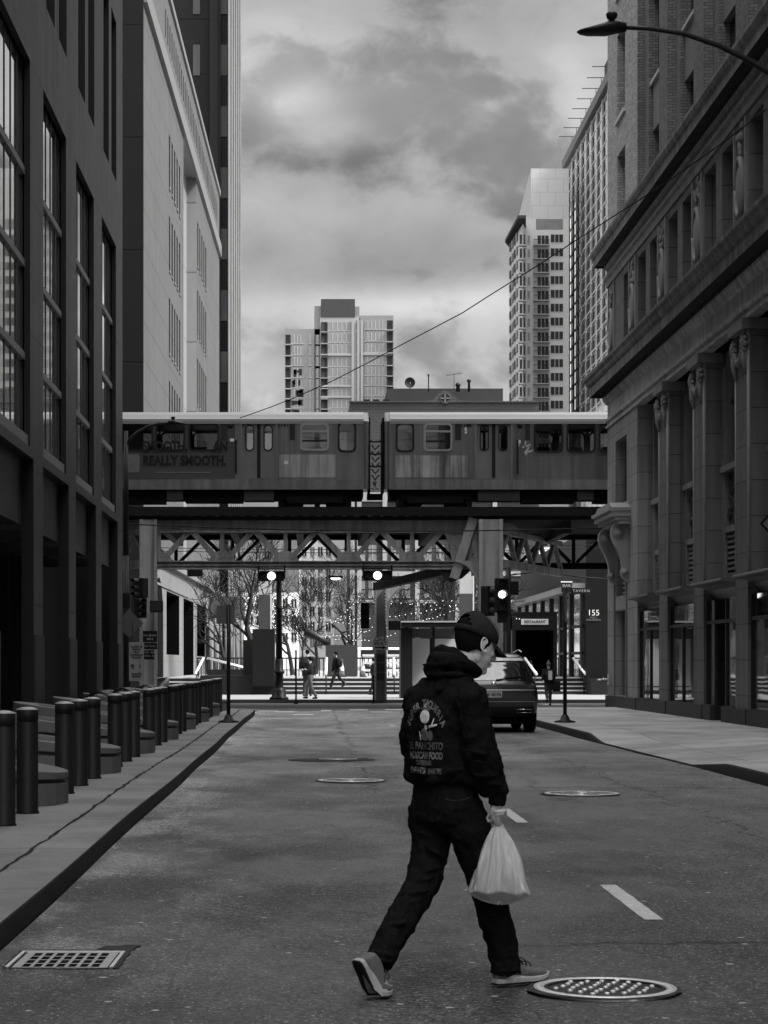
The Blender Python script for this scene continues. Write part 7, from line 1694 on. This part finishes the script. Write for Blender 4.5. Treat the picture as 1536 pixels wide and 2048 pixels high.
for j in range(7):
    for i in range(n+1):
        a = R(-62+124*i/n); e = j/6; ext = .075*math.cos(a*.8)**.6*e; x = -.010+(.108+ext)*math.cos(a*(1-.10*e)); y = (.088+.01*e)*math.sin(a*(1-.06*e)); vs.append(h(x, y, .036-.012*math.cos(a)-.028*e-.30*y*y*8*(.3+.7*e)))
br_ = MB().add(vs, [(j*(n+1)+i, j*(n+1)+i+1, (j+1)*(n+1)+i+1, (j+1)*(n+1)+i) for j in range(6) for i in range(n)], 0, True).build('brim', M_CAP, cap); s2 = br_.modifiers.new('t', 'SOLIDIFY'); s2.thickness = .004
# hair: close-cropped shell below the cap
vs = []; n = 26; k = 7
for j in range(k+1):
    for i in range(n+1):
        a = R(62+236*i/n); dz = j/k; aa = abs(math.degrees(a)-180); low = -.058+.00045*max(0, aa-35)*1.3 if aa < 84 else -.028-.0004*(aa-84); zz = .05+(low-.05)*dz
        rx = .0985*math.sqrt(max(.05, 1-((zz-.035)/.10)**2)); ry = .0765*math.sqrt(max(.05, 1-((zz-.035)/.105)**2)); vs.append(h(-.012+rx*math.cos(a), ry*math.sin(a), zz))
ha = MB().add(vs, [(j*(n+1)+i, j*(n+1)+i+1, (j+1)*(n+1)+i+1, (j+1)*(n+1)+i) for j in range(k) for i in range(n)], 0, True).build('hair', M_HAIR, MAN); s3 = ha.modifiers.new('t', 'SOLIDIFY'); s3.thickness = .004; s3.offset = 0
vs, fs = dome((.0995, .0785, .0905), (-.012, 0, .037), .036, 32, 10)
MB().add([h(*v) for v in vs], fs, 0, True).build('crown_hair', M_HAIR, ha)
# ---- shoes
def shoe(heel, fwd, upv, L_=.295, bend=0):
    """bend: the heel is lifted by this angle about the ball of the foot; then `heel` is the toe tip"""
    fwd = fwd.normalized(); sd = upv.cross(fwd).normalized(); upv = fwd.cross(sd).normalized()
    M_ = Matrix((fwd, sd, upv)).transposed()
    def ang(x): u = min(1, max(0, (.80-x)/.28)); return bend*u*u*(3-2*u)
    cl_ = {}; px_, pz_ = 0., 0.; cl_[104] = (0., 0.)
    for i in range(103, -3, -1):
        a_ = ang((i+.5)/100); px_ -= math.cos(a_)*.01*L_; pz_ += math.sin(a_)*.01*L_; cl_[i] = (px_, pz_)
    def X(x, y, z):
        if not bend: return heel+M_ @ Vector((x*L_, y, z))
        c_ = cl_[max(-2, min(104, int(round(x*100))))]; a_ = ang(x)
        return heel+M_ @ Vector((c_[0]+z*math.sin(a_), y, c_[1]+z*math.cos(a_)))
    mb = MB(); secs = []
    for (x, w, hh_, lean) in ((.01, .020, .050, 0), (.06, .034, .078, 0), (.2, .037, .092, 0), (.34, .038, .088, 0), (.5, .042, .066, 0), (.68, .046, .050, 0), (.84, .044, .040, 0), (.95, .034, .030, 0), (1.0, .016, .018, 0)):
        secs.append((X(x, 0, .022+hh_/2), sd*w, (X(x, 0, .1)-X(x, 0, 0)).normalized()*hh_/2))
    mb.loft(secs, 18, pw=2.4); u = organic('shoe', mb, .0045, M_SHOE, MAN, smooth=2, disp=.004, dsize=.03)
    mb = MB(); out = [(0, .020), (.03, .032), (.12, .037), (.3, .036), (.5, .041), (.7, .048), (.86, .045), (.96, .033), (1.02, .014)]
    pts = [(x, w) for x, w in out]+[(x, -w) for x, w in out[::-1]]; n = len(pts)
    def kick(x): return (.018 if not bend else .004)*max(0, (x-.72)/.28)**1.6
    vs = [X(x, y*1.05, .006+kick(x)) for x, y in pts]+[X(x, y*1.08, .026+kick(x)*.9) for x, y in pts]
    mb.add(vs, [tuple(range(n))[::-1], tuple(range(n, 2*n))]+[(i, (i+1) % n, n+(i+1) % n, n+i) for i in range(n)]); so2 = mb.build('sole', M_SOLE, u, bevel=.003)
    mb = MB(); vs = [X(x, y*1.0, -.001+kick(x)) for x, y in pts]+[X(x, y*1.04, .006+kick(x)) for x, y in pts]
    mb.add(vs, [tuple(range(n))[::-1], tuple(range(n, 2*n))]+[(i, (i+1) % n, n+(i+1) % n, n+i) for i in range(n)])
    mb.build('tread', M_SOLED, so2)
    mb = MB()
    for i in range(4): x = .42+i*.075; z = .022+.090-.12*(x-.34)*.62; mb.tube([X(x, -.026, z-.018), X(x, -.012, z-.002), X(x, .0, z+.002), X(x, .012, z-.002), X(x, .026, z-.018)], .0032, 6)
    for s_ in (-1, 1): mb.tube([X(.43, 0, .102), X(.46, s_*.02, .118), X(.52, s_*.036, .104), X(.50, s_*.040, .086)], .0028, 6); mb.tube([X(.43, 0, .102), X(.40, s_*.02, .112), X(.47, s_*.03, .095)], .0028, 6)
    mb.build('laces', mat('dark_lace', .02, .7), u); return u
shoe(Vector((*Q(988, 1973, .06).xy, .004)), Vector((.86, .5, 0)), Vector((0, 0, 1)))
shoe(Vector((PX(783, 9.755), 9.755, .0)), Vector((.80, .60, 0)), Vector((0, 0, 1)), .285, bend=R(62))
# ================================================================= the bag in his hand
bag = MB(); prof = [(1646, 990, 1005), (1652, 987, 1007), (1660, 982, 1011), (1672, 974, 1018), (1685, 968, 1026), (1700, 962, 1033), (1720, 956, 1042), (1745, 949, 1047), (1765, 944, 1051), (1778, 940, 1056), (1786, 937, 1060), (1793, 948, 1052), (1800, 964, 1036), (1805, 982, 1018), (1807, 996, 1004)]
vs = []; n = 160; q = random.Random(9); ph = [q.uniform(0, 6.3) for _ in range(6)]
prof2 = []
for i in range(len(prof)-1):
    for s_ in (0, .5): prof2.append(tuple(prof[i][j]*(1-s_)+prof[i+1][j]*s_ for j in range(3)))
prof = prof2+[prof[-1]]
crs = [(q.uniform(0, 2*PI), q.uniform(.025, .06), q.uniform(.05, .16), q.uniform(.35, 1.0), q.uniform(-.25, .25)) for _ in range(34)]
for i, (y, xl, xr) in enumerate(prof):
    c = Q((xl+xr)/2, y, -.11); hw = (xr-xl)/2/440; t_ = (y-1646)/161.; dep = .008+.085*math.sin(min(1, t_*1.15)*PI*.62); dep *= 1 if t_ < .85 else max(.1, (1-t_)/.15)
    for k in range(n):
        a = 2*PI*k/n; fo = (1-t_)**.7; rip = 1+fo*(.13*math.sin(9*a+ph[0]+t_)+.11*abs(math.sin(8.5*a+ph[1]+t_*1.5))+.08*math.sin(23*a+ph[2]-t_*2))+.06*math.sin(5*a+ph[3]+t_*5)+.045*abs(math.sin(6*a+ph[4]-t_*7))
        for (a0, wd_, am, ln, tw) in crs:
            da = (a-a0-tw*t_+PI) % (2*PI)-PI; rip += am*.8*math.exp(-(da/(wd_*(1+t_)))**2)*max(0, 1-t_/ln)**.6*min(1, .3+t_*4)
        ca = math.cos(a); sa = math.sin(a); ripx = 1+(rip-1)*abs(sa)
        vs.append((c.x+hw*ca*ripx*.99, c.y-dep*sa*rip+.03*ca*(-hw)/.14, c.z+.006*math.sin(7*a+ph[5])*min(1, t_*2)))
fs = [(i*n+k, i*n+(k+1) % n, (i+1)*n+(k+1) % n, (i+1)*n+k) for i in range(len(prof)-1) for k in range(n)]+[tuple(range((len(prof)-1)*n, len(prof)*n))]
def bag_material():
    m = bpy.data.materials.new('thin_white_plastic'); m.use_nodes = True; t = m.node_tree; k = G(t)
    for n_ in list(t.nodes):
        if n_.type != 'OUTPUT_MATERIAL': t.nodes.remove(n_)
    out = [n_ for n_ in t.nodes if n_.type == 'OUTPUT_MATERIAL'][0]
    p = t.nodes.new('ShaderNodeBsdfPrincipled'); p.inputs['Base Color'].default_value = (.88,)*3+(1,); p.inputs['Roughness'].default_value = .22; p.inputs['Specular IOR Level'].default_value = .7
    tl = t.nodes.new('ShaderNodeBsdfTranslucent'); tl.inputs[0].default_value = (.85,)*3+(1,); tp = t.nodes.new('ShaderNodeBsdfTransparent'); tp.inputs[0].default_value = (.9,)*3+(1,)
    pos = t.nodes.new('ShaderNodeNewGeometry').outputs['Position']
    bn = t.nodes.new('ShaderNodeBump'); bn.inputs['Strength'].default_value = 1.; bn.inputs['Distance'].default_value = .03
    t.links.new(k.noise(k.vscale(pos, (1, 1, .35)), 26, 6, .7, 1.2), bn.inputs['Height']); t.links.new(bn.outputs[0], p.inputs['Normal'])
    m1 = t.nodes.new('ShaderNodeMixShader'); m1.inputs[0].default_value = .25; t.links.new(p.outputs[0], m1.inputs[1]); t.links.new(tl.outputs[0], m1.inputs[2])
    m2 = t.nodes.new('ShaderNodeMixShader'); m2.inputs[0].default_value = .08; t.links.new(m1.outputs[0], m2.inputs[1]); t.links.new(tp.outputs[0], m2.inputs[2]); t.links.new(m2.outputs[0], out.inputs[0]); return m
M_BAG = bag_material()
BG = thing('plastic_bag', 'translucent white plastic carrier bag hanging from the walking man\'s right hand', 'plastic bag', (0,0,0))
b_ = MB().add(vs, fs, 0, True).build('film', M_BAG, BG)
mb = MB(); mb.tube([Q(983, 1618, -.155), Q(990, 1624, -.165), Q(1000, 1623, -.16), Q(1010, 1622, -.14), Q(1011, 1627, -.12)], [.009, .0085, .009, .009, .005], 10); mb.tube([Q(984, 1628, -.155), Q(992, 1630, -.162), Q(1003, 1627, -.158), Q(1011, 1625, -.14)], [.004, .006, .006, .004], 8); mb.tube([Q(985, 1614, -.15), Q(983, 1622, -.155), Q(986, 1634, -.15), Q(992, 1648, -.125)], [.003, .006, .007, .007], 8)
mb.tube([Q(994, 1634, -.125), Q(997, 1650, -.115)], [.013, .016], 12); mb.build('twisted_handle', M_BAG, BG)
bx_ = MB(); cc = Q(1003, 1768, -.115); bx_.lathe([(.001, -.028), (.050, -.028), (.056, .02), (.05, .03), (.001, .033)], cc, 24); tag(bx_.build('food_container', mat('container_pale', .12, .5)), 'round takeaway container showing dimly at the bottom of the plastic bag', 'container')
bx_ = MB(); cc = Q(974, 1760, -.115); bx_.box(cc.x-.03, cc.x+.035, cc.y-.03, cc.y+.03, cc.z-.06, cc.z+.05); tag(bx_.build('paper_parcel', mat('parcel_grey', .04, .8), bevel=.012), 'small dark parcel inside the left side of the plastic bag', 'parcel')
# ================================================================= distant pedestrians
def ped(label, px, yfoot, yhead, face, stride, coat, trou, hairm, arms=((.1, -.45, -.1), (-.1, -.45, .1)), z0=.13, backpack=None, lean=0., hat=False, lift=0., bulk=1.):
    Z = (CH-z0)*F/(yfoot-HY); X = PX(px, Z); Ht = PZ(yhead, Z)-z0; s = Ht/1.75; t = thing('person', label, 'person', (X, Z, z0))
    fv = Vector((math.cos(face), math.sin(face), 0)); rv = Vector((math.sin(face), -math.cos(face), 0)); W_ = lambda a, b, c: (fv*a+rv*b+up*c)*s
    b = MB(); cl = MB(); tr = MB(); hipz = .90
    ch_ = W_(lean, 0, 1.28)
    b.loft([(W_(lean*.0, 0, .86), rv*.13*s, fv*.09*s), (W_(lean*.3, 0, 1.05), rv*.12*s, fv*.08*s), (ch_, rv*.15*s, fv*.10*s), (W_(lean, 0, 1.44), rv*.10*s, fv*.06*s)], 16)
    chain(b, [W_(lean, 0, 1.42), W_(lean*1.15+.01, 0, 1.54)], [.05*s, .05*s], 10); hc = W_(lean*1.25+.02, 0, 1.64); Mh = Matrix((fv, -rv, up)).transposed(); b.ell(hc, (.092*s, .072*s, .105*s), Mh, 14, 10); b.ell(hc+fv*.08*s-up*.02*s, (.03*s, .022*s, .02*s), Mh, 8, 6); b.ell(hc+fv*.04*s-up*.07*s, (.05*s, .05*s, .045*s), Mh, 10, 8)
    for i_, sgn in enumerate((1, -1)):
        st = stride*sgn; kn_ = W_(st*.55+.05, sgn*.09, .48+ (lift if st < 0 else 0)*.5); an = W_(st-(.08 if st < 0 else 0), sgn*.09, .09+(lift if st < 0 else 0)); hp = W_(0, sgn*.08, hipz)
        chain(b, [hp, kn_, an], [.07*s, .05*s, .035*s], 10); toe = an+(fv*.16-up*(.04 if st >= 0 else .12))*s; toe.z = max(.03, toe.z)
        tr.tube([hp+up*.04, hp.lerp(kn_, .5), kn_, kn_.lerp(an, .5), an+up*.02], [.098*s*bulk, .088*s, .072*s, .066*s, .064*s], 14)
        for p_ in (hp, kn_): tr.ell(p_, .08*s, None, 10, 8)
        sh = MB(); sh.tube([an-fv*.05*s-up*.03*s, an-up*.03*s, toe], [.04*s, .048*s, .03*s], 12); sh.build('shoe', M_BLKM, t)
        sd_ = W_(lean, sgn*.19, 1.40); ax, ay, az = arms[i_]; elb = sd_+(fv*ax*.5+rv*sgn*.04-up*.27)*s; hnd = sd_+(fv*(ax+.0)+rv*(ay if abs(ay) < .3 else sgn*.03)+up*(-.50+az))*s
        if az > .15: elb = sd_+(fv*.02+rv*sgn*.06-up*.26)*s
        chain(b, [sd_, elb, hnd], [.045*s, .036*s, .028*s], 8); b.ell(hnd+(hnd-elb).normalized()*.05*s, (.03*s, .03*s, .045*s), None, 8, 6)
        for q_ in range(4): b.tube([hnd+(hnd-elb).normalized()*.05*s+fv*(q_-1.5)*.016*s, hnd+(hnd-elb).normalized()*.12*s+fv*(q_-1.5)*.018*s], .009*s, 6)
        cl.tube([sd_+(ch_-sd_)*.3, sd_, elb, hnd-(hnd-elb).normalized()*.02], [.085*s*bulk, .075*s*bulk, .062*s*bulk, .045*s*bulk], 12); cl.ell(sd_, .078*s*bulk, None, 10, 8); cl.ell(elb, .062*s*bulk, None, 8, 6)
    tr.loft([(W_(0, 0, .80), rv*.12*s, fv*.10*s), (W_(0, 0, .92), rv*.165*s, fv*.125*s), (W_(0, 0, 1.02), rv*.15*s, fv*.11*s)], 16)
    cl.loft([(W_(0, 0, .86), rv*.17*s*bulk, fv*.13*s*bulk), (W_(lean*.3, 0, 1.05), rv*.17*s*bulk, fv*.13*s*bulk), (ch_, rv*.20*s*bulk, fv*.14*s*bulk), (W_(lean, 0, 1.42), rv*.15*s, fv*.10*s), (W_(lean, 0, 1.49), rv*.07*s, fv*.07*s)], 18)
    organic('body', b, .014, M_SKIN, t, 1); organic('jacket', cl, .016, coat, t, 2, .03, .12); organic('trousers', tr, .016, trou, t, 2, .02, .12)
    hm = MB(); hm.ell(hc-fv*.012*s+up*.022*s, (.102*s, .082*s, .10*s), Mh, 16, 12); hh_ = hm.build('hair' if not hat else 'beanie', hairm, t)
    if hat: MB().ell(hc+up*.14*s-fv*.02*s, .045*s).build('bobble', hairm, t); 
    if backpack:
        m_ = MB(); m_.ell(ch_-fv*.20*s-up*.05*s, (.10*s, .15*s, .22*s), Mh, 16, 12); k_ = m_.build('backpack', backpack, t)
    return t, s, W_
M_DJ = mat('dark_jacket', .014, .8, var=.3, vs=6); M_GT = mat('grey_trousers', .10, .8, var=.3, vs=6); M_DT = mat('dark_trousers', .022, .8, var=.3); M_TEE = mat('dark_tee', .025, .8)
M_DH = MATS['short_dark_hair']
t, s, W_ = ped('pedestrian in grey jeans and dark jacket looking at a phone, crossing left of the steps', 621, 1398, 1313, PI-.35, .20, M_DJ, M_GT, M_DH, ((.25, .0, .30), (.25, .0, .30)), bulk=.9)
MB().box(-.04, .04, -.006, .006, -.08, .08).build('phone', BLACK, t).location = W_(.36, 0, 1.25)
MB().ell((0,0,0), (.05, .07, .06)).build('white_collar', mat('white_cloth', .7, .8), t).location = W_(.02, 0, 1.46)
t, s, W_ = ped('broad pedestrian in a dark puffy coat and cap, right behind the phone-holding one', 615, 1393, 1299, PI/2-.2, .12, M_DJ, M_DT, M_DH, bulk=1.25)
t, s, W_ = ped('pedestrian with a dark backpack striding left up the steps', 674, 1379, 1303, PI+.35, -.34, M_DJ, M_DT, M_DH, backpack=mat('pack_black', .02, .6), z0=.50, lift=.16, lean=.04)
MB().box(-.03, .03, -.02, .02, -.07, .07).build('reflective_patch', mat('patch_pale', .35, .5), t).location = W_(-.28, .06, 1.30)
ped('dark figure mostly hidden behind the one way column', 748, 1390, 1315, .3, .12, M_DJ, M_DT, M_DH, z0=.14)
t, s, W_ = ped('pedestrian in bobble hat walking away with a pale patched backpack, right of the parked car', 1097, 1412, 1324, PI/2+.1, .10, M_DJ, mat('brown_trousers', .05, .8), mat('knit_grey', .11, .9), backpack=mat('pack_dark', .03, .6), hat=True, lift=.18, bulk=1.12)
MB().box(-.06, .06, -.02, .0, -.14, .14).build('pack_patch', mat('patch_white', .62, .6, var=.6, vs=20), t).location = W_(-.325, 0, 1.22)
MB().box(-.12, .12, -.06, .06, -.16, .16).build('hand_bag', M_DJ, t).location = W_(0, .32, .78)
# ================================================================= put each origin-built thing's empty at its own base
bpy.context.view_layer.update()
for o in list(S.objects):
    if o.type == 'EMPTY' and o.parent is None and o.location.length < 1e-6:
        mn = Vector((1e9,)*3); mx = -mn
        for c in o.children_recursive:
            if c.type == 'MESH' and len(c.data.vertices):
                M_ = c.matrix_world
                for b in c.bound_box: w = M_ @ Vector(b); mn = Vector(map(min, mn, w)); mx = Vector(map(max, mx, w))
        if mn.x < 1e8:
            base = Vector(((mn.x+mx.x)/2, (mn.y+mx.y)/2, mn.z)); o.location = base
            for c in o.children: c.location = c.location-base
